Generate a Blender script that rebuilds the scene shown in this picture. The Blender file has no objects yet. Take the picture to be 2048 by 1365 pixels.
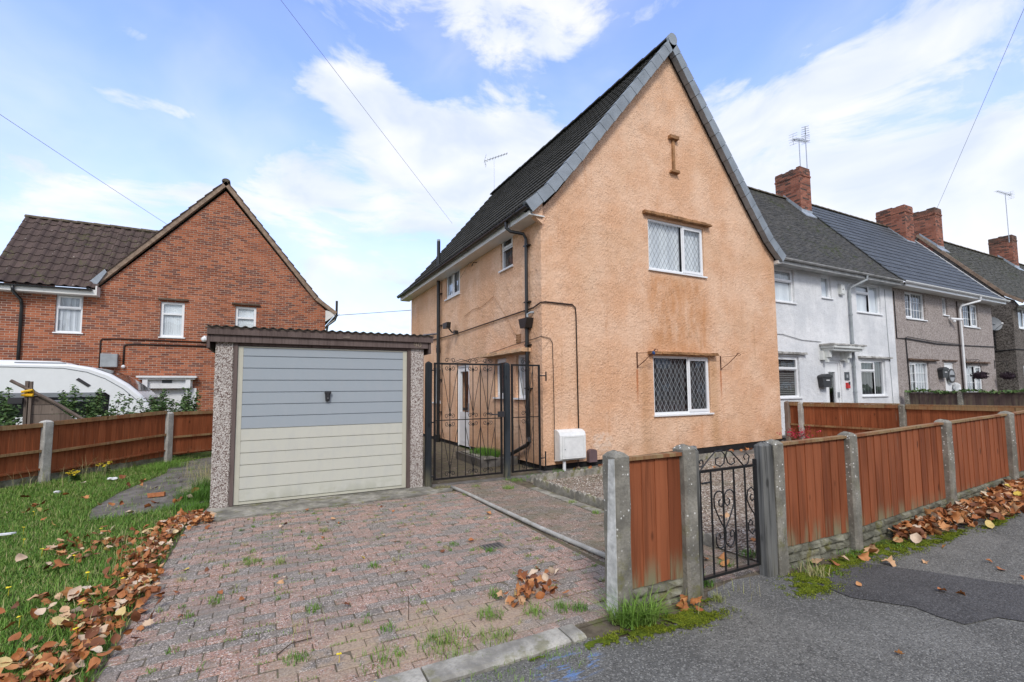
import bpy, bmesh, math, random
import numpy as np
from mathutils import Vector, Matrix
random.seed(7)
R = math.radians
C = bpy.context.scene.collection
sc = bpy.context.scene

# ---------------------------------------------------------------- camera
cam_d = bpy.data.cameras.new('camera'); cam = bpy.data.objects.new('camera', cam_d); C.objects.link(cam)
sc.camera = cam
cam_d.sensor_width = 36; cam_d.lens = 16.576; cam_d.shift_x = -0.0003; cam_d.shift_y = 0.01366
cam_d.clip_start = 0.05; cam_d.clip_end = 3000
def cam_matrix(yaw, pitch, roll):
    f = Vector((math.sin(yaw)*math.cos(pitch), math.cos(yaw)*math.cos(pitch), math.sin(pitch)))
    r = Vector((math.cos(yaw), -math.sin(yaw), 0)); d = f.cross(r)
    r2 = r*math.cos(roll) + d*math.sin(roll); d2 = -r*math.sin(roll) + d*math.cos(roll)
    M = Matrix((r2, -d2, -f)).transposed().to_4x4(); M.translation = Vector((0, 0, 1.6)); return M
cam.matrix_world = cam_matrix(R(27.49), R(4.134), R(.456))

# ---------------------------------------------------------------- exposure
sc.view_settings.view_transform = 'Standard'; sc.view_settings.look = 'None'
sc.view_settings.gamma = 1; sc.view_settings.use_curve_mapping = False
sc.view_settings.exposure = 0.80

# ---------------------------------------------------------------- small node language
class NT:
    def __init__(s, tree): s.t = tree; s.n = tree.nodes; s.l = tree.links
    def new(s, typ, **kw):
        n = s.n.new(typ)
        for k, v in kw.items(): setattr(n, k, v)
        return n
    def put(s, sock, v):
        if isinstance(v, bpy.types.NodeSocket): s.l.new(v, sock)
        elif v is not None:
            if isinstance(v, (tuple, list)) and len(v) == 3 and sock.type == 'RGBA': v = (*v, 1)
            sock.default_value = v
    def math(s, op, a, b=None, c=None, clamp=False):
        n = s.new('ShaderNodeMath', operation=op, use_clamp=clamp); s.put(n.inputs[0], a)
        if b is not None: s.put(n.inputs[1], b)
        if c is not None: s.put(n.inputs[2], c)
        return n.outputs[0]
    def vmath(s, op, a, b=None):
        n = s.new('ShaderNodeVectorMath', operation=op); s.put(n.inputs[0], a)
        if b is not None: s.put(n.inputs[1], b)
        return n.outputs[0]
    def coord(s, k='Object'): return s.new('ShaderNodeTexCoord').outputs[k]
    def mapping(s, v, sc=(1, 1, 1), loc=(0, 0, 0), rot=(0, 0, 0)):
        n = s.new('ShaderNodeMapping'); s.put(n.inputs[0], v); n.inputs['Location'].default_value = loc
        n.inputs['Scale'].default_value = sc; n.inputs['Rotation'].default_value = rot; return n.outputs[0]
    def noise(s, v, scale, detail=3, rough=.55, out='Fac', dist=0):
        n = s.new('ShaderNodeTexNoise'); s.put(n.inputs['Vector'], v); n.inputs['Scale'].default_value = scale
        n.inputs['Detail'].default_value = detail; n.inputs['Roughness'].default_value = rough; n.inputs['Distortion'].default_value = dist
        return n.outputs[out]
    def voro(s, v, scale, feature='F1', out='Distance', rnd=1):
        n = s.new('ShaderNodeTexVoronoi', feature=feature); s.put(n.inputs['Vector'], v); n.inputs['Scale'].default_value = scale
        n.inputs['Randomness'].default_value = rnd
        return n.outputs[out]
    def ramp(s, f, stops, interp='LINEAR'):
        n = s.new('ShaderNodeValToRGB'); s.put(n.inputs[0], f); e = n.color_ramp.elements; n.color_ramp.interpolation = interp
        while len(e) > 1: e.remove(e[-1])
        for i, (p, c) in enumerate(stops):
            if isinstance(c, (int, float)): c = (c, c, c)
            x = e[0] if i == 0 else e.new(p); x.position = p; x.color = (*c, 1)
        return n.outputs[0]
    def mix(s, f, a, b, mode='MIX'):
        n = s.new('ShaderNodeMix', data_type='RGBA', blend_type=mode); s.put(n.inputs[0], f); s.put(n.inputs[6], a); s.put(n.inputs[7], b)
        return n.outputs[2]
    def sep(s, v):
        n = s.new('ShaderNodeSeparateXYZ'); s.put(n.inputs[0], v); return n.outputs
    def comb(s, x, y, z=0):
        n = s.new('ShaderNodeCombineXYZ'); s.put(n.inputs[0], x); s.put(n.inputs[1], y); s.put(n.inputs[2], z); return n.outputs[0]
    def rng(s, v, a, b, c=0, d=1, smooth=True):
        n = s.new('ShaderNodeMapRange'); n.interpolation_type = 'SMOOTHSTEP' if smooth else 'LINEAR'; n.clamp = True if not smooth else n.clamp
        s.put(n.inputs[0], v)
        for i, q in enumerate((a, b, c, d)): s.put(n.inputs[i+1], q)
        return n.outputs[0]
    def attr(s, name, out='Fac'):
        n = s.new('ShaderNodeAttribute', attribute_name=name); return n.outputs[out]
    def bump(s, h, dist=.01, strength=1, normal=None):
        n = s.new('ShaderNodeBump'); s.put(n.inputs['Height'], h); n.inputs['Distance'].default_value = dist
        n.inputs['Strength'].default_value = strength
        if normal is not None: s.put(n.inputs['Normal'], normal)
        return n.outputs[0]

# ---------------------------------------------------------------- sky
W = bpy.data.worlds.new('World'); sc.world = W; W.use_nodes = True
w = NT(W.node_tree); w.n.clear()
SUN_EL, SUN_AZ = R(42), R(205)          # azimuth measured from +Y towards +X: behind the photographer, a little left
def sky_world():
    g = w.coord('Generated'); d = w.vmath('NORMALIZE', g); x, y, z = w.sep(d)
    sky = w.new('ShaderNodeTexSky', sky_type='NISHITA'); sky.sun_disc = False; sky.sun_elevation = SUN_EL; sky.sun_rotation = SUN_AZ
    sky.air_density = 1.0; sky.dust_density = .6; sky.ozone_density = 2.0
    hs = w.new('ShaderNodeHueSaturation'); hs.inputs['Saturation'].default_value = 1.16; hs.inputs['Hue'].default_value = .519; hs.inputs['Value'].default_value = SKYV
    w.put(hs.inputs['Color'], sky.outputs[0])
    az = w.math('ARCTAN2', x, y); el = w.math('ARCSINE', z)
    # cloud field, wispy: stretched fbm on (azimuth, elevation)
    v = w.comb(az, w.math('MULTIPLY', el, 1.7), 0)
    warp = w.noise(v, 2.2, 2, .5, 'Color'); v2 = w.vmath('ADD', v, w.vmath('SCALE', warp)); v2.node.inputs[1]
    sclnode = v2.node.inputs[1].links[0].from_node; sclnode.inputs['Scale'].default_value = .35
    n1 = w.noise(w.mapping(v2, (1, 1.25, 1)), 5.2, 9, .60); n2 = w.noise(w.mapping(v2, (1, 1.8, 1), (3, 1, 0), (0, 0, .25)), 15, 7, .62)
    dens = w.math('ADD', w.math('MULTIPLY', n1, .80), w.math('MULTIPLY', n2, .30))
    blobs = [(.12, .580, .11, .055, .30), (.20, .545, .10, .05, .26), (.30, .49, .20, .065, .30), (.40, .43, .25, .09, .34), (.52, .47, .08, .12, .2),
             (.40, .69, .20, .060, .22), (.58, .66, .16, .045, .2), (.03, .41, .12, .035, .20), (.10, .37, .14, .05, .24), (-.08, .345, .12, .035, .20), (-.27, .31, .10, .03, .16),
             (-.25, .455, .05, .014, .22), (-.17, .462, .05, .012, .22), (-.22, .55, .035, .014, .26), (-.14, .575, .05, .018, .16),
             (1.10, .36, .30, .10, .24), (.92, .33, .16, .12, .26), (1.25, .28, .3, .10, .22), (1.22, .53, .24, .06, .24), (1.02, .50, .15, .035, .16), (.96, .46, .10, .03, .2),
             (.75, .2, 1.6, .11, .22), (2.6, .4, .7, .6, .34), (-1.7, .5, .8, .6, .34), (-2.9, .4, .8, .6, .34), (.4, 1.35, 9, .42, .5)]  # final entries: unseen cloud added overhead and behind, to whiten the ambient light
    holes = [(.30, .60, .07, .04, .22), (.82, .60, .22, .07, .25), (0.0, .50, .20, .05, .22), (-.25, .40, .3, .04, .25), (-.1, .62, .3, .05, .3), (-.3, .5, .12, .05, .1), (.74, .45, .12, .12, .05)]
    acc = dens
    for L, sg in ((blobs, 1), (holes, -1)):
        for (a, e, ra, re, k) in L:
            da = w.math('DIVIDE', w.math('SUBTRACT', az, a), ra); de = w.math('DIVIDE', w.math('SUBTRACT', el, e), re)
            r2 = w.math('ADD', w.math('MULTIPLY', da, da), w.math('MULTIPLY', de, de))
            gss = w.math('EXPONENT', w.math('MULTIPLY', r2, -.9))
            acc = w.math('ADD', acc, w.math('MULTIPLY', gss, sg*k))
    cloud = w.rng(acc, .58, .86, 0, 1)
    veil = w.math('ADD', w.math('MULTIPLY', w.rng(w.noise(v2, 1.6, 5, .55), .40, .75), .42), .12)
    low = w.rng(el, .52, .08, 0, .62)
    f = w.math('MAXIMUM', cloud, w.math('MAXIMUM', veil, low))
    shade = w.noise(w.mapping(v2, (1, 1, 1), (7, 2, 0)), 6, 4, .5)
    cc = w.ramp(shade, [(.34, (CL*.74, CL*.81, CL*.97)), (.50, (CL*.88, CL*.92, CL*1.01)), (.64, (CL, CL*1.0, CL*1.03))])
    skyb = w.mix(w.rng(el, .60, .22, 0, .45), hs.outputs[0], (CL*.66, CL*.76, CL*1.04))
    col = w.mix(w.math('MULTIPLY', f, .92), skyb, cc)
    bg = w.new('ShaderNodeBackground'); w.put(bg.inputs[0], col); bg.inputs[1].default_value = SKYS
    out = w.new('ShaderNodeOutputWorld'); w.l.new(bg.outputs[0], out.inputs[0])
SKYS = .13; CL = 4.7; SKYV = 1.98
sky_world()

# ---------------------------------------------------------------- sun behind thin cloud: weak and soft
sun_d = bpy.data.lights.new('sun', 'SUN'); sun_d.energy = 1.3; sun_d.angle = R(14); sun_d.color = (1, .955, .89)
sun = bpy.data.objects.new('sun', sun_d); C.objects.link(sun)
sdir = Vector((math.sin(SUN_AZ)*math.cos(SUN_EL), math.cos(SUN_AZ)*math.cos(SUN_EL), math.sin(SUN_EL)))
sun.rotation_euler = sdir.to_track_quat('Z', 'Y').to_euler()

# ---------------------------------------------------------------- materials
MATS = {}
def mat(name, fn, rough=.8, spec=.3, metal=0):
    m = bpy.data.materials.new(name); m.use_nodes = True; t = NT(m.node_tree); t.n.clear()
    p = t.new('ShaderNodeBsdfPrincipled'); o = t.new('ShaderNodeOutputMaterial'); t.l.new(p.outputs[0], o.inputs[0])
    p.inputs['Roughness'].default_value = rough; p.inputs['Specular IOR Level'].default_value = spec; p.inputs['Metallic'].default_value = metal
    r = fn(t, p)
    if isinstance(r, tuple) and len(r) == 2 and not isinstance(r[0], (int, float)):
        t.put(p.inputs['Base Color'], r[0])
        if r[1] is not None: t.put(p.inputs['Normal'], r[1])
    elif r is not None: t.put(p.inputs['Base Color'], r)
    MATS[name] = m; return m
def mul(c, k): return tuple(x*k for x in c)
def plain(name, c, rough=.5, spec=.4, metal=0, var=.12, scale=6, bump=0):
    def f(t, p):
        o = t.coord(); n = t.noise(o, scale, 4)
        col = t.ramp(n, [(.3, mul(c, 1-var)), (.7, mul(c, 1+var*.6))])
        return (col, t.bump(t.noise(o, 60, 3), bump) if bump else None)
    return mat(name, f, rough, spec, metal)

def m_render(name, base, light, stainc, bumpd=.012, scale=38, stains=None):
    def f(t, p):
        o = t.coord(); x, y, z = t.sep(o)
        big = t.noise(o, .9, 5, .6); mid = t.noise(o, 7, 4, .6)
        col = t.mix(t.rng(big, .35, .68), base, light)
        col = t.mix(t.rng(mid, .45, .8, 0, .4), col, mul(base, .78))
        streak = t.noise(t.mapping(o, (3.2, 3.2, .35)), 1.6, 4, .6)
        col = t.mix(t.rng(streak, .56, .76, 0, .45), col, stainc)
        fine = t.noise(o, scale, 3, .62); vor = t.voro(o, scale*.8)
        col = t.mix(t.rng(fine, .50, .72, 0, .55), col, mul(light, 1.10))
        col = t.mix(t.rng(fine, .47, .28, 0, .55), col, mul(base, .58))
        if stains: col = stains(t, o, col, x, y, z)
        h = t.math('ADD', t.math('MULTIPLY', fine, 1.0), t.math('MULTIPLY', vor, .35))
        h = t.math('MULTIPLY', t.math('ADD', h, t.math('MULTIPLY', t.noise(o, 11, 3), .9)), t.rng(t.noise(o, 1.7, 4, .6), .3, .7, .45, 1.15))
        return (col, t.bump(h, bumpd))
    return mat(name, f, .92, .15)
def orange_stains(t, o, col, x, y, z):
    # object space: x 0..7.5 along the gable, z height.  brown-green run-off between the two windows, rust below the brackets
    n = t.noise(t.mapping(o, (2.5, 1, .8)), 1.7, 5, .65)
    def box(a, b, c0, c1, soft=.18):
        m = t.math('MULTIPLY', t.rng(x, a-soft, a+soft), t.rng(x, b+soft, b-soft))
        return t.math('MULTIPLY', m, t.math('MULTIPLY', t.rng(z, c0-.3, c0+.3), t.rng(z, c1+.1, c1-.1)))
    front = t.rng(y, .2, .1)
    k = t.math('MULTIPLY', box(2.85, 4.8, 2.3, 4.2), t.rng(n, .25, .70))
    k = t.math('MULTIPLY', k, front)
    col = t.mix(t.math('MULTIPLY', k, .72), col, (.52, .235, .09))
    k2 = t.math('MULTIPLY', t.math('MULTIPLY', box(3.2, 4.6, 2.6, 3.4), t.rng(t.noise(o, 2.6, 6, .7), .52, .7)), front)
    col = t.mix(t.math('MULTIPLY', k2, .50), col, (.16, .11, .055))
    for bx, top in ((2.45, 2.0), (5.16, 2.0)):
        w_ = t.rng(t.math('ABSOLUTE', t.math('SUBTRACT', x, bx)), .05, .0)
        m = t.math('MULTIPLY', t.math('MULTIPLY', w_, t.math('MULTIPLY', t.rng(z, top-.95, top-.2), t.rng(z, top+.03, top))), front)
        col = t.mix(t.math('MULTIPLY', m, .8), col, (.42, .12, .03))
    # right hand edge and edges beside the lower window a little darker and greener
    e = t.math('MULTIPLY', box(4.75, 5.05, .1, 2.3, .12), front)
    col = t.mix(t.math('MULTIPLY', e, .35), col, (.40, .22, .08))
    e = t.math('MULTIPLY', box(2.55, 2.8, .1, 2.2, .12), front)
    col = t.mix(t.math('MULTIPLY', e, .35), col, (.42, .20, .07))
    e = t.math('MULTIPLY', t.rng(x, 6.6, 7.5), t.rng(t.noise(o, 1.3, 5, .6), .4, .7))
    col = t.mix(t.math('MULTIPLY', e, .45), col, (.50, .23, .08))
    pd = t.math('ADD', t.math('POWER', t.math('DIVIDE', t.math('SUBTRACT', x, 1.45), .30), 2), t.math('POWER', t.math('DIVIDE', t.math('SUBTRACT', z, .48), .22), 2))
    col = t.mix(t.math('MULTIPLY', t.math('MULTIPLY', t.rng(pd, 1.2, .5), t.rng(t.noise(o, 9, 4), .35, .6)), t.math('MULTIPLY', front, .6)), col, (.80, .66, .54))
    wv = t.vmath('ADD', o, t.noise(o, 1.6, 5, .65, 'Color')); ck = t.math('MULTIPLY', t.rng(t.voro(wv, .75, 'DISTANCE_TO_EDGE'), .007, .001), t.rng(t.noise(o, .7, 2), .50, .58))
    col = t.mix(t.math('MULTIPLY', ck, .45), col, (.28, .15, .08))
    drip = t.math('MULTIPLY', t.rng(t.noise(t.mapping(o, (7, 7, .28)), 1, 4, .65), .58, .72), t.rng(z, 5.6, 4.0, .25, 1)); col = t.mix(t.math('MULTIPLY', drip, .32), col, (.42, .24, .13))
    top = t.math('MULTIPLY', t.rng(z, 6.5, 9.0), t.rng(t.noise(o, 1.9, 5, .65), .46, .66)); col = t.mix(t.math('MULTIPLY', top, .38), col, (.50, .38, .29))
    # splash and damp along the foot
    foot = t.math('MULTIPLY', t.rng(z, .75, .1), t.rng(t.noise(o, 3, 4), .4, .65))
    col = t.mix(t.math('MULTIPLY', foot, .4), col, (.36, .19, .10))
    return t.mix(t.math('MULTIPLY', t.rng(t.noise(o, .55, 3), .52, .62), .22), col, (.66, .47, .32))
m_render('orange_render', (.675, .395, .238), (.78, .53, .37), (.58, .29, .145), .021, 27, orange_stains)
m_render('white_render', (.62, .64, .66), (.80, .81, .82), (.50, .52, .53), .012, 40)

def m_pebble(name, base, a, b, scale=70, bumpd=.008, big=.2):
    def f(t, p):
        o = t.coord(); v = t.voro(o, scale, 'F1', 'Color'); d = t.voro(o, scale)
        r = t.sep(v)[0]
        col = t.mix(t.rng(r, .55, .75), base, a); col = t.mix(t.rng(r, .32, .18), col, b)
        col = t.mix(t.rng(t.noise(o, 1.3, 5, .6), .4, .75, 0, big), col, mul(base, .5))
        return (col, t.bump(t.math('MULTIPLY', d, -1), bumpd))
    return mat(name, f, .9, .2)
m_pebble('brown_pebbledash', (.33, .287, .265), (.42, .375, .35), (.235, .20, .185), 30, .006, .2)
m_pebble('dark_roughcast', (.135, .118, .105), (.20, .18, .16), (.07, .06, .052), 26, .012, .6)
m_pebble('exposed_aggregate', (.42, .37, .335), (.66, .62, .58), (.17, .115, .10), 84, .009, .25)

def m_brick(name, c1, c2, dark, mortar, bw=.225, bh=.075, ms=.011, soot=.25, zsoot=None):
    def f(t, p):
        uv = t.coord('UV'); o = t.coord()
        wob = t.vmath('SCALE', t.noise(o, 9, 2, .5, 'Color')); wob.node.inputs['Scale'].default_value = .008
        uvw = t.vmath('ADD', uv, wob)
        n = t.new('ShaderNodeTexBrick'); t.put(n.inputs['Vector'], uvw); n.offset = .5; n.squash = 1
        n.inputs['Scale'].default_value = 1; n.inputs['Brick Width'].default_value = bw; n.inputs['Row Height'].default_value = bh
        n.inputs['Mortar Size'].default_value = ms*.5; n.inputs['Mortar Smooth'].default_value = .25
        n.inputs['Color1'].default_value = (0, 0, 0, 1); n.inputs['Color2'].default_value = (1, 1, 1, 1); n.inputs['Mortar'].default_value = (.5, .5, .5, 1)
        idx = t.sep(n.outputs['Color'])[0]
        col = t.ramp(idx, [(0, dark), (.10, mul(dark, 1.25)), (.24, mul(c1, .8)), (.36, c1), (.6, c2), (.9, mul(c2, 1.18)), (1, mul(c1, .7))])
        col = t.mix(t.rng(t.noise(o, 24, 4, .6), .42, .75, 0, .5), col, mul(c1, .6))
        patch = t.rng(t.noise(o, .7, 4, .6), .52, .72, 0, soot); col = t.mix(patch, col, (.045, .035, .032))
        light = t.rng(t.noise(t.mapping(o, (1, 1, 1), (4, 2, 9)), .5, 3), .5, .65, 0, .35); col = t.mix(light, col, mul(c2, 1.25))
        if zsoot:
            z = t.sep(o)[2]; k = t.math('MULTIPLY', t.rng(z, zsoot[0], zsoot[1]), t.rng(t.noise(o, 3, 4), .3, .6, .25, 1)); col = t.mix(t.math('MULTIPLY', k, .75), col, (.05, .045, .035))
        mc = t.mix(t.rng(t.noise(o, 1.2, 4), .4, .7), mortar, mul(mortar, .7))
        col = t.mix(n.outputs['Fac'], col, mc)
        h = t.math('SUBTRACT', t.math('MULTIPLY', t.noise(o, 40, 3), .35), n.outputs['Fac'])
        return (col, t.bump(h, .008))
    return mat(name, f, .9, .2)
m_brick('red_brick', (.285, .088, .046), (.385, .130, .064), (.15, .062, .046), (.50, .40, .32), ms=.013, soot=.45)
m_brick('chimney_brick', (.24, .085, .055), (.33, .13, .085), (.08, .05, .042), (.26, .20, .17), soot=.9, zsoot=(9.9, 10.6))

def m_tile(name, base, alt, lichen=None, moss=None, lk=.5, tilew=.3, gauge=.34, rough=.85):
    def f(t, p):
        o = t.coord(); r = t.attr('rnd'); uv = t.coord('UV')
        n = t.new('ShaderNodeTexBrick'); t.put(n.inputs['Vector'], uv); n.offset = .5
        n.inputs['Scale'].default_value = 1; n.inputs['Brick Width'].default_value = tilew; n.inputs['Row Height'].default_value = gauge; n.inputs['Mortar Size'].default_value = .004
        n.inputs['Color1'].default_value = (0, 0, 0, 1); n.inputs['Color2'].default_value = (1, 1, 1, 1)
        col = t.mix(t.sep(n.outputs['Color'])[0], base, alt)
        col = t.mix(t.rng(t.noise(o, 2.0, 5, .6), .4, .7, 0, .5), col, mul(base, .62))
        col = t.mix(t.rng(t.noise(o, 30, 3, .6), .45, .8, 0, .4), col, mul(alt, 1.5))
        if lichen:
            k = t.math('MULTIPLY', t.rng(t.voro(o, 5.5), .10, .05), t.rng(t.noise(o, 2.3, 3), .42, .6)); col = t.mix(t.math('MULTIPLY', k, .8), col, lichen)
            k = t.rng(t.noise(o, 13, 5, .7), .60, .72, 0, lk); col = t.mix(k, col, mul(lichen, .45))
        if moss:
            k = t.rng(t.math('ADD', t.noise(o, 5, 6, .7), t.math('MULTIPLY', t.noise(o, .6, 2), .5)), .80, .92, 0, .8); col = t.mix(k, col, moss)
        col = t.mix(n.outputs['Fac'], col, mul(base, .35))
        return (col, t.bump(t.noise(o, 70, 3), .003))
    return mat(name, f, rough, .25)
m_tile('charcoal_tile', (.045, .045, .043), (.055, .054, .051), (.16, .16, .13), None, .12, .3, .33)
m_tile('brown_tile', (.068, .048, .043), (.105, .074, .066), (.62, .62, .58), (.085, .078, .04), .18, .30, .36)
m_tile('old_plain_tile', (.062, .062, .060), (.105, .100, .090), (.30, .28, .22), (.055, .068, .018), .35, .17, .1)
m_tile('mossy_plain_tile', (.072, .072, .062), (.105, .10, .085), (.24, .24, .18), (.06, .07, .03), .6, .17, .1)
m_tile('new_slate_tile', (.070, .080, .092), (.092, .104, .120), None, None, .1, .3, .32, .6)
plain('verge_grey', (.25, .285, .32), .6, .3, var=.22, scale=3)
plain('verge_grey_joint', (.03, .035, .04), .8)
plain('mortar_tan', (.30, .22, .165), .95, .1, var=.35, scale=7, bump=.006)
plain('lead', (.30, .34, .39), .5, .5, var=.25)
plain('ridge_brown', (.12, .10, .075), .95, .1, var=.5, scale=9, bump=.006)
plain('upvc_white', (.80, .815, .83), .28, .5, var=.03)
plain('upvc_aged', (.66, .68, .66), .4, .4, var=.12, scale=3)
plain('painted_white', (.74, .76, .78), .5, .4, var=.1)
plain('fascia_white', (.72, .71, .68), .4, .4, var=.10, scale=2)
plain('black_plastic', (.016, .017, .018), .32, .5, var=.3)
plain('black_paint', (.013, .013, .014), .4, .4, var=.35, scale=14)
plain('black_bitumen', (.018, .017, .017), .7, .3, var=.5, scale=9, bump=.006)
plain('peach_ledge', (.60, .40, .25), .9, .1, var=.35, scale=8, bump=.006)
plain('lead_dark', (.10, .11, .12), .6)
plain('grey_pipe', (.33, .36, .38), .5, .4, var=.25, scale=3)
plain('gutter_old', (.38, .385, .38), .6, .3, var=.35, scale=5)
plain('cable_brown', (.035, .022, .018), .6, .3)
plain('cable_black', (.02, .02, .022), .6, .3)
plain('rust', (.085, .03, .018), .9, .2, var=.5, scale=20)
plain('steel', (.42, .44, .46), .35, .5, .8, var=.1)
plain('blue_strap', (.02, .07, .22), .6)
plain('yellow_strap', (.72, .42, .02), .7, var=.3)
plain('dark_box', (.03, .03, .033), .45, .5)
plain('meter_grey', (.36, .38, .40), .5, .4, var=.1)
plain('meter_white', (.76, .77, .76), .5, .35, var=.10, scale=9)
plain('brown_cover', (.15, .10, .105), .6, .3, var=.15)
plain('interior', (.045, .044, .042), .9, .1, var=.3)
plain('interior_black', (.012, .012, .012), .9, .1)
plain('red_plastic', (.55, .03, .03), .4)
plain('paper', (.75, .76, .78), .7)
plain('loose_brick', (.42, .17, .08), .9, .1, var=.25, scale=20, bump=.004)
plain('dish_grey', (.17, .185, .20), .5)
plain('glass_dark', (.012, .014, .016), .08, .6)
plain('basket_liner', (.05, .035, .045), .9, .1, var=.5, scale=30, bump=.02)
plain('red_flower', (.45, .02, .06), .7, var=.3)
plain('yellow_petal', (.78, .60, .02), .7, var=.15)
plain('stem', (.12, .085, .05), .9, var=.3)
plain('dry_stem', (.32, .27, .2), .9, var=.3)
plain('trunk_brown', (.09, .06, .04), .9, var=.3)
plain('caravan_white', (.76, .78, .80), .25, .5, var=.03)
plain('caravan_grey', (.20, .215, .235), .35, .5, var=.1)
plain('sign_dark', (.06, .07, .08), .4)
plain('lettering', (.33, .27, .2), .8)
plain('lit_worn_paint', (.56, .56, .53), .9, .1, var=.35, scale=16, bump=.004)
plain('lettering_pale', (.7, .7, .7), .6)
def mk_glass():
    def f(t, p):
        g = t.new('ShaderNodeBsdfGlossy'); g.inputs['Roughness'].default_value = .02; g.inputs['Color'].default_value = (.92, .96, 1, 1)
        tr = t.new('ShaderNodeBsdfTransparent'); tr.inputs[0].default_value = (.94, .96, .97, 1)
        ge = t.new('ShaderNodeNewGeometry'); dt = t.new('ShaderNodeVectorMath', operation='DOT_PRODUCT'); t.put(dt.inputs[0], ge.outputs['Incoming']); t.put(dt.inputs[1], ge.outputs['Normal'])
        c = t.math('ABSOLUTE', dt.outputs['Value']); fac = t.math('ADD', .085, t.math('MULTIPLY', t.math('POWER', t.math('SUBTRACT', 1, c, clamp=True), 4.5), .9), clamp=True)
        t.put(g.inputs['Normal'], t.bump(t.noise(t.coord(), 1.3, 2), .02, .5)); m = t.new('ShaderNodeMixShader')
        t.put(m.inputs[0], fac); t.l.new(tr.outputs[0], m.inputs[1]); t.l.new(g.outputs[0], m.inputs[2])
        o = [n for n in t.n if n.type == 'OUTPUT_MATERIAL'][0]; t.l.new(m.outputs[0], o.inputs[0]); return None
    return mat('glass', f)
mk_glass()
def stripes(name, a, b, sx, sz, rough=.9):      # curtain folds or blind slats
    def f(t, p):
        o = t.coord(); x, y, z = t.sep(o)
        s_ = t.math('SINE', t.math('ADD', t.math('ADD', t.math('MULTIPLY', t.math('ADD', x, y), sx), t.math('MULTIPLY', z, sz)), t.math('MULTIPLY', t.noise(o, 3, 3), 2.5)))
        col = t.mix(t.rng(s_, -1, 1), a, b); return (col, t.bump(s_, .01))
    return mat(name, f, rough, .1)
stripes('net_curtain', (.42, .44, .46), (.62, .64, .66), 38, 0)
stripes('net_pale', (.66, .69, .71), (.76, .79, .80), 14, 0)
stripes('blind', (.05, .05, .05), (.26, .26, .25), 0, 120)
stripes('dim_curtain', (.035, .038, .042), (.085, .09, .095), 34, 0)

def m_wood(name, base, alt, green=.5, zlo=.15, zhi=.5, gk=.45):
    def f(t, p):
        o = t.coord(); r = t.attr('rnd'); x, y, z = t.sep(o)
        off = t.comb(t.math('MULTIPLY', r, 37), t.math('MULTIPLY', r, 11), 0); v = t.vmath('ADD', o, off)
        grain = t.noise(t.mapping(v, (34, 34, 1.3)), 1, 4, .6, 'Fac', .4); blot = t.noise(t.mapping(v, (3, 3, .8)), 1, 3)
        col = t.mix(r, base, alt); col = t.mix(t.rng(grain, .42, .66, 0, gk), col, mul(base, .42)); col = t.mix(t.rng(blot, .45, .7, 0, .45), col, mul(alt, 1.3))
        knot = t.rng(t.voro(t.mapping(v, (5, 5, 2.2)), 1), .13, .05, 0, .7); col = t.mix(knot, col, mul(base, .22))
        g = t.math('MULTIPLY', t.rng(z, zhi, zlo), t.rng(t.noise(t.mapping(v, (9, 9, 1.2)), 1, 4, .6), .42, .62)); col = t.mix(t.math('MULTIPLY', g, green), col, (.22, .20, .12))
        worn = t.rng(t.noise(t.mapping(v, (14, 14, .9), (3, 1, 5)), 1, 3, .6), .66, .74, 0, .45); col = t.mix(worn, col, (.34, .24, .17))
        return (col, t.bump(grain, .004))
    return mat(name, f, .8, .2)
m_wood('fence_red', (.195, .058, .025), (.31, .100, .043), 1.0, .18, .42)
m_wood('fence_red_back', (.22, .062, .024), (.29, .09, .038), .5, .0, .35)
m_wood('fence_dark', (.075, .050, .046), (.11, .075, .068), .5, .2, 1.4)
m_wood('cap_wood', (.25, .10, .045), (.30, .20, .10), .9, 3, 0)
m_wood('timber_old', (.070, .072, .070), (.20, .20, .19), .5, 0, .35, .95)
m_wood('fascia_brown', (.105, .075, .068), (.15, .115, .105), .0, 0, .1)
m_wood('board_old', (.13, .10, .085), (.20, .16, .135), .4, 0, 1.2)
m_wood('post_painted', (.018, .022, .026), (.05, .06, .07), .5, 0, .4)
def m_conc(name, base, speck=.6, green=.5, rough=.95, dark=.55):
    def f(t, p):
        o = t.coord(); z = t.sep(o)[2]
        col = t.mix(t.rng(t.noise(o, 4, 6, .65), .35, .7), mul(base, dark), mul(base, 1.15))
        col = t.mix(t.rng(t.noise(o, 60, 3), .4, .75, 0, .5), col, mul(base, .55))
        vc = t.sep(t.voro(o, 42, 'F1', 'Color'))[0]; k = t.math('MULTIPLY', t.math('MULTIPLY', t.rng(vc, .80, .82), t.rng(t.voro(o, 42), .36, .22)), t.rng(z, .25, .8, .15, 1)); col = t.mix(t.math('MULTIPLY', k, speck), col, (.78, .78, .74))
        k = t.math('MULTIPLY', t.rng(t.noise(o, 5.5, 5, .7), .52, .66), t.rng(z, .9, .1)); col = t.mix(t.math('MULTIPLY', k, green), col, (.15, .145, .05))
        h = t.math('ADD', t.noise(o, 45, 4, .7), t.math('MULTIPLY', t.noise(o, 9, 3), .6))
        return (col, t.bump(h, .008))
    return mat(name, f, rough, .15)
m_conc('concrete_post', (.285, .27, .23), .95, .7)
m_conc('concrete_pale', (.46, .45, .42), .5, .3, dark=.7)
m_conc('concrete_slab', (.36, .34, .29), .35, .7, dark=.42)
m_conc('rock_face', (.25, .245, .19), .3, .8, dark=.35)
m_conc('kerb_stone', (.42, .40, .35), .4, .5, dark=.5)
m_conc('stone_flag', (.36, .33, .24), .2, .5)
m_conc('path_dark', (.20, .185, .17), .15, .35, dark=.6)
m_conc('creasing_orange', (.44, .24, .12), 0, .3, dark=.5)
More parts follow.
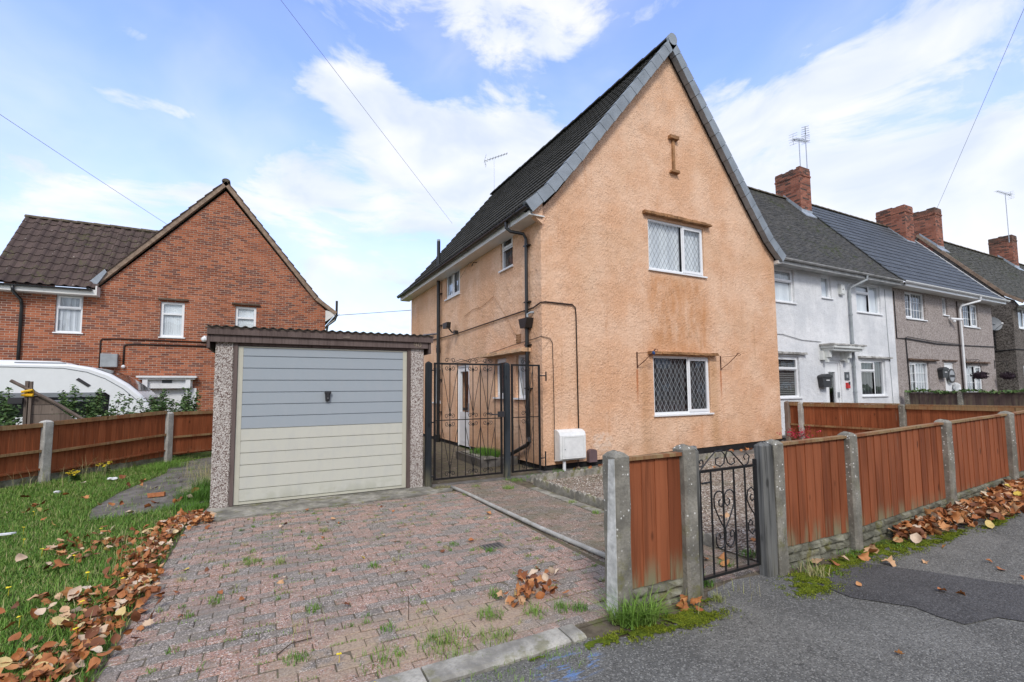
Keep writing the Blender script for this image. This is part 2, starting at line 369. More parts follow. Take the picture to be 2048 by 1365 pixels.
m_conc('creasing_pale', (.55, .54, .51), 0, .2, dark=.45)
m_conc('creasing_brown', (.17, .115, .085), 0, .2, dark=.5)

def m_asphalt(name, base, dark=1):
    def f(t, p):
        o = t.coord(); v = t.voro(o, 120, 'F1', 'Color'); r = t.sep(v)[0]
        col = t.mix(t.rng(t.noise(o, 1.1, 5, .6), .3, .72), mul(base, .72), mul(base, 1.22))
        col = t.mix(t.rng(r, .72, .95, 0, .6), col, mul(base, 2.2)); col = t.mix(t.rng(r, .30, .08, 0, .65), col, mul(base, .35))
        col = t.mix(t.rng(t.noise(o, 3.1, 5, .65), .60, .72, 0, .45), col, mul(base, .45))
        ck = t.math('MULTIPLY', t.rng(t.voro(t.vmath('ADD', o, t.noise(o, 2.2, 4, .6, 'Color')), .9, 'DISTANCE_TO_EDGE'), .012, .002), t.rng(t.noise(o, .8, 2), .5, .6)); col = t.mix(t.math('MULTIPLY', ck, .55), col, mul(base, .3))
        col = t.mix(t.rng(t.noise(t.mapping(o, (1, 1, 1), (3, 9, 2)), 2.1, 6, .7), .55, .75, 0, .4), col, mul(base, 1.45))
        if dark == 1:
            x, y, z = t.sep(o)
            # chalky blue spray marks by the kerb
            m = t.rng(t.noise(t.mapping(o, (2.2, 7, 1), (0, 0, 0), (0, 0, .7)), 2.0, 4, .6), .50, .60)
            d = t.math('ADD', t.math('POWER', t.math('DIVIDE', t.math('SUBTRACT', x, 1.60), .24), 2), t.math('POWER', t.math('DIVIDE', t.math('SUBTRACT', y, 2.38), .13), 2))
            m = t.math('MULTIPLY', m, t.rng(d, 1.3, .3)); col = t.mix(t.math('MULTIPLY', m, .8), col, (.14, .26, .52))
        h = t.math('MULTIPLY', t.voro(o, 120), -1)
        return (col, t.bump(h, .006))
    return mat(name, f, .85, .3)
m_asphalt('asphalt', (.152, .149, .136)); m_asphalt('asphalt_patch', (.082, .080, .079), 0)

def m_paver(name, pink, grey, tint=None):
    def f(t, p):
        o = t.coord(); r = t.attr('rnd')
        col = t.ramp(r, [(0, mul(grey, .8)), (.36, grey), (.44, mul(pink, .9)), (1, mul(pink, 1.15))])
        v = t.sep(t.voro(o, 150, 'F1', 'Color'))[0]
        col = t.mix(t.rng(v, .70, .92, 0, .85), col, (.60, .53, .48)); col = t.mix(t.rng(v, .30, .05, 0, .85), col, mul(grey, .30))
        col = t.mix(t.rng(t.noise(o, 9, 6, .7), .44, .66, 0, .65), col, (.24, .205, .17)); col = t.mix(t.rng(t.noise(t.mapping(o, (1, 1, 1), (7, 3, 1)), 13, 5, .7), .56, .66, 0, .5), col, (.13, .125, .06))
        col = t.mix(t.rng(t.noise(o, 1.6, 5, .65), .45, .7, 0, .6), col, mul(grey, .85))
        x, y, z = t.sep(o)
        if tint is None:      # blown sand settled near the pavement edge
            d = t.math('ADD', t.math('POWER', t.math('DIVIDE', t.math('SUBTRACT', x, 1.0), 1.0), 2), t.math('POWER', t.math('DIVIDE', t.math('SUBTRACT', y, 3.15), .36), 2))
            k = t.math('MULTIPLY', t.rng(d, 1.7, .2), t.rng(t.noise(o, 4.5, 6, .7), .36, .54)); col = t.mix(t.math('MULTIPLY', k, .9), col, t.mix(t.rng(t.noise(o, 60, 3), .4, .7), (.42, .32, .23), (.27, .20, .15)))
        else: col = t.mix(t.rng(t.noise(o, 2.4, 4), .4, .65, 0, .6), col, tint)
        return (col, t.bump(t.math('ADD', t.noise(o, 90, 3, .7), t.math('MULTIPLY', t.noise(o, 20, 2), .6)), .006))
    return mat(name, f, .92, .15)
m_paver('paver', (.365, .222, .172), (.25, .222, .195)); m_paver('paver_damp', (.27, .175, .135), (.19, .16, .13), (.17, .15, .10))
def m_joint(t, p):
    o = t.coord(); c = t.ramp(t.noise(o, 7, 5, .7), [(.35, (.085, .07, .05)), (.55, (.15, .125, .09)), (.68, (.11, .13, .035))]); return (c, t.bump(t.noise(o, 60, 3), .006))
mat('joint_soil', m_joint, .95, .1)
def m_soil(t, p):
    o = t.coord(); c = t.ramp(t.noise(o, 5, 6, .7), [(.3, (.045, .07, .016)), (.5, (.075, .12, .025)), (.7, (.12, .11, .055))]); return (c, t.bump(t.noise(o, 30, 4), .02))
mat('lawn_soil', m_soil, .95, .1)
def m_gravelbed(t, p):
    o = t.coord(); v = t.sep(t.voro(o, 42, 'F1', 'Color'))[0]
    c = t.ramp(v, [(0, (.16, .12, .095)), (.35, (.28, .22, .17)), (.7, (.40, .33, .27)), (1, (.62, .57, .5))]); c = t.mix(t.rng(t.noise(o, 1.4, 5), .5, .7, 0, .5), c, (.13, .13, .07))
    return (c, t.bump(t.math('MULTIPLY', t.voro(o, 42), -1), .03))
mat('gravel_ground', m_gravelbed, .9, .2)
def m_pebbles(t, p):
    r = t.attr('rnd'); return t.ramp(r, [(0, (.15, .105, .085)), (.3, (.30, .225, .175)), (.6, (.42, .35, .28)), (.85, (.55, .49, .42)), (1, (.72, .68, .62))])
mat('pebbles', m_pebbles, .8, .3)
def m_grass(t, p):
    r = t.attr('rnd'); n = t.noise(t.coord(), 1.5, 3)
    c = t.ramp(r, [(0, (.05, .13, .014)), (.40, (.105, .225, .028)), (.72, (.18, .29, .05)), (.86, (.27, .30, .09)), (1, (.42, .36, .19))])
    c = t.mix(t.rng(n, .35, .65, 0, .5), c, t.mix(.5, c, (.10, .22, .03))); p.inputs['Specular IOR Level'].default_value = .25; return c
mat('grass', m_grass, .6, .25)
def m_moss(t, p):
    o = t.coord(); c = t.ramp(t.noise(o, 24, 5, .7), [(.3, (.045, .065, .010)), (.52, (.10, .135, .014)), (.75, (.20, .225, .03))]); return (c, t.bump(t.noise(o, 70, 4), .012))
mat('moss', m_moss, .95, .1)
mat('moss_blade', lambda t, p: t.ramp(t.math('ADD', t.math('MULTIPLY', t.attr('rnd'), .6), t.math('MULTIPLY', t.noise(t.coord(), 7, 4), .5)), [(.2, (.05, .07, .012)), (.5, (.12, .16, .015)), (.8, (.25, .28, .03))]), .9, .1)
def m_leafmat(name, stops):
    def f(t, p):
        r = t.attr('rnd'); o = t.coord(); c = t.ramp(r, stops); c = t.mix(t.rng(t.noise(o, 28, 4, .6), .45, .7, 0, .45), c, t.mix(.6, c, (.05, .02, .01))); return c
    return mat(name, f, .62, .3)
m_leafmat('dead_leaf', [(0, (.13, .05, .025)), (.25, (.27, .09, .03)), (.55, (.40, .15, .05)), (.75, (.52, .24, .09)), (.85, (.56, .38, .23)), (.95, (.62, .52, .42)), (1, (.58, .42, .07))])
m_leafmat('leaf_green', [(0, (.035, .08, .022)), (.5, (.075, .15, .04)), (1, (.16, .24, .09))])
def m_door_blue(t, p):
    o = t.coord(); z = t.sep(o)[2]
    c = t.mix(t.rng(z, 1.068, 1.074, 0, 1, False), (.56, .56, .49), (.34, .385, .42))
    c = t.mix(t.rng(t.noise(t.mapping(o, (3, 1, 1.4)), 2.4, 5, .6), .42, .68, 0, .35), c, t.mix(.5, c, (.40, .42, .44)))
    c = t.mix(t.rng(t.noise(t.mapping(o, (6, 1, 1)), 5, 5, .65), .60, .74, 0, .22), c, (.30, .30, .24))
    lowd = t.math('MULTIPLY', t.rng(z, .28, .03), t.rng(t.noise(o, 5, 4), .4, .6)); c = t.mix(t.math('MULTIPLY', lowd, .35), c, (.26, .27, .18)); return c
mat('garage_door_paint', m_door_blue, .42, .4)
plain('door_margin', (.52, .51, .42), .45, .4, var=.06)
plain('asbestos', (.22, .215, .20), .95, .1, var=.35, scale=8, bump=.004)

# ---------------------------------------------------------------- mesh builder
class MB:
    def __init__(s, F=None): s.v = []; s.f = []; s.r = []; s.F = F; s.rnd = None
    def pt(s, p):
        if s.F is None: return tuple(p)
        o, u, n = s.F; return (o[0]+u[0]*p[0]+n[0]*p[1], o[1]+u[1]*p[0]+n[1]*p[1], o[2]+p[2])
    def add(s, vs, fs, rnd=None):
        b = len(s.v); s.v += [s.pt(p) for p in vs]; s.f += [tuple(i+b for i in f) for f in fs]
        q = rnd if rnd is not None else (s.rnd if s.rnd is not None else random.random()); s.r += [q]*len(fs); return s
    def box(s, x0, x1, y0, y1, z0, z1, rnd=None, jit=0):
        vs = [(x, y, z) for z in (z0, z1) for y in (y0, y1) for x in (x0, x1)]
        if jit: vs = [tuple(c+random.uniform(-jit, jit) for c in p) for p in vs]
        return s.add(vs, [(0, 2, 3, 1), (4, 5, 7, 6), (0, 1, 5, 4), (1, 3, 7, 5), (3, 2, 6, 7), (2, 0, 4, 6)], rnd)
    def cbox(s, x0, x1, y0, y1, z0, z1, c, rnd=None):      # box with chamfered vertical edges and top
        def ring(e, z): 
            X0, X1, Y0, Y1 = x0+e, x1-e, y0+e, y1-e; k = c
            return [(X0+k, Y0, z), (X1-k, Y0, z), (X1, Y0+k, z), (X1, Y1-k, z), (X1-k, Y1, z), (X0+k, Y1, z), (X0, Y1-k, z), (X0, Y0+k, z)]
        vs = ring(0, z0)+ring(0, z1-c)+ring(c, z1); fs = [tuple(range(7, -1, -1)), tuple(range(16, 24))]
        for a in (0, 8): fs += [(a+i, a+(i+1) % 8, a+8+(i+1) % 8, a+8+i) for i in range(8)]
        return s.add(vs, fs, rnd)
    def prism(s, poly, a, b, axis='y', rnd=None):          # poly in the two other axes
        def P(p, t): return {'y': (p[0], t, p[1]), 'x': (t, p[0], p[1]), 'z': (p[0], p[1], t)}[axis]
        n = len(poly); vs = [P(p, a) for p in poly]+[P(p, b) for p in poly]
        return s.add(vs, [tuple(range(n)), tuple(range(2*n-1, n-1, -1))]+[(i, (i+1) % n, n+(i+1) % n, n+i) for i in range(n)], rnd)
    def quad(s, *p, rnd=None): return s.add(list(p), [tuple(range(len(p)))], rnd)
    def tube(s, pts, r, seg=8, rnd=None, cap=True, r2=None):
        pts = [Vector(p) for p in pts]; n = len(pts); vs = []; fs = []; up = None
        for i, p in enumerate(pts):
            d = (pts[min(i+1, n-1)]-pts[max(i-1, 0)]).normalized()
            if up is None: up = Vector((0, 0, 1)) if abs(d.z) < .9 else Vector((1, 0, 0))
            a = d.cross(up)
            if a.length < 1e-4: a = d.orthogonal()
            a.normalize(); b = a.cross(d).normalized(); up = b
            rr = r if r2 is None else r+(r2-r)*i/(n-1)
            for k in range(seg):
                t = 2*math.pi*k/seg; vs.append(tuple(p+a*(rr*math.cos(t))+b*(rr*math.sin(t))))
        for i in range(n-1):
            for k in range(seg): fs.append((i*seg+k, i*seg+(k+1) % seg, (i+1)*seg+(k+1) % seg, (i+1)*seg+k))
        if cap: fs += [tuple(range(seg-1, -1, -1)), tuple(range((n-1)*seg, n*seg))]
        return s.add(vs, fs, rnd)
    def ball(s, c, r, sz=1, seg=8, ring=5, rnd=None, jit=0):
        vs = [(c[0], c[1], c[2]-r*sz)]; fs = []
        for i in range(1, ring):
            ph = -math.pi/2+math.pi*i/ring
            for k in range(seg):
                t = 2*math.pi*k/seg; q = r*(1+random.uniform(-jit, jit)); vs.append((c[0]+q*math.cos(ph)*math.cos(t), c[1]+q*math.cos(ph)*math.sin(t), c[2]+q*sz*math.sin(ph)))
        vs.append((c[0], c[1], c[2]+r*sz)); T = len(vs)-1
        for k in range(seg):
            fs.append((0, 1+(k+1) % seg, 1+k)); fs.append((T, T-seg+k, T-seg+(k+1) % seg))
        for i in range(ring-2):
            for k in range(seg): a = 1+i*seg; fs.append((a+k, a+(k+1) % seg, a+seg+(k+1) % seg, a+seg+k))
        return s.add(vs, fs, rnd)
    def build(s, name, m, parent=None, smooth=False, uv=True, fix=True, **props):
        base = Vector((0, 0, 0)); q = parent
        while q is not None: base += Vector(q.location); q = q.parent
        me = bpy.data.meshes.new(name); va = np.array(s.v, dtype=np.float32)-np.array(base, dtype=np.float32)
        me.from_pydata(va.tolist(), [], s.f)
        a = me.attributes.new('rnd', 'FLOAT', 'FACE'); a.data.foreach_set('value', s.r)
        if fix and len(s.f) < 60000:
            bm = bmesh.new(); bm.from_mesh(me); bmesh.ops.recalc_face_normals(bm, faces=bm.faces); bm.to_mesh(me); bm.free()
        if uv:
            ul = me.uv_layers.new(name='UVMap'); buf = np.zeros(len(me.loops)*2, dtype=np.float32)
            for p in me.polygons:
                n = p.normal; ax, ay, az = abs(n.x), abs(n.y), abs(n.z)
                for li in p.loop_indices:
                    c = me.vertices[me.loops[li].vertex_index].co+base
                    if az > .85: q = (c.x, c.y)
                    elif ax > ay: q = (c.y, c.z/max(math.sqrt(1-n.z*n.z), .2))
                    else: q = (c.x, c.z/max(math.sqrt(1-n.z*n.z), .2))
                    buf[2*li] = q[0]; buf[2*li+1] = q[1]
            ul.data.foreach_set('uv', buf)
        if smooth: me.polygons.foreach_set('use_smooth', [True]*len(me.polygons))
        me.materials.append(MATS[m]); me.update()
        o = bpy.data.objects.new(name, me); C.objects.link(o)
        if parent is not None: o.parent = parent
        for k, v in props.items(): o[k] = v
        return o
def thing(name, loc, label, cat, group=None, rz=0):
    o = bpy.data.objects.new(name, None); C.objects.link(o); o.location = loc; o.rotation_euler = (0, 0, rz); o.empty_display_size = .2
    o['label'] = label; o['category'] = cat
    if group: o['group'] = group
    return o
def tag(o, label=None, cat=None, group=None, kind=None):
    for k, v in (('label', label), ('category', cat), ('group', group), ('kind', kind)):
        if v: o[k] = v
    return o
def copy_tree(o, parent=None, **props):
    c = o.copy(); C.objects.link(c); c.parent = parent
    for ch in list(o.children): copy_tree(ch, c)
    for k, v in props.items(): c[k] = v
    return c
def origin(o, p):       # move a top-level mesh's origin to its base
    p = Vector(p); o.data.transform(Matrix.Translation(-p)); o.location = p; return o
def zg(x, y=0):         # ground height: level by the drive, rising gently to the right along the pavement
    if y > 4 and x < 12.3: return zg(x)*(1-.8*min(1, (y-4)/3))
    def ss(t): t = max(0, min(1, t)); return t*t*(3-2*t)
    return .20*ss((x-4.9)/4.6)+.10*ss((x-10)/9)
# ================================================================ builders for buildings
FX = lambda y, x=0: ((x, y, 0), (1, 0, 0), (0, -1, 0))       # wall facing -Y: u = x, n = -Y
SX = lambda x, y=0: ((x, y, 0), (0, 1, 0), (-1, 0, 0))       # wall facing -X: u = y, n = -X

def wall_mb(mb, F, outer, holes, depth):
    """wall slab with real openings: front face at n=0, reveals going inwards"""
    bm = bmesh.new(); edges = []; loops = []
    for loop in [outer]+holes:
        vs = [bm.verts.new((p[0], 0, p[1])) for p in loop]; loops.append(vs)
        edges += [bm.edges.new((vs[i], vs[(i+1) % len(vs)])) for i in range(len(vs))]
    bmesh.ops.triangle_fill(bm, use_beauty=True, use_dissolve=False, edges=edges, normal=(0, -1, 0))
    bm.verts.index_update(); vs = [tuple(v.co) for v in bm.verts]; fs = [tuple(v.index for v in f.verts) for f in bm.faces]
    n = len(vs); full = vs+[(v[0], -depth, v[2]) for v in vs]; ff = fs+[tuple(i+n for i in reversed(f)) for f in fs]
    for L in loops:
        idx = [v.index for v in L]
        for i in range(len(idx)): a, b = idx[i], idx[(i+1) % len(idx)]; ff.append((a, b, b+n, a+n))
    bm.free(); old = mb.F; mb.F = F; mb.add(full, ff, .5); mb.F = old
def rect(a, b, c, d): return [(a, c), (b, c), (b, d), (a, d)]

def window(parent, F, u0, u1, z0, z1, lights, fr=.055, rec=.07, sill=True, curtain='net_curtain', leading=None, bars=None, sillmat='upvc_white', frmat='upvc_white', label=None, lead_mat='steel', glass='glass', sill_out=.045):
    """lights: list of (a0,a1,b0,b1,opening) in fractions of the opening; frame mesh with sub-parts"""
    m = MB(F); g = MB(F); d0, d1 = -rec-.06, -rec+.01
    ft = fr*.8; e = .001
    m.box(u0+e, u1-e, d0, d1, z0+e, z0+fr); m.box(u0+e, u1-e, d0, d1, z1-fr, z1-e); m.box(u0+e, u0+fr, d0, d1-.001, z0+fr, z1-fr); m.box(u1-fr, u1-e, d0, d1-.001, z0+fr, z1-fr)
    W_, H_ = u1-u0, z1-z0; xs = set(); L = MB(F)
    for (a0, a1, b0, b1, op) in lights:
        x0, x1, y0, y1 = u0+a0*W_, u0+a1*W_, z0+b0*H_, z0+b1*H_
        px0 = x0+(fr if a0 == 0 else ft/2); px1 = x1-(fr if a1 == 1 else ft/2); py0 = y0+(fr if b0 == 0 else ft/2); py1 = y1-(fr if b1 == 1 else ft/2)
        if a0 > 0: m.box(x0-ft/2, px0, d0, d1-.002, py0, py1)
        if b0 > 0: m.box(px0, px1, d0, d1-.003, y0-ft/2, py0)
        if a1 < 1: m.box(px1, x1+.0005, d0, d1-.0025, py0, py1)
        if b1 < 1: m.box(px0, px1, d0, d1-.0035, py1, y1+.0005)
        if op:      # opening sash stands proud of the frame
            s = .045; q0, q1 = d1-.005, d1+.022; o = .012
            m.box(px0-o, px1+o, q0, q1, py0-o, py0+s); m.box(px0-o, px1+o, q0, q1, py1-s, py1+o); m.box(px0-o, px0+s, q0, q1-.001, py0+s, py1-s); m.box(px1-s, px1+o, q0, q1-.001, py0+s, py1-s)
            px0 += s; px1 -= s; py0 += s; py1 -= s; dg = d1-.008
        else: dg = d1-.028
        g.quad((px0, dg, py0), (px1, dg, py0), (px1, dg, py1), (px0, dg, py1))
        if leading:     # diamond lead strips on the outer face of the glass
            cw, ch = leading; k = ch/cw; t = .0034; dd = dg+.003
            for sgn in (1, -1):
                c = -((px1-px0)*k+(py1-py0)) if sgn > 0 else 0
                lo, hi = ((-(px1-px0)*k, py1-py0) if sgn > 0 else (0, (px1-px0)*k+(py1-py0)))
                q = math.floor(lo/ch)*ch
                while q < hi:
                    # line: z = q + sgn*k*x clipped to the light
                    pts = []
                    xa, xb = 0, px1-px0; za = q+sgn*k*xa; zb = q+sgn*k*xb
                    H2 = py1-py0
                    def cl(xv, zv):
                        if zv < 0: xv = xv+(0-zv)/(sgn*k); zv = 0
                        if zv > H2: xv = xv+(H2-zv)/(sgn*k); zv = H2
                        return xv, zv
                    A, B = cl(xa, za), cl(xb, zb)
                    if 0 <= A[0] <= px1-px0+1e-6 and 0 <= B[0] <= px1-px0+1e-6 and abs(A[0]-B[0]) > .01:
                        ln = math.hypot(B[0]-A[0], B[1]-A[1]); nx, nz = -(B[1]-A[1])/ln*t, (B[0]-A[0])/ln*t
                        P = [(px0+A[0]-nx, py0+A[1]-nz), (px0+B[0]-nx, py0+B[1]-nz), (px0+B[0]+nx, py0+B[1]+nz), (px0+A[0]+nx, py0+A[1]+nz)]
                        L.add([(p[0], dd+(.001 if sgn > 0 else 0), p[1]) for p in P], [(0, 1, 2, 3)])
                    q += ch
        if bars:
            nx, nz = bars if not callable(bars) else bars(px1-px0, py1-py0); t = .009
            for i in range(1, nx): x = px0+(px1-px0)*i/nx; m.box(x-t, x+t, dg+.002, dg+.012, py0, py1)
            for i in range(1, nz): z = py0+(py1-py0)*i/nz; m.box(px0, px1, dg+.002, dg+.011, z-t, z+t)
    wn = m.build('window', frmat, parent)
    if label: wn['label'] = label
    g.build('pane', glass, wn)
    if L.v: L.build('leading', lead_mat, wn)
    if sill: MB(F).box(u0-.03, u1+.05, -rec-.07, sill_out, z0-.035, z0+.0005).build('sill', sillmat, wn)
    if curtain:
        c = MB(F); n = 26
        for i in range(n): x0 = u0+.02+(W_-.04)*i/n; x1 = u0+.02+(W_-.04)*(i+1)/n; cd = -rec-.065; a = cd-.012*math.sin(i*1.9)**2; b = cd-.012*math.sin((i+1)*1.9)**2; c.quad((x0, a, z0+.02), (x1, b, z0+.02), (x1, b, z1-.02), (x0, a, z1-.02))
        c.build('blind' if 'blind' in curtain else 'curtain', curtain, wn)
    b = MB(F); q0, q1, w0, w1 = u0-.02, u1+.02, z0-.02, z1+.02; da, db = -rec-.075, -.75
    b.add([(q0, da, w0), (q1, da, w0), (q1, da, w1), (q0, da, w1), (q0, db, w0), (q1, db, w0), (q1, db, w1), (q0, db, w1)], [(4, 5, 6, 7), (0, 1, 5, 4), (1, 2, 6, 5), (2, 3, 7, 6), (3, 0, 4, 7)]); b.build('room_backing', 'interior', wn)
    return wn

def tiles(name, m, parent, U0, ulen, udir, hdir, path, gauge, tw, prof, tk, jit=.002, under=.02, label=None, smooth=False):
    """tiled slope. U0: start of the eaves line (x,y). path: (horizontal run, z) points going up."""
    P = [Vector((a, b)) for a, b in path]; seg = [(P[i+1]-P[i]).length for i in range(len(P)-1)]; L = sum(seg)
    def at(s):
        s = min(max(s, 0), L-1e-6)
        for i, q in enumerate(seg):
            if s <= q or i == len(seg)-1: d = (P[i+1]-P[i]).normalized(); return P[i]+d*s, Vector((-d.y, d.x))
            s -= q
    nt = max(1, round(ulen/tw)); tw = ulen/nt; us = []; hs = []
    for i in range(nt):
        for (t, h) in prof: us.append((i+t)*tw); hs.append(h)
    us.append(ulen); hs.append(prof[0][1]); k = len(us)
    nc = max(1, math.ceil(L/gauge-1e-3)); vs = []; mb = MB(); rows = []
    for c in range(nc):
        s0, s1 = c*gauge, min((c+1)*gauge, L); tj = [random.uniform(-jit, jit) for _ in range(nt+1)]
        for (s, lift) in ((s0, tk), (s1, tk*.15)):
            p, n = at(s+(1e-5 if s == s0 else -1e-5))
            for j, u in enumerate(us):
                h = hs[j]+lift+tj[min(int(j/len(prof)), nt)]+.0
                a = p+n*h; vs.append((U0[0]+udir[0]*u+hdir[0]*a.x, U0[1]+udir[1]*u+hdir[1]*a.x, a.y))
            rows.append(1)
    R_ = len(rows); fs = []; rn = []
    for i in range(R_-1):
        cr = [random.random() for _ in range(nt+1)]
        for j in range(k-1): fs.append((i*k+j, i*k+j+1, (i+1)*k+j+1, (i+1)*k+j)); rn.append(cr[min(int(j/len(prof)), nt)])
    mb.v = list(vs); mb.f = list(fs); mb.r = list(rn)
    # closed underside
    low = []
    for q in (0,)+tuple(sum(seg[:i+1]) for i in range(len(seg))):
        p, n = at(q); low.append((p-n*under, p-n*(under-.015)))
    for (ua, ub) in ((0, ulen),):
        W3 = lambda u, a: (U0[0]+udir[0]*u+hdir[0]*a.x, U0[1]+udir[1]*u+hdir[1]*a.x, a.y)
        for i in range(len(low)-1):
            mb.add([W3(ua, low[i][0]), W3(ub, low[i][0]), W3(ub, low[i+1][0]), W3(ua, low[i+1][0]), W3(ua, low[i][1]), W3(ub, low[i][1]), W3(ub, low[i+1][1]), W3(ua, low[i+1][1])],
                   [(0, 1, 2, 3), (4, 5, 6, 7), (0, 1, 5, 4), (2, 3, 7, 6), (0, 3, 7, 4), (1, 2, 6, 5)], .5)
        p0, n0 = at(0); a = p0-n0*under; b = p0+n0*(tk+max(h for _, h in prof)); mb.add([W3(0, a), W3(ulen, a), W3(ulen, p0+n0*(tk)), W3(0, p0+n0*(tk))], [(0, 1, 2, 3)], .4)
    # uv along the slope
    o = mb.build(name, m, parent, uv=True, fix=False, smooth=smooth)
    ul = o.data.uv_layers[0]; buf = np.zeros(len(o.data.loops)*2, dtype=np.float32); nv = len(vs)
    srow = []
    for c in range(nc): srow += [c*gauge, min((c+1)*gauge, L)-.001]
    vi = np.zeros(len(o.data.loops), dtype=np.int32); o.data.loops.foreach_get('vertex_index', vi)
    for i, v in enumerate(vi):
        if v < nv: buf[2*i] = us[v % k]; buf[2*i+1] = srow[v//k]
    ul.data.foreach_set('uv', buf)
    if label: o['label'] = label
    return o
FLAT = [(0, 0), (.5, 0)]
LOW = [(0, 0), (.03, .008), (.10, .008), (.13, 0), (.5, 0), (.53, .008), (.60, .008), (.63, 0)]
RIBS = [(0, 0), (.07, .050), (.24, .050), (.31, 0), (.62, .002), (.66, .014), (.70, .002)]
ROLL = [(0, 0), (.12, .036), (.25, .052), (.38, .036), (.5, .004), (.75, -.008)]
DEEP = [(0, .0), (.05, .03), (.45, .03), (.5, .0), (.55, .03), (.95, .03)]

def ridge_line(parent, p0, p1, r=.12, m='ridge_brown', seglen=.45, name='ridge_tiles', drop=.05):
    p0, p1 = Vector(p0), Vector(p1); L = (p1-p0).length; n = round(L/seglen); mb = MB(); d = (p1-p0)/n; s = d.normalized().cross(Vector((0, 0, 1))).normalized()
    for i in range(n):
        a = p0+d*i; b = p0+d*(i+1)*1.0; j = random.uniform(-.006, .006); vs = []
        for q, rr in ((a, r+.008), (b, r-.006)):
            for k in range(9): t = math.pi*k/8; vs.append(tuple(q+s*(rr*math.cos(t))+Vector((0, 0, rr*.85*math.sin(t)-drop+j))))
        mb.add(vs, [(k, k+1, k+10, k+9) for k in range(8)]+[tuple(range(9)), tuple(range(17, 8, -1)), (0, 8, 17, 9)])
    return mb.build(name, m, parent)

def gutter(parent, p0, p1, n, m, r=.055, name='gutter'):
    """half-round gutter from p0 to p1; n = outward normal"""
    p0, p1, n = Vector(p0), Vector(p1), Vector(n); mb = MB(); K = 8; vs = []
    for q in (p0, p1):
        for rr in (r, r-.006):
            for k in range(K+1): t = math.pi+math.pi*k/K; vs.append(tuple(q+n*(rr*math.cos(t))+Vector((0, 0, rr*math.sin(t)))))
    A = K+1; fs = []
    for k in range(K): fs += [(k, k+1, 2*A+k+1, 2*A+k), (A+k, A+k+1, 3*A+k+1, 3*A+k), (k, k+1, A+k+1, A+k), (2*A+k, 2*A+k+1, 3*A+k+1, 3*A+k)]
    fs += [(0, A, 3*A, 2*A), (K, A+K, 3*A+K, 2*A+K)]; mb.add(vs, fs)
    L = (p1-p0).length; d = (p1-p0).normalized(); q = .5
    while q < L:      # brackets and joints
        c = p0+d*q; w_ = .022 if int(q) % 3 else .06
        pts = [c+n*((r+.008)*math.cos(math.pi+math.pi*k/6))+Vector((0, 0, (r+.008)*math.sin(math.pi+math.pi*k/6))) for k in range(7)]
        for k in range(6):
            a, b = pts[k], pts[k+1]; mb.add([tuple(a-d*w_), tuple(a+d*w_), tuple(b+d*w_), tuple(b-d*w_)], [(0, 1, 2, 3)])
        q += .9
    return mb.build(name, m, parent)

def shelf(parent, F, u0, u1, z, m, out=.09, t=.045, seed=0, name='creasing_ledge'):
    """weathered tile creasing above an opening, uneven edge"""
    mb = MB(F); rs = random.Random(seed); n = max(3, int((u1-u0)/.16)); 
    for c in range(2):
        for i in range(n):
            a = u0+(u1-u0)*i/n; b = u0+(u1-u0)*(i+1)/n; o = out+rs.uniform(-.015, .015)-(c*.02); zz = z+c*t*.52+rs.uniform(-.004, .004)
            mb.box(a+.0015, b-.0015, -.02, o, zz, zz+t*.48+rs.uniform(-.004, .006))
    return mb.build(name, m, parent)

def chimney(parent, x0, x1, y0, y1, z0, z1, dz=0):
    mb = MB(); mb.box(x0, x1, y0, y1, z0, z1-.15); e = .02
    mb.box(x0-e, x1+e, y0-e, y1+e, z1-.30, z1-.23); mb.box(x0-.003, x1+.003, y0-.003, y1+.003, z1-.15, z1)
    mb.F = None; n = 7
    for i in range(n):      # uneven mortar flaunching on top
        a = y0+(y1-y0)*i/n; b = y0+(y1-y0)*(i+1)/n; mb.box(x0+.02, x1-.02, a, b, z1, z1+random.uniform(.02, .08))
    ch = mb.build('chimney', 'chimney_brick', parent)
    zr = lambda y: 5.75+1.1735*(y-8.58)+dz
    lead = MB(); lead.prism([(y0-.02, zr(y0)-.05), (y0+.7, zr(y0+.7)-.05), (y0+.7, zr(y0+.7)+.11), (y0-.02, zr(y0)+.13)], x0-.018, x0-.004, 'x'); lead.box(x0-.02, x1+.02, y0-.018, y0-.004, zr(y0)-.05, zr(y0)+.10); lead.prism([(y0-.20, zr(y0-.20)-.02), (y0-.019, zr(y0-.019)-.02), (y0-.019, zr(y0-.019)+.02), (y0-.20, zr(y0-.20)+.02)], x0-.06, x1+.08, 'x'); lead.build('flashing', 'lead', ch)
    return ch

def tube_obj(name, m, parent, pts, r, seg=8, **k): return MB().tube(pts, r, seg).build(name, m, parent, smooth=True, **k)

# ================================================================ ORANGE HOUSE
OX0, OX1, OY0, OY1 = 4.83, 12.30, 8.00, 17.60
oh = thing('rendered_house', (OX0, OY0, 0), 'orange rendered end house with steep gable and leaded windows', 'house')
EZ = 5.24; AX, AZ = 8.50, 9.90
gable = [(OX0, .10), (OX1, .22), (OX1, EZ-.02), (OX1-.42, 5.62), (AX, AZ), (OX0+.42, 5.68), (OX0, EZ-.02)]
UW = (7.72, 9.55, 4.33, 5.54); LW = (7.76, 9.60, .99, 2.34)
wl = MB()
wall_mb(wl, FX(OY0), gable, [rect(*UW), rect(*LW)], .28)
sw = [(9.22, 9.83, 4.37, 5.14), (12.50, 13.68, 4.35, 5.14), (8.56, 9.12, 1.41, 2.34), (9.60, 10.18, 1.41, 2.32), (14.17, 14.92, 1.20, 2.30)]
DR = (11.80, 12.76, .05, 2.28)
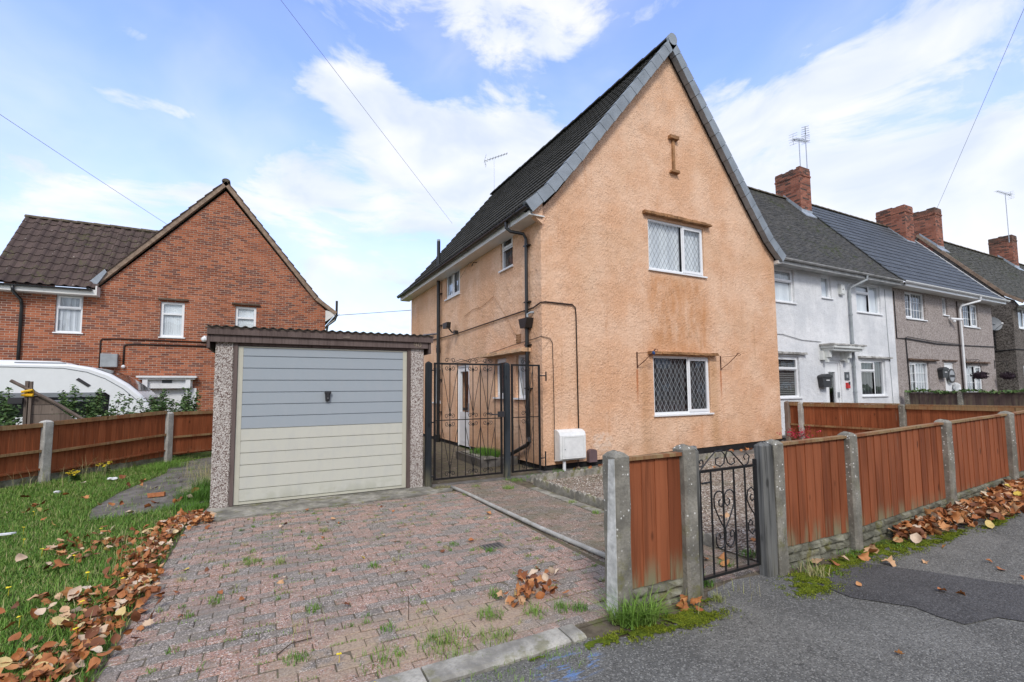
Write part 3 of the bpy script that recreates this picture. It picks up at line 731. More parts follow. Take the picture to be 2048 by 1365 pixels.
wall_mb(wl, SX(OX0), [(OY0+.28, .10), (DR[0], .10), (DR[0], DR[3]), (DR[1], DR[3]), (DR[1], .10), (OY1, .10), (OY1, EZ), (OY0+.28, EZ)], [rect(*r) for r in sw], .28)
wl.box(OX1-.28, OX1, OY0+.28, OY1, .1, EZ); wl.prism([(OX0+.28, .1), (OX1-.28, .1), (OX1-.28, EZ), (AX, AZ), (OX0+.28, EZ)], OY1-.28, OY1, 'y')
owall = wl.build('wall', 'orange_render', oh)
pl_ = MB(); pl_.box(OX0+.035, OX1-.03, OY0+.03, OY0+.2, -.3, .12); pl_.prism([(8.75, -.05), (OX1-.03, -.05), (OX1-.03, .20), (8.75, .145)], OY0-.006, OY0+.03, 'y')
pl_.box(OX0+.03, OX0+.2, OY0+.2, DR[0], -.3, .12); pl_.box(OX0+.03, OX0+.2, DR[1], OY1, -.3, .12)
pl_.build('plinth', 'black_bitumen', oh)
window(oh, FX(OY0), *UW, [(0, .61, 0, 1, 0), (.61, 1, 0, 1, 1)], curtain='net_pale', leading=(.125, .21), rec=.05, label='upper leaded window with a pale net curtain', lead_mat='lead_dark')
window(oh, FX(OY0), *LW, [(0, .61, 0, 1, 0), (.61, 1, 0, 1, 1)], curtain='dim_curtain', leading=(.125, .21), rec=.05, label='lower leaded window with a dark room behind', lead_mat='meter_grey')
S_ = SX(OX0)
window(oh, S_, *sw[0], [(0, 1, 0, .62, 0), (0, 1, .62, 1, 1)], curtain='dim_curtain', rec=.05)
window(oh, S_, *sw[1], [(0, .5, 0, 1, 1), (.5, 1, 0, 1, 1)], curtain='net_curtain', rec=.05)
window(oh, S_, *sw[2], [(0, 1, 0, 1, 0)], curtain='net_curtain', rec=.08)
window(oh, S_, *sw[3], [(0, 1, 0, 1, 1)], curtain='dim_curtain', rec=.08)
window(oh, S_, *sw[4], [(0, 1, 0, 1, 0)], curtain='dim_curtain', rec=.05)
d = MB(S_); d.box(DR[0], DR[1], -.12, -.03, DR[3]-.06, DR[3]); d.box(DR[0], DR[0]+.06, -.12, -.03, .02, DR[3]-.06); d.box(DR[1]-.06, DR[1], -.12, -.03, .02, DR[3]-.06)
a, b = DR[0]+.065, DR[1]-.065; d.box(a, b, -.11, -.05, .05, .98); d.box(a, b, -.11, -.05, 2.10, 2.21); d.box(a, a+.12, -.11, -.05, .98, 2.10); d.box(b-.12, b, -.11, -.05, .98, 2.10); d.box(a+.12, b-.12, -.055, -.045, .15, .20); d.box(a+.12, b-.12, -.055, -.045, .84, .88)
door = d.build('door', 'upvc_white', oh); MB(S_).quad((a+.12, -.08, .98), (b-.12, -.08, .98), (b-.12, -.08, 2.10), (a+.12, -.08, 2.10)).build('pane', 'glass', door)
MB(S_).box(a-.1, b+.1, -.5, -.48, 0, 2.3).build('hall_backing', 'interior', door)
MB(S_).box(12.1, 12.36, -.05, -.035, 1.02, 1.10).build('letter_plate', 'dark_box', door); MB(S_).box(11.89, 11.92, -.05, .0, 1.02, 1.22).build('handle', 'steel', door)
shelf(oh, FX(OY0), 7.56, 9.74, 5.60, 'creasing_orange', .12, .07, 3); shelf(oh, FX(OY0), 7.60, 9.80, 2.37, 'creasing_orange', .12, .06, 4)
shelf(oh, S_, 8.45, 10.65, 2.37, 'peach_ledge', .22, .08, 5)
# decorative wall tie, the letter-I shape in the gable
t_ = MB(FX(OY0)); t_.box(8.555, 8.625, -.01, .045, 6.82, 7.60); t_.prism([(8.45, 7.60), (8.73, 7.60), (8.73, 7.68), (8.45, 7.68)], -.01, .10, 'y'); t_.prism([(8.45, 6.76), (8.73, 6.76), (8.70, 6.82), (8.48, 6.82)], -.01, .10, 'y')
t_.build('wall_tie', 'rust_orange' if 'rust_orange' in MATS else 'creasing_orange', oh)
# roof: two steep slopes flaring at the eaves
VY = OY0-.16
RL = [(0, 5.20), (.50, 5.66), (1.2, 6.48), (AX-4.42, 10.02)]
tiles('roof_slope', 'charcoal_tile', oh, (4.42, VY+.09), OY1+.5-VY, (0, 1), (1, 0), RL, .34, .30, LOW, .040, jit=.002)
RR = [(0, 5.14), (.52, 5.58), (1.25, 6.46), (12.52-AX, 10.02)]
tiles('roof_slope', 'charcoal_tile', oh, (12.52, OY1+.5), OY1+.5-VY-.09, (0, -1), (-1, 0), RR, .34, .30, LOW, .040, jit=.002)
# dry verge: overlapping grey units down both edges
for path, sx in ((RL, 1), (RR, -1)):
    x00 = 4.42 if sx > 0 else 12.52; P = [Vector(p) for p in path]; seg = [(P[i+1]-P[i]).length for i in range(3)]; L = sum(seg); n = 18; vg = MB(); vj = MB()
    def at(s):
        for i, q in enumerate(seg):
            if s <= q+1e-6 or i == 2: d_ = (P[i+1]-P[i]).normalized(); return P[i]+d_*s, Vector((-d_.y, d_.x))
            s -= q
    for i in range(n):
        (p0, n0), (p1, n1) = at(L*i/n), at(L*(i+1)/n-.012); e = .012 if True else 0
        q = [p0-n0*.180, p1-n1*.166, p1+n1*.055, p0+n0*.066]; dz = .006
        vg.prism([(x00+sx*v.x, v.y) for v in q], VY-.045, VY+.10, 'y')
    vv = vg.build('verge_trim', 'verge_grey', oh); ps = [at(L*i/24) for i in range(25)]
    A_ = [(p-n_*.158, p+n_*.03) for p, n_ in ps]; vs = []
    for lo, hi in A_:
        for v in (lo, hi):
            for yy in (VY-.030, VY+.08): vs.append((x00+sx*v.x, yy, v.y))
    fs = []
    for i in range(24): k = 4*i; fs += [(k, k+4, k+6, k+2), (k+1, k+5, k+7, k+3), (k, k+4, k+5, k+1), (k+2, k+6, k+7, k+3)]
    fs += [(0, 1, 3, 2), (96, 97, 99, 98)]; vj.add(vs, fs); vj.build('verge_backing', 'verge_grey_joint', vv)
    us = MB(); (p0, n0) = at(.0); pts = [at(L*i/12) for i in range(13)]
    for i in range(12):
        (a, na), (b, nb) = pts[i], pts[i+1]; us.prism([(x00+sx*v.x, v.y) for v in (a-na*.15, b-nb*.15, b-nb*.05, a-na*.05)], VY+.02, OY0+.05, 'y')
    us.build('verge_undercloak', 'black_bitumen', oh)
rg = MB(); rg.prism([(AX+.14*math.cos(t), 10.02+.15*math.sin(t)) for t in [math.pi*2*k/14 for k in range(14)]], VY-.06, VY+.02, 'y'); rg.build('ridge_end_cap', 'verge_grey', oh)
ridge_line(oh, (AX, VY, 10.08), (AX, OY1+.5, 10.08), .13, 'charcoal_tile', .45)
# eaves on the left: white boxed soffit, black gutter
MB().box(4.50, 4.53, VY+.03, OY1+.4, 5.03, 5.19).build('fascia', 'fascia_white', oh); MB().box(4.53, OX0+.02, VY+.03, OY1+.4, 5.03, 5.055).build('soffit', 'fascia_white', oh)
MB().prism([(4.62, 5.03), (OX0, 4.90), (OX0, 5.60), (4.80, 5.58), (4.52, 5.22)], OY0-.09, OY0+.02, 'y').build('corbel', 'orange_render', oh)
MB().box(OX1, 12.46, VY+.03, OY0+.4, 4.98, 5.06).build('soffit_return', 'fascia_white', oh)
gutter(oh, (4.435, VY-.02, 5.19), (4.435, OY1+.45, 5.19), (-1, 0, 0), 'black_plastic', .06)
# pipes on the side wall
dp = MB(); dp.tube([(4.435, 8.75, 5.14), (4.435, 8.75, 5.02), (4.50, 8.68, 4.93), (4.72, 8.52, 4.86), (4.765, 8.49, 4.75), (4.765, 8.49, 3.02)], .036, 10)
dp.tube([(4.765, 8.49, 2.90), (4.765, 8.49, 2.0), (4.765, 8.46, .62), (4.75, 8.40, .54), (4.745, 8.50, .46), (4.73, 9.70, .01)], .042, 10)
for z in (4.6, 3.4, 2.5, 1.6): dp.box(4.74, OX0+.01, 8.40, 8.58, z, z+.025)
pipe = dp.build('downpipe', 'black_plastic', oh, smooth=False)
MB().prism([(8.31, 3.06), (8.67, 3.06), (8.60, 2.86), (8.38, 2.86)], 4.66, OX0-.002, 'x').build('hopper', 'black_plastic', pipe)
MB().tube([(4.74, 8.42, 3.00), (4.74, 8.42, 3.14), (4.78, 8.36, 3.17), (OX0, 8.30, 3.17)], .022, 8).build('waste_pipe', 'grey_pipe', pipe)
sp = MB(); sp.tube([(4.73, 14.1, .02), (4.73, 14.1, 6.30)], .055, 12); sp.tube([(4.73, 14.1, 2.75), (4.73, 14.1, 2.9)], .07, 12); sp.tube([(4.73, 14.1, .0), (4.73, 14.1, .22)], .075, 12)
sp.tube([(4.73, 14.1, 2.95), (OX0+.02, 14.6, 3.0)], .04, 8); sp.tube([(4.74, 14.2, 3.36), (4.79, 15.95, 3.50)], .025, 8)
for z in (4.6, 3.6, 1.9, .9): sp.box(4.72, OX0+.01, 14.02, 14.18, z, z+.03)
soil = sp.build('soil_pipe', 'black_plastic', oh); MB().tube([(4.73, 14.1, 6.30), (4.73, 14.1, 6.36)], .05, 10).build('vent_cap', 'grey_pipe', soil)
def conduit(pts, r, m='cable_brown', name='conduit', parent=oh): return tube_obj(name, m, parent, pts, r, 6)
conduit([(4.80, 15.8, 3.24), (4.80, 12.8, 3.20), (4.805, 10.0, 3.24), (4.805, 8.30, 3.26), (4.80, 7.985, 3.32), (4.9, 7.975, 3.34), (5.56, 7.975, 3.33), (5.63, 7.975, 3.27), (5.645, 7.975, 3.1), (5.66, 7.975, .76)], .014)
conduit([(4.80, 12.9, 2.36), (4.805, 11.2, 2.42), (4.805, 9.0, 2.58), (4.805, 8.2, 2.62), (4.80, 7.985, 2.64), (5.0, 7.978, 2.61), (5.06, 7.978, 2.52), (5.07, 7.978, 2.0), (5.08, 7.978, 1.2), (5.075, 7.978, .2)], .007)
conduit([(4.81, 12.1, 3.62), (4.81, 11.5, 3.72), (4.81, 10.9, 3.70), (4.81, 10.2, 3.84)], .005, 'creasing_orange'); conduit([(4.815, 10.2, 3.84), (4.815, 9.7, 3.4), (4.815, 9.3, 3.0), (4.815, 9.05, 2.76)], .003, 'creasing_orange')
conduit([(4.82, 14.35, 3.18), (4.81, 14.5, 2.3), (4.81, 14.5, .3)], .005)
conduit([(4.80, 11.2, 4.92), (4.7, 11.2, 4.90), (4.66, 11.2, 4.80)], .012, name='cable_bracket'); conduit([(4.66, 11.2, 4.9), (4.75, 11.6, 5.0), (4.8, 12.4, 4.75)], .004)
for z in (4.4, 3.9, 3.2, 2.4): pass
ab = MB(S_); 
for i in range(4): ab.box(8.87, 9.08, -.005, .012, 2.60+i*.05, 2.635+i*.05)
ab.build('air_brick', 'creasing_orange', oh)
MB(S_).box(15.6, 15.75, -.01, .03, 3.42, 3.46).build('cleat', 'dark_box', oh)
MB(FX(OY0)).box(6.72-.9, 6.72-.899, 0, .001, .2, .201).build('nail', 'rust', oh) if False else None

# things fixed to the orange house
mx = thing('meter_box', (5.40, 7.98, .18), 'white gas meter box on the orange gable beside its corner', 'meter box')
b = MB(FX(OY0)); b.prism([(.0, .18), (.17, .20), (.22, .24), (.22, .68), (.19, .745), (.10, .785), (.0, .79)], 5.075, 5.70, 'x') if False else None
b = MB(); b.prism([(7.995, .17), (7.80, .20), (7.78, .23), (7.78, .68), (7.81, .745), (7.90, .785), (7.995, .79)], 5.075, 5.69, 'x'); b.build('case', 'meter_white', mx)
b = MB(); b.box(5.125, 5.65, 7.755, 7.779, .235, .675); l = b.build('lid', 'meter_white', mx)
b = MB(); b.box(5.16, 5.615, 7.752, 7.7545, .27, .275); b.box(5.16, 5.615, 7.752, 7.7545, .640, .655); b.box(5.16, 5.165, 7.752, 7.7545, .275, .64); b.box(5.61, 5.615, 7.752, 7.7545, .275, .64); b.build('lid_rim', 'upvc_aged', l)
MB().tube([(5.175, 7.752, .42), (5.175, 7.745, .42)], .012, 8).build('lock', 'grey_pipe', l); MB().tube([(5.22, 7.86, -.05), (5.22, 7.86, .18)], .033, 10).build('pipe_sleeve', 'painted_white', mx)
MB().tube([(5.6, 7.93, .0), (5.6, 7.93, .18)], .012, 8).build('supply_pipe', 'cable_brown', mx)
bc = MB(); bc.prism([(5.86, .10)]+[(5.96+.10*math.cos(t), .30+.06*math.sin(t)) for t in [math.pi*(1-k/8) for k in range(9)]]+[(6.06, .10)], 7.90, 7.995, 'y')
tag(origin(bc.build('cable_cover', 'brown_cover'), (5.96, 7.95, .10)), 'small brown arched cover at the foot of the orange gable', 'cover')
def flower_bracket(x, z, lab, strap=False):
    o = thing('hanging_bracket', (x, OY0, z), lab, 'bracket', 'rusty hanging basket brackets on the orange gable')
    m = MB(); y = OY0-.012; m.box(x-.012, x+.012, y-.006, y+.006, z-.36, z)
    yy = lambda k: y-.30*k
    m.tube([(x, y, z-.03), (x+.14, y-.18, z-.02), (x+.23, y-.29, z+.00)], .005, 6); m.tube([(x, y, z-.33), (x+.1, y-.13, z-.20), (x+.21, y-.27, z-.02), (x+.25, y-.32, z+.05)], .009, 6)
    pts = [(x+.25+.030*math.cos(t), y-.32-.03*math.cos(t), z+.02+.032*math.sin(t)) for t in [k*.7-2 for k in range(9)]]; m.tube(pts, .006, 6); m.build('arm', 'rust', o)
    if strap: MB().ball((x+.22, y-.28, z-.03), .03, 1.4, 7, 5, jit=.3).build('strap', 'blue_strap', o)
flower_bracket(7.28, 2.40, 'rusty flower bracket with a blue strap left of the lower leaded window', True)
flower_bracket(9.99, 2.38, 'rusty empty flower bracket right of the lower leaded window')
fl = thing('floodlight', (4.80, 12.85, 3.30), 'black security floodlight on the side wall of the orange house', 'floodlight')
m = MB(); m.prism([(12.70, 3.36), (13.02, 3.36), (13.06, 3.52), (12.66, 3.52)], 4.50, 4.62, 'x'); m.build('lamp_head', 'black_plastic', fl); MB().tube([(4.60, 12.86, 3.40), (4.72, 12.86, 3.26), (4.82, 12.86, 3.26)], .022, 8).build('arm', 'black_plastic', fl)
MB().box(4.70, 4.80, 12.56, 12.68, 3.18, 3.28).build('sensor', 'black_plastic', fl)

def aerial(x, y, z0, z1, az, n, L, lab, tilt=0, zb=None, mast=.018, group='tv aerials on the roofs'):
    o = thing('tv_aerial', (x, y, z0), lab, 'aerial', group)
    MB().tube([(x, y, z0), (x, y, z1)], mast, 6).build('mast', 'steel', o)
    dx, dy = math.cos(az), math.sin(az); m = MB(); P = lambda t, s=0, h=0: (x+dx*t-dy*s, y+dy*t+dx*s, z1-.03+t*math.sin(tilt)+h)
    m.tube([P(-L*.42), P(L*.58)], .014, 6); m.build('boom', 'steel', o)
    e = MB()
    for i in range(n): t = -L*.3+L*.86*i/(n-1); s = .15-.004*i; e.tube([P(t, -s), P(t, s)], .010, 5)
    e.tube([P(-L*.3, -.02, -.02), P(-L*.3, .02, -.02)], .035, 5); e.build('elements', 'steel', o)
    rf = MB(); 
    for k in range(5): h = -.22+k*.11; q = -L*.42+.28*abs(h); rf.tube([P(q, -.16, h), P(q, .16, h)], .006, 5)
    rf.tube([P(-L*.42+.07, 0, -.24), P(-L*.42, 0, 0), P(-L*.42+.07, 0, .24)], .008, 5); rf.build('reflector', 'steel', o)
aerial(8.5, 17.9, 10.05, 11.65, R(-20), 8, 1.0, 'small tv aerial rising behind the roof of the orange house', R(24), mast=.012)
# ================================================================ TERRACE ROW TO THE RIGHT
WX0, WX1, BX1, RY = 12.30, 19.75, 28.15, 8.50
RP = [(0, 5.27), (.45, 5.72), (3.62, 9.44)]
def front(parent, x0, x1, m, holes, doorrect, zb=.1, ztop=5.2):
    mb = MB(); h = [rect(*q) for q in holes]
    D = doorrect
    outer = [(x0, zb), (D[0], zb), (D[0], D[3]), (D[1], D[3]), (D[1], zb), (x1, zb), (x1, ztop), (x0, ztop)]
    wall_mb(mb, FX(RY), outer, h, .28); MB().box(x0, x1, RY+6.6, RY+6.88, zb, ztop).build('rear_wall', m, parent); return mb
# ---- white house
wh = thing('terraced_house', (WX0, RY, .25), 'white rendered middle house with old mossy plain tile roof', 'house')
Ww = [(12.95, 14.0, 4.10, 5.12), (15.40, 15.95, 4.40, 5.12), (17.37, 18.92, 4.08, 5.08), (12.9, 14.05, 1.29, 2.50), (17.40, 18.95, 1.28, 2.48)]
WD = (15.35, 16.22, .3, 2.42)
front(wh, WX0, WX1, 'white_render', Ww, WD).build('wall', 'white_render', wh)
F = FX(RY)
window(wh, F, *Ww[0], [(0, 1, 0, .62, 0), (0, 1, .62, 1, 1)], curtain='net_pale'); window(wh, F, *Ww[1], [(0, 1, 0, 1, 0)], curtain='net_pale')
window(wh, F, *Ww[2], [(0, .58, 0, .66, 0), (0, .58, .66, 1, 1), (.58, 1, 0, 1, 0)], curtain='net_pale')
window(wh, F, *Ww[3], [(0, 1, 0, .68, 0), (0, 1, .68, 1, 1)], curtain='blind', label='ground floor window with a slatted blind')
window(wh, F, *Ww[4], [(0, .6, 0, .68, 0), (0, .6, .68, 1, 1), (.6, 1, 0, 1, 0)], curtain='dim_curtain')
def pvc_door(parent, F, D, glass=(.25, .75, .32, .86), solid='upvc_white'):
    x0, x1, z0, z1 = D; m = MB(F); m.box(x0, x0+.07, -.12, -.04, z0, z1); m.box(x1-.07, x1, -.12, -.04, z0, z1); m.box(x0+.07, x1-.07, -.12, -.041, z1-.07, z1)
    a, b, c, d = x0+.075, x1-.075, z0, z1-.075; W_, H_ = b-a, d-c; g0, g1, g2, g3 = a+glass[0]*W_, a+glass[1]*W_, c+glass[2]*H_, c+glass[3]*H_
    m.box(a, g0, -.11, -.06, c, d); m.box(g1, b, -.11, -.06, c, d); m.box(g0, g1, -.11, -.0605, c, g2); m.box(g0, g1, -.11, -.0605, g3, d)
    m.box(g0, g1, -.058, -.050, c+.12, c+.15); m.box(g0, g1, -.058, -.050, g2-.12, g2-.09)
    for (p, q, r, s) in ((g0-.03, g0, g2-.03, g3+.03), (g1, g1+.03, g2-.03, g3+.03), (g0, g1, g2-.03, g2), (g0, g1, g3, g3+.03)): m.box(p, q, -.0601, -.045, r, s)
    o = m.build('door', solid, parent); MB(F).quad((g0, -.08, g2), (g1, -.08, g2), (g1, -.08, g3), (g0, -.08, g3)).build('pane', 'glass', o)
    MB(F).box(x0-.1, x1+.1, -.5, -.48, z0, z1).build('hall_backing', 'interior', o); MB(F).box(b-.08, b-.05, -.06, -.0, c+.95, c+1.12).build('handle', 'steel', o); return o
pvc_door(wh, F, WD)
hd = MB(F); hd.box(15.16, 16.88, 0, .42, 2.78, 2.86); hd.box(15.22, 16.82, 0, .36, 2.70, 2.7795); hd.box(15.10, 15.34, 0, .10, 2.42, 2.70); hd.box(16.22, 16.50, 0, .10, 2.42, 2.70)
for x in (15.20, 16.30): hd.prism([(-0.0, 2.18), (-.10, 2.28), (-.26, 2.60), (-.30, 2.70), (0, 2.70)], 0, 1, 'x') if False else hd.box(x, x+.12, .10, .24, 2.50, 2.70).box(x+.01, x+.11, .10, .17, 2.35, 2.50)
hood = hd.build('door_hood', 'upvc_aged', wh); shelf(hood, F, 15.1, 16.95, 2.862, 'creasing_pale', .44, .05, 9)
for (a, b, z, s) in ((12.6, 14.35, 2.56, 11), (17.25, 19.3, 2.54, 12)): shelf(wh, F, a, b, z, 'creasing_pale', .10, .06, s)
tiles('roof_slope', 'old_plain_tile', wh, (8.75, 8.13), 19.70-8.75, (1, 0), (0, 1), RP, .105, .17, FLAT, .012, jit=.004)
MB().prism([(RY+3.27, 9.4), (RY+6.9, 5.2), (RY+6.9, 5.1), (RY+3.2, 9.2)], 9.0, WX1, 'x').build('rear_roof', 'old_plain_tile', wh)
ridge_line(wh, (8.8, 11.75, 9.46), (19.0, 11.75, 9.46), .11, 'ridge_brown')
gutter(wh, (12.35, 8.08, 5.25), (19.5, 8.08, 5.25), (0, -1, 0), 'gutter_old'); MB().box(12.31, WX1, 8.15, RY+.0, 5.13, 5.16).build('soffit', 'gutter_old', wh)
MB().box(12.31, WX1, 8.13, 8.149, 5.10, 5.26).build('fascia', 'gutter_old', wh)
pp = MB(); pp.tube([(17.25, 8.08, 5.2), (17.25, 8.10, 5.06), (16.87, 8.40, 4.82), (16.85, 8.43, 4.7), (16.87, 8.43, .2)], .04, 10)
for z in (4.5, 3.9, 3.0, 2.2, 1.4): pp.tube([(16.86, 8.43, z), (16.86, 8.43, z+.06)], .052, 10)
pp.build('downpipe', 'grey_pipe', wh)
tube_obj('cable', 'cable_black', wh, [(12.35, 8.49, 3.12), (13.3, 8.48, 3.13), (14.2, 8.48, 3.00), (15.2, 8.48, 2.98)], .007)
tube_obj('cable', 'grey_pipe', wh, [(19.2, 8.49, 5.0), (19.22, 8.49, 3.6), (19.3, 8.49, 1.0), (19.3, 8.49, .3)], .009)
chimney(wh, 19.0, 19.72, 11.08, 12.12, 8.5, 10.50)
# ---- brown house
bh = thing('terraced_house', (WX1, RY, .28), 'brown pebbledashed house with new dark slate coloured roof', 'house')
Bw = [(20.62, 22.12, 4.07, 5.08), (23.55, 23.98, 4.38, 5.08), (25.33, 26.77, 4.03, 5.02), (20.64, 22.1, 1.35, 2.47), (25.22, 26.75, 1.33, 2.43)]
BD = (23.34, 24.15, .3, 2.50)
front(bh, WX1, BX1, 'brown_pebbledash', Bw, BD).build('wall', 'brown_pebbledash', bh)
MB().prism([(RY+.28, .1), (RY+6.6, .1), (RY+6.6, 5.2), (RY+3.25, 9.25), (RY+.28, 5.45)], BX1-.28, BX1, 'x').build('gable_wall', 'brown_pebbledash', bh)
gb = lambda w_, h: (max(2, round(w_/.22)), 3)
for i, (q, L) in enumerate(zip(Bw, ([(0, .36, 0, 1, 1), (.36, 1, 0, 1, 0)], [(0, 1, 0, 1, 0)], [(0, .6, 0, 1, 0), (.6, 1, 0, 1, 1)], [(0, .36, 0, 1, 1), (.36, 1, 0, 1, 0)], [(0, .6, 0, 1, 0), (.6, 1, 0, 1, 1)]))):
    window(bh, F, *q, L, bars=gb, curtain='net_curtain' if i > 2 else 'dim_curtain')
pvc_door(bh, F, BD, (.3, .8, .1, .5))
for (a, b, z, s) in ((20.5, 22.7, 2.53, 13), (25.0, 27.4, 2.52, 14)): shelf(bh, F, a, b, z, 'creasing_brown', .10, .06, s)
MB(F).box(23.2, 24.4, 0, .05, 2.55, 2.60).build('door_ledge', 'creasing_brown', bh)
tiles('roof_slope', 'new_slate_tile', bh, (19.70, 8.10), 28.35-19.70, (1, 0), (0, 1), RP, .32, .30, DEEP, .020)
MB().prism([(RY+3.27, 9.4), (RY+6.9, 5.2), (RY+6.9, 5.1), (RY+3.2, 9.2)], WX1, 28.3, 'x').build('rear_roof', 'new_slate_tile', bh)
P = [Vector(p) for p in RP]; vg = MB()
for i in range(2): (a, b) = (P[i], P[i+1]); n_ = Vector((-(b-a).y, (b-a).x)).normalized(); vg.prism([(8.10+v.x, v.y) for v in (a-n_*.06, b-n_*.06, b+n_*.06, a+n_*.06)], 28.35, 28.41, 'x')
vg.build('verge_trim', 'fascia_white', bh); ridge_line(bh, (19.7, 11.72, 9.49), (28.3, 11.72, 9.49), .11, 'ridge_brown')
gutter(bh, (19.5, 8.02, 5.25), (28.5, 8.02, 5.25), (0, -1, 0), 'upvc_white', .062)
MB().box(WX1+.01, 28.4, 8.10, RY+.0, 5.12, 5.15).build('soffit', 'fascia_white', bh); MB().box(WX1+.01, 28.4, 8.08, 8.099, 5.10, 5.26).build('fascia', 'upvc_white', bh)
pp = MB(); pp.tube([(25.65, 8.02, 5.2), (25.65, 8.05, 5.03), (24.86, 8.38, 4.82), (24.84, 8.42, 4.65), (24.88, 8.42, .2)], .040, 10); pp.build('downpipe', 'upvc_white', bh)
tube_obj('cable', 'cable_black', bh, [(19.80, 8.48, 5.0), (19.82, 8.48, 3.30), (20.4, 8.47, 3.31), (22.8, 8.47, 3.20), (24.7, 8.47, 3.22), (28.1, 8.47, 3.27)], .016)
tube_obj('cable', 'cable_black', bh, [(20.45, 8.47, 3.36), (20.43, 8.47, 3.2), (20.5, 8.47, 1.2)], .018); tube_obj('cable', 'cable_brown', bh, [(24.72, 8.46, 5.0), (24.73, 8.46, 1.0)], .022)
tube_obj('cable', 'cable_black', bh, [(20.5, 8.46, 3.38), (22.2, 8.46, 3.30), (24.6, 8.46, 3.25)], .012)
chimney(bh, 27.0, 27.82, 10.90, 12.10, 8.2, 10.28)
# ---- dark house beyond the passage
DX0 = 30.55
dh = thing('end_house', (DX0, RY, .3), 'dark grey rendered house beyond the passage, its bare gable wall facing us', 'house')
mb = MB(); wall_mb(mb, FX(RY), [(DX0, .1), (46, .1), (46, 5.35), (DX0, 5.35)], [rect(31.15, 32.7, 4.25, 5.28), rect(31.3, 32.8, 1.4, 2.5), rect(36.6, 38.1, 4.25, 5.28)], .28)
mb.prism([(RY+.28, .1), (15.2, .1), (15.2, 5.3), (12.0, 9.5), (11.6, 9.5), (RY+.28, 5.75)], DX0, DX0+.28, 'x'); mb.box(DX0+.28, 46, 15.0, 15.2, .1, 5.3)
mb.prism([(RY+.28, 5.75), (RY+.28, 5.35), (RY-.02, 5.1), (RY-.16, 5.30), (RY-.02, 5.55)], DX0+.01, DX0+.26, 'x')
mb.build('wall', 'dark_roughcast', dh)
for q in ((31.15, 32.7, 4.25, 5.28), (31.3, 32.8, 1.4, 2.5), (36.6, 38.1, 4.25, 5.28)): window(dh, F, *q, [(0, .5, 0, 1, 1), (.5, 1, 0, 1, 0)], curtain='net_curtain')
DP = [(0, 5.40), (.6, 5.86), (3.75, 9.62)]
tiles('roof_slope', 'mossy_plain_tile', dh, (DX0-.02, 8.08), 46-DX0, (1, 0), (0, 1), DP, .12, .2, FLAT, .014, jit=.006)
MB().prism([(11.8, 9.55), (15.6, 5.2), (15.6, 5.1), (11.8, 9.4)], DX0-.05, 46, 'x').build('rear_roof', 'mossy_plain_tile', dh)
P = [Vector(p) for p in DP]; vg = MB()
for i in range(2): (a, b) = (P[i], P[i+1]); n_ = Vector((-(b-a).y, (b-a).x)).normalized(); vg.prism([(8.08+v.x, v.y) for v in (a-n_*.10, b-n_*.10, b+n_*.035, a+n_*.035)], DX0-.06, DX0-.022, 'x')
vg.build('verge_trim', 'mortar_tan', dh); ridge_line(dh, (DX0, 11.86, 9.66), (46, 11.86, 9.66), .12, 'ridge_brown')
gutter(dh, (DX0+.05, 8.0, 5.38), (46, 8.0, 5.38), (0, -1, 0), 'upvc_white', .062); MB().box(DX0+.3, 46, 8.09, RY, 5.26, 5.29).build('soffit', 'fascia_white', dh); MB().box(DX0+.3, 46, 8.07, 8.089, 5.22, 5.38).build('fascia', 'upvc_white', dh)
tube_obj('cable', 'cable_black', dh, [(DX0-.02, 9.2, 3.2), (DX0-.02, RY, 3.25), (DX0+.1, RY-.02, 3.25), (40, RY-.02, 3.3)], .02); tube_obj('cable', 'cable_black', dh, [(DX0-.02, 9.15, 4.35), (DX0-.02, 9.15, 3.2)], .012)
chimney(dh, DX0-.01, DX0+.75, 11.05, 12.25, 8.6, 10.80, .1); chimney(dh, 41.5, 42.3, 11.3, 12.4, 9.0, 11.05, .1)
fa = thing('far_house', (47, RY, .3), 'farthest house of the row with brown tiled roof', 'house')
MB().box(47, 55, RY, 15, .1, 5.3).build('wall', 'brown_pebbledash', fa); tiles('roof_slope', 'brown_tile', fa, (46.6, 8.1), 8.6, (1, 0), (0, 1), DP, .34, .3, FLAT, .02)
# fixtures on the row
aerial(19.55, 11.35, 9.3, 11.95, R(10), 10, 1.5, 'tv aerial on the left of the white house chimney, pointing left', R(14), mast=.022)
aerial(19.85, 11.25, 9.6, 12.25, R(-150), 6, .9, 'tall tv aerial on the right of the white house chimney', R(8), mast=.022)
aerial(41.4, 11.4, 10.6, 13.8, R(175), 8, 1.8, 'distant tv aerial over the last chimney', R(0), mast=.02)
def ga(x, z0, z1, lab):
    o = thing('alarm_box', (x, RY, z0), lab, 'alarm box'); MB(F).prism([(0, z0+.06), (.07, z0), (.09, z0+.02), (.09, z1), (0, z1)], x, x+.2, 'x') if False else None
    b = MB(); b.prism([(RY-.002, z0+.04), (RY-.075, z0), (RY-.10, z0+.04), (RY-.10, z1-.02), (RY-.07, z1), (RY-.002, z1)], x, x+.20, 'x'); b.build('case', 'upvc_aged', o); MB().box(x+.08, x+.11, RY-.108, RY-.1005, z0+.16, z0+.20).build('badge', 'red_plastic' if False else 'brown_cover', o)
ga(16.33, 4.55, 4.90, 'pale alarm box high on the white house between pipe and small window')
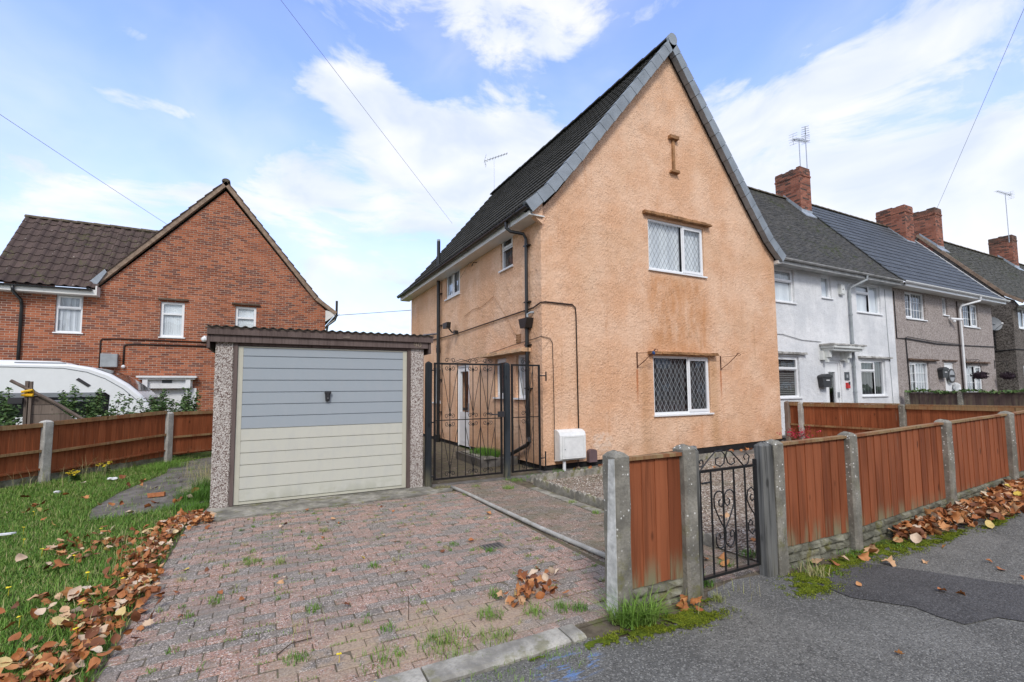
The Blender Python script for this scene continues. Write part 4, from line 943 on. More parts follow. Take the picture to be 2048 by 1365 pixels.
def letterbox(x, z, lab):
    o = thing('post_box', (x, RY, z), lab, 'post box', 'black post boxes beside the front doors')
    m = MB(); m.prism([(x-.20, z), (x+.20, z), (x+.24, z+.30), (x-.24, z+.30)], RY-.16, RY-.005, 'y'); m.build('case', 'dark_box', o)
    l = MB(); l.prism([(x-.27, z+.30), (x+.27, z+.30), (x+.22, z+.36), (x+.0, z+.41), (x-.22, z+.36)], RY-.19, RY-.004, 'y'); l.build('lid', 'dark_box', o)
    MB().box(x-.06, x+.12, RY-.166, RY-.1605, z+.20, z+.23).build('nameplate', 'lettering_pale', o)
letterbox(15.16, 1.58, 'black pitched-lid post box beside the white house door'); letterbox(22.97, 1.90, 'black post box beside the brown house door')
o = thing('house_sign', (16.50, RY, 1.80), 'small dark plaque right of the white house door', 'sign'); MB().box(16.40, 16.66, RY-.02, RY-.003, 1.80, 2.06).build('plate', 'sign_dark', o); MB().box(16.48, 16.58, RY-.024, RY-.0205, 1.88, 1.98).build('number', 'meter_grey', o)
o = thing('key_safe', (16.52, RY, 1.52), 'little red and black key box below the dark plaque', 'key box'); MB().box(16.44, 16.60, RY-.06, RY-.003, 1.54, 1.72).build('case', 'red_plastic', o); MB().box(16.50, 16.60, RY-.064, RY-.0605, 1.66, 1.75).build('cap', 'dark_box', o)
o = thing('wall_clock', (23.95, RY, 1.95), 'round black rimmed hanging sign on the brown house door', 'sign'); 
ck = MB(); K = 20; cx, cz = 23.80, 1.98
ring = [(cx+.28*math.cos(2*math.pi*k/K), cz+.28*math.sin(2*math.pi*k/K)) for k in range(K)]; ck.prism(ring, RY-.05, RY-.02, 'y'); ck.build('rim', 'dark_box', o)
c2 = MB(); c2.prism([(cx+(p-cx)*.78, cz+(q-cz)*.78) for p, q in ring], RY-.055, RY-.0505, 'y'); f_ = c2.build('face', 'meter_grey', o); MB().box(cx-.20, cx+.20, RY-.058, RY-.0555, cz-.06, cz+.04).build('lettering_band', 'dark_box', f_)
MB().ball((cx+.26, RY-.08, cz-.45), .12, 1.5, 8, 6, jit=.25).build('garland', 'net_pale', o); o.name = 'door_sign'
def basket(x, z, lab):
    o = thing('hanging_basket', (x, RY-.35, z), lab, 'hanging basket', 'hanging baskets on the brown house')
    MB().tube([(x-.02, RY-.01, z+.35), (x-.02, RY-.01, z+.75)], .014, 5).tube([(x-.02, RY-.01, z+.68), (x, RY-.38, z+.68), (x, RY-.42, z+.62)], .012, 5).tube([(x-.02, RY-.01, z+.42), (x, RY-.32, z+.66)], .009, 5).build('bracket', 'black_paint', o)
    MB().tube([(x-.2, RY-.38, z+.12), (x, RY-.38, z+.62), (x+.2, RY-.38, z+.12)], .006, 4).build('chain', 'black_paint', o)
    m = MB()
    for k in range(160):
        t, p = random.uniform(0, 2*math.pi), random.uniform(-1, 1); r = .27*(1-.2*random.random()); c = (x+r*math.cos(t)*math.sqrt(1-p*p), RY-.38+r*math.sin(t)*math.sqrt(1-p*p), z+.05+.62*r*p)
        m.add([(c[0]+random.uniform(-.05, .05), c[1]+random.uniform(-.05, .05), c[2]+random.uniform(-.05, .05)) for _ in range(3)], [(0, 1, 2)])
    m.ball((x, RY-.38, z+.04), .22, .62, 10, 7, jit=.15); m.build('plants', 'basket_liner', o)
basket(25.30, 1.95, 'dark hanging basket between the downpipe and the right window'); basket(28.05, 1.95, 'hanging basket at the right corner of the brown house')
o = thing('security_camera', (24.0, RY, 4.22), 'white security camera below the small window of the brown house', 'camera'); MB().tube([(24.0, RY, 4.28), (24.05, RY-.12, 4.25)], .03, 6).build('bracket', 'upvc_white', o); MB().tube([(23.95, RY-.08, 4.24), (24.35, RY-.3, 4.20)], .05, 8).ball((24.08, RY-.14, 4.14), .06).build('body', 'upvc_white', o)
o = thing('satellite_dish', (DX0, 9.1, 4.45), 'grey satellite dish on the dark gable wall', 'satellite dish'); m = MB(); c = Vector((DX0-.35, 9.05, 4.48)); nrm = Vector((-.55, -.80, .25)).normalized(); a_ = nrm.orthogonal().normalized(); b_ = nrm.cross(a_); vs = [tuple(c-nrm*.07)]; fs = []
for i in range(1, 4):
    for k in range(16): t = 2*math.pi*k/16; q = .34*i/3; vs.append(tuple(c+a_*(q*math.cos(t))+b_*(q*math.sin(t))+nrm*(-.07+.07*(i/3)**2)))
for k in range(16): fs.append((0, 1+k, 1+(k+1) % 16))
for i in range(2):
    for k in range(16): p = 1+16*i; fs.append((p+k, p+(k+1) % 16, p+16+(k+1) % 16, p+16+k))
m.add(vs, fs); m.build('reflector', 'dish_grey', o, fix=False); MB().tube([tuple(c), (DX0, 9.1, 4.4)], .03, 6).tube([tuple(c+Vector((0, 0, -.3))), tuple(c+nrm*.4+Vector((0, 0, -.18)))], .012, 5).build('arm', 'grey_pipe', o); MB().ball(tuple(c+nrm*.42+Vector((0, 0, -.15))), .05).build('receiver', 'lettering_pale', o)

# ================================================================ BRICK HOUSE, LEFT
KY = 20.0
kh = thing('brick_house', (-5.0, KY, 0), 'red brick house with steep gable and lower brown tiled wing', 'house')
KW = [(-6.07, -5.40, 3.53, 4.76), (-3.34, -2.65, 3.50, 4.74), (-1.10, -.42, 3.50, 4.74)]
mb = MB(); g = [(-5.02, -.3), (2.0, -.3), (2.0, 4.80), (1.25, 5.55), (-1.53, 9.02), (-4.55, 5.58), (-5.02, 5.05)]
wall_mb(mb, FX(KY), g, [rect(*KW[1]), rect(*KW[2]), rect(-3.50, -2.42, .0, 1.70)], .28)
wall_mb(mb, FX(KY), [(-7.45, -.3), (-5.0205, -.3), (-5.0205, 4.9), (-7.45, 4.9)], [rect(*KW[0])], .28)
mb.box(1.72, 2.0, KY+.28, 27, -.3, 4.75); mb.box(-7.45, -7.17, KY+.28, 24, -.3, 4.9); mb.box(-5.02, 2, 26.8, 27, -.3, 4.8); mb.prism([(KY+.28, 4.9), (24, 4.9), (22, 7.5)], -7.45, -7.17, 'x'); mb.build('wall', 'red_brick', kh)
KF = FX(KY)
window(kh, KF, *KW[0], [(0, 1, 0, .64, 0), (0, 1, .64, 1, 1)], curtain='net_curtain'); window(kh, KF, *KW[1], [(0, 1, 0, .66, 0), (0, 1, .66, 1, 0)], curtain='net_pale', fr=.08); window(kh, KF, *KW[2], [(0, 1, 0, .66, 0), (0, 1, .66, 1, 0)], curtain='net_pale', fr=.08)
shelf(kh, KF, -3.42, -2.55, 4.80, 'creasing_brown', .08, .06, 21); shelf(kh, KF, -1.22, -.30, 4.80, 'creasing_brown', .08, .06, 22)
dd = MB(KF); dd.box(-3.50, -2.42, -.14, -.08, 0, 1.70)
for (a, b, c, d) in ((-3.40, -3.0, .95, 1.55), (-2.92, -2.52, .95, 1.55), (-3.40, -3.0, .15, .8), (-2.92, -2.52, .15, .8)): dd.box(a, b, -.08, -.065, c, d)
dd.build('door', 'painted_white', kh)
dh_ = MB(KF); dh_.box(-3.86, -2.18, 0, .34, 2.08, 2.14); dh_.box(-3.80, -2.24, 0, .28, 2.02, 2.0795); dh_.box(-3.72, -2.32, 0, .16, 1.72, 2.0195)
dh_.box(-3.72, -3.52, 0, .06, 0, 1.7195); dh_.box(-2.52+.12, -2.20-.0, 0, .06, 0, 1.7195)
for x in (-3.70, -2.50): dh_.box(x, x+.14, .16, .27, 1.72, 2.0195); dh_.box(x+.01, x+.13, .06, .16, 1.45, 1.7195)
ds = dh_.build('door_surround', 'painted_white', kh); MB(KF).box(-3.18, -2.90, .161, .172, 1.90, 2.0).build('number_plaque', 'sign_dark', ds)
KL = [(0, 5.02), (.3, 5.38), (-1.53+5.27, 9.34)]; KR = [(0, 4.72), (.75, 5.28), (2.42+1.53, 9.34)]
tiles('roof_slope', 'brown_tile', kh, (-5.27, KY-.12), 7.4, (0, 1), (1, 0), KL, .36, .3, ROLL, .02); tiles('roof_slope', 'brown_tile', kh, (2.42, KY+7.28), 7.4, (0, -1), (-1, 0), KR, .36, .3, ROLL, .02)
for path, x00, sx in ((KL, -5.27, 1), (KR, 2.42, -1)):
    P = [Vector(p) for p in path]; vg = MB()
    for i in range(len(P)-1):
        a, b = P[i], P[i+1]; n_ = Vector((-(b-a).y, (b-a).x)).normalized(); vg.prism([(x00+sx*v.x, v.y) for v in (a-n_*.12, b-n_*.12, b+n_*.02, a+n_*.02)], KY-.13, KY+.04, 'y')
    vg.build('verge_mortar', 'mortar_tan', kh)
    st = MB(); L = (P[2]-P[1]).length; d_ = (P[2]-P[1]).normalized(); n_ = Vector((-d_.y, d_.x))
    for i in range(int(L/.36)): a = P[1]+d_*(.36*i); b = P[1]+d_*(.36*i+.38); st.prism([(x00+sx*v.x, v.y) for v in (a+n_*.02, b+n_*.02, b+n_*.028, a+n_*.062)], KY-.16, KY+.1, 'y')
    st.build('verge_tiles', 'brown_tile', kh)
MB().prism([(-5.30, 4.98), (-5.10, 5.0), (-4.80, 5.58), (-4.86, 5.66), (-5.32, 5.10)], KY-.19, KY-.1, 'y').build('flashing', 'lead', kh)
ridge_line(kh, (-1.53, KY-.15, 9.38), (-1.53, 27.2, 9.38), .13, 'ridge_brown')
tiles('roof_slope', 'brown_tile', kh, (-7.60, KY-.32), 2.62, (1, 0), (0, 1), [(0, 4.98), (2.32, 7.72)], .36, .3, ROLL, .022)
tiles('roof_slope', 'brown_tile', kh, (-4.98, KY-.32+.61), 2.1, (1, 0), (0, 1), [(0, 4.98+.61*2.74/2.32), (1.71, 7.72)], .36, .3, ROLL, .022)
ridge_line(kh, (-7.60, 22.02, 7.74), (-3.0, 22.02, 7.74), .12, 'ridge_brown')
gutter(kh, (-7.7, KY-.42, 4.92), (-5.08, KY-.42, 4.92), (0, -1, 0), 'black_plastic', .055); MB().box(-7.6, -5.02, KY-.35, KY-.33, 4.74, 4.92).build('fascia', 'fascia_white', kh); MB().box(-7.6, -5.02, KY-.33, KY, 4.74, 4.76).build('soffit', 'fascia_white', kh)
MB().prism([(-5.02, 4.74), (-4.98, 4.74), (-4.98, 5.05), (-5.02, 5.05)], KY-.36, KY-.0, 'y').build('box_end', 'fascia_white', kh)
tube_obj('downpipe', 'black_plastic', kh, [(-6.95, KY-.42, 4.88), (-6.95, KY-.40, 4.72), (-6.86, KY-.08, 4.5), (-6.84, KY-.06, 4.3), (-6.84, KY-.06, 0)], .045)
gutter(kh, (2.47, KY-.1, 4.68), (2.47, 27.2, 4.68), (1, 0, 0), 'black_plastic', .055)
m = MB(); m.tube([(2.42, KY-.05, 5.20), (2.42, KY-.05, 4.62), (2.36, KY-.04, 4.42), (2.10, KY-.02, 4.2), (2.05, KY-.02, 3.9), (2.05, KY-.02, 0)], .045, 8); m.build('downpipe', 'black_plastic', kh)
MB().prism([(2.0, 4.35), (2.02, 4.35), (2.36, 4.62), (2.34, 4.72), (2.0, 4.78)], KY-.10, KY+.05, 'y').build('eaves_box', 'fascia_white', kh)
pa = MB(KF); 
tube_obj('conduit', 'cable_brown', kh, [(-4.90, KY-.02, 1.9), (-4.90, KY-.02, 3.30), (-4.86, KY-.02, 3.36), (-4.5, KY-.02, 3.38), (-1.85, KY-.02, 3.36)], .022); tube_obj('conduit', 'cable_brown', kh, [(-4.28, KY-.02, 2.5), (-4.28, KY-.02, 3.14), (-4.22, KY-.02, 3.20), (-3.9, KY-.02, 3.22), (-1.85, KY-.02, 3.21)], .028)
o = thing('meter_box', (-4.63, KY, 2.42), 'square grey box on the brick house wall above the caravan', 'meter box'); MB().box(-4.85, -4.42, KY-.16, KY-.003, 2.43, 2.87).build('case', 'meter_grey', o); MB().box(-4.83, -4.44, KY-.166, KY-.1605, 2.45, 2.85).build('lid', 'grey_pipe', o)
o = thing('security_camera', (-2.0, KY, 3.42), 'white dome camera on the brick gable above the garage roof', 'camera'); MB().ball((-2.02, KY-.12, 3.46), .10).tube([(-2.02, KY-.12, 3.56), (-1.95, KY, 3.56)], .03, 6).build('body', 'upvc_white', o)
o = thing('outside_lamp', (-4.27, KY, 2.38), 'little white lamp on the brick wall beside the grey box', 'lamp'); MB().ball((-4.27, KY-.06, 2.45), .06).build('body', 'upvc_white', o)

# ================================================================ overhead cables
def cable(p0, p1, sag, r, lab):
    p0, p1 = Vector(p0), Vector(p1); pts = [tuple(p0.lerp(p1, i/24)-Vector((0, 0, sag*4*(i/24)*(1-i/24)))) for i in range(25)]
    o = MB().tube(pts, r, 5).build('overhead_cable', 'grey_pipe', None, smooth=True, uv=False); tag(o, lab, 'cable', 'overhead cables in the sky')
cable((-10.1, 1.0, 8.6), (-3.2, 20.3, 7.50), .10, .006, 'thin overhead cable running down to the brick house roof')
cable((-5.1, 5.6, 11.65), (8.1, 22, 9.95), .02, .006, 'thin overhead cable crossing the sky behind the orange house')
cable((10.3, -.9, 15.0), (30.9, 11.15, 10.7), .05, .007, 'thin overhead cable in the sky at the upper right')
cable((4.78, 17.5, 4.62), (-22, 70, 9.0), .3, .013, 'service wire leaving the far corner of the orange house')

# ================================================================ GARAGE
GY, GX0, GX1 = 7.70, -.645, 2.325
ga_ = thing('garage', (.84, GY, 0), 'concrete sectional garage with blue over cream up-and-over door', 'garage')
m = MB(); m.cbox(GX0, -.425, GY-.02, GY+.20, .0, 2.30, .012); m.build('front_panel', 'exposed_aggregate', ga_); m = MB(); m.cbox(2.10, GX1, GY-.02, GY+.20, .0, 2.30, .012); m.build('front_panel', 'exposed_aggregate', ga_)
m = MB(); m.box(GX0, GX0+.05, GY+.2, GY+5.2, 0, 2.24); m.box(GX1-.05, GX1, GY+.2, GY+5.2, 0, 2.24); m.box(GX0, GX1, GY+5.2, GY+5.25, 0, 2.2); m.build('side_walls', 'exposed_aggregate', ga_)
m = MB(); m.box(-.424, -.375, GY-.03, GY+.08, .02, 2.30); m.box(2.045, 2.099, GY-.03, GY+.08, .02, 2.30); m.box(-.375, 2.045, GY-.02, GY+.08, 2.245, 2.30); m.build('door_frame', 'fascia_brown', ga_)
m = MB(); m.box(GX0-.06, GX1+.06, GY-.075, GY-.035, 2.285, 2.395, jit=.003); m.box(GX0-.10, GX1+.13, GY-.11, GY-.076, 2.385, 2.475, jit=.004); m.box(GX0-.10, GX0-.065, GY-.075, GY+5, 2.2, 2.42); m.box(GX1+.07, GX1+.105, GY-.075, GY+5, 2.2, 2.42); fb = m.build('fascia', 'fascia_brown', ga_)
MB().box(GX0-.12, GX1+.15, GY-.115, GY-.05, 2.474, 2.492).build('fascia_cap', 'board_old', ga_)
MB().box(1.02, 1.12, GY-.118, GY-.1105, 2.40, 2.43).build('cleat', 'board_old', fb)
rf = MB(); n = 28*6; W_ = GX1+.14-(GX0-.10); vs = []
for j, (y, z) in enumerate(((GY-.14, 2.505), (GY+5.4, 2.36))):
    for k in range(n+1): vs.append((GX0-.10+W_*k/n, y, z+.011*math.cos(2*math.pi*k/6)))
nn = len(vs); vs += [(x, y, z-.009) for x, y, z in vs]; fs = [(k, k+1, n+2+k, n+1+k) for k in range(n)]+[(nn+k, nn+k+1, nn+n+2+k, nn+n+1+k) for k in range(n)]+[(k, k+1, nn+k+1, nn+k) for k in range(n)]
rf.add(vs, fs); rf.build('corrugated_roof', 'asbestos', ga_, fix=False, smooth=True)
# door: ribbed sheet with real grooves; each rib is a shallow bevelled board
DX0_, DX1_, Z0, Z1 = -.375, 2.045, .025, 2.238
m = MB(); nb = 13; edges_ = [Z0]; 
hs = [.165]*6+[.1755]*5+[.158]; tot = sum(hs); z = Z0+.03; bands = []
zz = [Z0+.035]; 
for i in range(6): zz.append(zz[-1]+.1675)      # six cream ribs up to 1.07
for i in range(6): zz.append(zz[-1]+.172)       # blue ribs
zz.append(Z1-.02)
x0, x1 = DX0_+.07, DX1_-.07; y = GY-.002
for i in range(len(zz)-1):
    a, b = zz[i], zz[i+1]; s = .010; dpt = .016
    vs = [(x0, y+dpt, a), (x1, y+dpt, a), (x0, y, a+s), (x1, y, a+s), (x0, y, b-.004), (x1, y, b-.004), (x0, y+dpt, b), (x1, y+dpt, b)]
    m.add(vs, [(0, 1, 3, 2), (2, 3, 5, 4), (4, 5, 7, 6), (0, 2, 4, 6), (1, 3, 5, 7)])
m.box(x0, x1, y+.0165, y+.03, Z0, Z1); gd = m.build('garage_door', 'garage_door_paint', ga_)
m = MB(); m.box(DX0_+.004, x0-.001, y-.004, y+.03, Z0, Z1); m.box(x1+.001, DX1_-.004, y-.004, y+.03, Z0, Z1); m.box(x0, x1, y-.003, y+.012, Z1-.018, Z1); m.box(x0, x1, y-.003, y+.012, Z0, Z0+.033)
for i in range(22):
    for xx in (DX0_+.018, DX1_-.022): m.box(xx, xx+.006, y-.0065, y-.0042, .08+i*.1, .086+i*.1)
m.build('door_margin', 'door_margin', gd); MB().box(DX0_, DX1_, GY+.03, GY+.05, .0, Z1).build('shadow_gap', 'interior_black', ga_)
m = MB(); m.prism([(.795, 1.445), (.855, 1.445), (.862, 1.54), (.870, 1.575), (.855, 1.590), (.795, 1.590), (.780, 1.575), (.788, 1.54)], y-.045, y-.001, 'y'); m.box(.778, .872, y-.06, y-.0455, 1.555, 1.592); m.box(.81, .84, y-.062, y-.0455, 1.46, 1.555); hn = m.build('handle', 'dark_box', gd); MB().tube([(.825, y-.064, 1.485), (.825, y-.0625, 1.485)], .008, 8).build('keyhole', 'steel', hn)
# faded number on the fascia
def digit(mb, ch, x, z, w_, h, y):
    if ch == '9': pts = [[(x+w_*.5+w_*.42*math.cos(t), z+h*.70+h*.28*math.sin(t)) for t in [2*math.pi*k/14 for k in range(15)]], [(x+w_*.92, z+h*.70), (x+w_*.86, z+h*.32), (x+w_*.6, z+.0)]]
    else: pts = [[(x+w_*.5+w_*.42*math.cos(t), z+h*.5+h*.48*math.sin(t)) for t in [2*math.pi*k/16 for k in range(17)]]]
    for L in pts: mb.tube([(a, y, b) for a, b in L], .0055, 5)
m = MB(); digit(m, '9', 2.135, 2.305, .055, .075, GY-.077); digit(m, '0', 2.205, 2.305, .058, .075, GY-.077); m.build('number', 'lettering', fb)
# paint worn light strip and slab
sl = MB(); sl.prism([(-.70, 6.99), (2.62, 7.12), (2.75, 7.36), (2.42, 7.40), (2.40, 7.9), (-.66, 7.9), (-.70, 7.5)], -.08, .014, 'z'); tag(sl.build('concrete_apron', 'concrete_slab'), kind='structure')
# ================================================================ CARAVAN behind the left fence
cv = thing('caravan', (-6.2, 17, 0), 'white touring caravan parked beside the brick house', 'caravan')
prof = [(-9.8, .55), (-9.8, 2.30), (-8.5, 2.38), (-6.0, 2.385), (-4.75, 2.37), (-4.3, 2.28), (-3.9, 2.11), (-3.5, 1.83), (-3.18, 1.52), (-2.98, 1.22), (-2.90, .95), (-3.02, .55)]
m = MB(); Y0, Y1 = 16.9, 19.05
n = len(prof); rings = []
for (y, k) in ((Y0, .05), (Y0+.03, .02), (Y0+.08, 0), (Y1-.08, 0), (Y1-.03, .02), (Y1, .05)): rings += [(x+(k if x < -6 else -k), y, z-(k if z > 1 else -k)) for x, z in prof]
fs = [tuple(range(n)), tuple(range(5*n, 6*n))]
for r in range(5): fs += [(r*n+i, r*n+(i+1) % n, (r+1)*n+(i+1) % n, (r+1)*n+i) for i in range(n)]
m.add(rings, fs, .5); m.build('body', 'caravan_white', cv, smooth=False)
m = MB(); m.prism([(-9.6, .98), (-3.97, .98), (-3.90, 1.05), (-3.88, 1.52), (-3.98, 1.60), (-9.6, 1.60)], Y0-.012, Y0+.01, 'y'); m.build('side_window', 'glass_dark', cv)
m = MB(); m.box(-9.5, -4.15, Y0-.02, Y0-.0125, 1.48, 1.60); m.box(-7.0, -4.3, Y0-.022, Y0-.0125, 1.36, 1.40); m.build('window_trim', 'caravan_grey', cv)
m = MB(); m.prism([(-9.0, 2.38), (-4.9, 2.365), (-4.9, 2.39), (-5.1, 2.46), (-6.0, 2.475), (-8.9, 2.47)], Y0+.4, Y0+1.2, 'y'); m.build('roof_light', 'caravan_white', cv); m = MB(); m.box(-6.0, -4.95, Y0+.395, Y0+.399, 2.40, 2.43); m.build('roof_light_seal', 'caravan_grey', cv)
fw = MB()
def surf(p, q, lift, ya, yb):
    a, b = Vector(p), Vector(q); n_ = Vector((-(b-a).y, (b-a).x)).normalized()
    if n_.y < 0: n_ = -n_
    a2, b2 = a+n_*lift, b+n_*lift; fw.add([(a.x, ya, a.y), (b.x, ya, b.y), (b.x, yb, b.y), (a.x, yb, a.y), (a2.x, ya, a2.y), (b2.x, ya, b2.y), (b2.x, yb, b2.y), (a2.x, yb, a2.y)], [(0, 1, 2, 3), (4, 5, 6, 7), (0, 1, 5, 4), (1, 2, 6, 5), (2, 3, 7, 6), (3, 0, 4, 7)])
surf((-4.26, 2.26), (-3.9, 2.11), .012, Y0+.22, Y1-.25); surf((-3.9, 2.11), (-3.5, 1.83), .012, Y0+.22, Y1-.25); surf((-3.5, 1.83), (-3.30, 1.645), .012, Y0+.22, Y1-.25); surf((-3.12, 1.43), (-2.98, 1.22), .012, Y0+.18, Y1-.2); surf((-2.98, 1.22), (-2.93, 1.03), .012, Y0+.18, Y1-.2)
fw.build('front_window', 'glass_dark', cv)
m = MB(); m.tube([(x, Y0-.004, z) for x, z in ((-9.7, 2.22), (-6, 2.28), (-4.9, 2.26), (-4.4, 2.16), (-4.0, 1.98), (-3.6, 1.70), (-3.28, 1.38), (-3.08, 1.05))], .010, 5); m.build('awning_rail', 'caravan_grey', cv)
m = MB(); m.add([(-4.62, Y0-.02, 1.95), (-4.56, Y0-.02, 2.0), (-4.30, Y0-.02, 1.80), (-4.36, Y0-.02, 1.75), (-4.62, Y0, 1.95), (-4.56, Y0, 2.0), (-4.30, Y0, 1.80), (-4.36, Y0, 1.75)], [(0, 1, 2, 3), (0, 1, 5, 4), (1, 2, 6, 5), (2, 3, 7, 6), (3, 0, 4, 7)]); m.build('vent', 'dark_box', cv)
for xx in (-6.2,):
    m = MB(); K = 18
    m.prism([(xx+.33*math.cos(2*math.pi*k/K), .33+.33*math.sin(2*math.pi*k/K)) for k in range(K)], Y0+.02, Y0+.22, 'y'); w1 = m.build('wheel', 'dark_box', cv); m = MB(); m.prism([(xx+.2*math.cos(2*math.pi*k/K), .33+.2*math.sin(2*math.pi*k/K)) for k in range(K)], Y0+.01, Y0+.03, 'y'); m.build('rim', 'steel', w1)

# ================================================================ FENCES
def fence_panel(parent, p0, p1, z0, z1, boards_m, rails_side=None, cap='cap_wood', gravel=None, zg0=0, bw=.14, top_rail=True, lab=None, cap_t=.03):
    p0, p1 = Vector((p0[0], p0[1], 0)), Vector((p1[0], p1[1], 0)); L = (p1-p0).length; u = (p1-p0)/L; n = Vector((u.y, -u.x, 0))   # n: visible side (right of p0->p1 direction)
    F = ((p0.x, p0.y, 0), tuple(u), tuple(n)); m = MB(F); k = max(3, round(L/bw)); w_ = L/k; ra, rb = (z1 if isinstance(z1, tuple) else (z1, z1)); ga, gb_ = (z0 if isinstance(z0, tuple) else (z0, z0))
    for i in range(k):
        a, b = i*w_, (i+1)*w_+.012; t1 = .010+random.uniform(-.002, .003); t0 = .003
        if i == k-1: b = L
        za, zb = ra+(rb-ra)*a/L, ra+(rb-ra)*b/L; ya, yb = ga+(gb_-ga)*a/L, ga+(gb_-ga)*b/L; j = random.uniform(-.006, .003)
        if rails_side == 'front': q0, q1 = 0, 0
        za -= random.uniform(0, .004); vs = [(a, t1, ya+j), (b, t0, yb+j), (b, -.004, yb+j), (a, -.004, ya+j), (a, t1, za), (b, t0, zb), (b, -.004, zb), (a, -.004, za)]
        m.add(vs, [(0, 1, 2, 3), (4, 5, 6, 7), (0, 1, 5, 4), (1, 2, 6, 5), (2, 3, 7, 6), (3, 0, 4, 7)], random.random())
    fp = m.build('fence_panel', boards_m, parent)
    if lab: fp['label'] = lab
    zt = lambda t: ra+(rb-ra)*t
    def bar(c0, c1, d0, d1, name, mt, sg=0):
        b = MB(F); N = 8
        pr = [0]*(N+1)
        for i in range(N):
            ta, tb = i/N, (i+1)/N; b.add([(L*ta, d0, zt(ta)+c0), (L*tb, d0, zt(tb)+c0), (L*tb, d1, zt(tb)+c0), (L*ta, d1, zt(ta)+c0), (L*ta, d0, zt(ta)+c1), (L*tb, d0, zt(tb)+c1), (L*tb, d1, zt(tb)+c1), (L*ta, d1, zt(ta)+c1)], [(0, 1, 2, 3), (4, 5, 6, 7), (0, 1, 5, 4), (2, 3, 7, 6)]+([(3, 0, 4, 7)] if i == 0 else [])+([(1, 2, 6, 5)] if i == N-1 else []))
        return b.build(name, mt, fp)
    if cap: bar(.001, cap_t, -.035, .032, 'cap_rail', cap)
    if rails_side == 'front':
        bar(-.075, -.004, .017, .045, 'rail', 'cap_wood'); H = ra-ga; bar(-H*.60, -H*.60+.045, .017, .05, 'rail', 'cap_wood'); bar(-H+.03, -H+.065, .017, .04, 'rail', boards_m)
    else: bar(-.2, -.13, -.05, -.006, 'rail', boards_m)
    if gravel:
        rs = random.Random(int(p0.x*100)); b = MB(F); z_ = zg0 if isinstance(zg0, tuple) else (zg0, zg0); gz = lambda t: z_[0]+(z_[1]-z_[0])*t; tz = lambda t: ga+(gb_-ga)*t
        b.add([(0, .0, gz(0)-.1), (L, .0, gz(1)-.1), (L, .0, tz(1)-.004), (0, .0, tz(0)-.004), (0, -.045, gz(0)-.1), (L, -.045, gz(1)-.1), (L, -.045, tz(1)-.004), (0, -.045, tz(0)-.004)], [(0, 1, 2, 3), (4, 5, 6, 7), (0, 1, 5, 4), (2, 3, 7, 6), (0, 3, 7, 4), (1, 2, 6, 5)])
        if gravel == 'rock':      # split-faced stones in random courses
            for c in range(3):
                x = 0; off = rs.uniform(0, .1)
                while x < L-.02:
                    wd = rs.uniform(.09, .26); xb = min(x+wd, L); 
                    ta, tb = x/L, xb/L; h0 = lambda t: gz(t)-.04+(tz(t)+.03-gz(t))*c/3; h1 = lambda t: gz(t)-.04+(tz(t)+.03-gz(t))*(c+1)/3
                    e = .006; o = rs.uniform(.008, .026); ix = min(.02, wd*.2); iz = .012; j = [rs.uniform(-.006, .010) for _ in range(4)]
                    A = [(x+e, .0, h0(ta)+e), (xb-e, .0, h0(tb)+e), (xb-e, .0, min(h1(tb)-e, tz(tb)-.003)), (x+e, .0, min(h1(ta)-e, tz(ta)-.003))]; B_ = [(x+e+ix, o+j[0], A[0][2]+iz), (xb-e-ix, o+j[1], A[1][2]+iz), (xb-e-ix, o+j[2], A[2][2]-iz), (x+e+ix, o+j[3], A[3][2]-iz)]
                    cc = ((x+xb)/2+rs.uniform(-.02, .02), o+rs.uniform(.0, .014), (A[0][2]+A[2][2])/2)
                    b.add(A+B_+[cc], [(0, 1, 5, 4), (1, 2, 6, 5), (2, 3, 7, 6), (3, 0, 4, 7), (4, 5, 8), (5, 6, 8), (6, 7, 8), (7, 4, 8)]); x = xb
        b.build('gravel_board', 'rock_face', fp)
    return fp
def post(parent, x, y, z0, z1, w_=.115, dp=.125, m='concrete_post', ang=0, lean=(0, 0), name='post', cap=True, worn=None):
    mb = MB(); h = z1; c = .016; n = 7
    ca, sa = math.cos(ang), math.sin(ang); rs = random.Random(int(x*91+y*57)); H = []
    levels = [z0+(z1-.03-z0)*i/n for i in range(n+1)]+[z1-.008, z1+.004]; ins = [0]*(n+1)+[.022, .05]; vs = []; 
    for k, (z, e) in enumerate(zip(levels, ins)):
        hx, hy = w_/2-e, dp/2-e; cc = c if k <= n else c*.9; ring = [(-hx+cc, -hy), (0, -hy), (hx-cc, -hy), (hx, -hy+cc), (hx, 0), (hx, hy-cc), (hx-cc, hy), (0, hy), (-hx+cc, hy), (-hx, hy-cc), (-hx, 0), (-hx, -hy+cc)]; t = (z-z0)/(z1-z0)
        for (a, b) in ring: j = .0028; a += rs.uniform(-j, j); b += rs.uniform(-j, j); vs.append((x+a*ca-b*sa+lean[0]*t, y+a*sa+b*ca+lean[1]*t, z+(rs.uniform(-.006, .006) if k > n else 0)))
    K = 12; L = len(levels); fs = [tuple(range(K-1, -1, -1)), tuple(range((L-1)*K, L*K))]
    for r in range(L-1): fs += [(r*K+i, r*K+(i+1) % K, (r+1)*K+(i+1) % K, (r+1)*K+i) for i in range(K)]
    mb.add(vs, fs); return mb.build(name, m, parent)
FY = 2.70
f1 = thing('garden_fence', (2.35, FY, 0), 'short red-brown fence panel between two concrete posts left of the iron gate', 'fence')
p1 = post(f1, 2.264, 2.735, -.1, 1.14, .13, .17); 
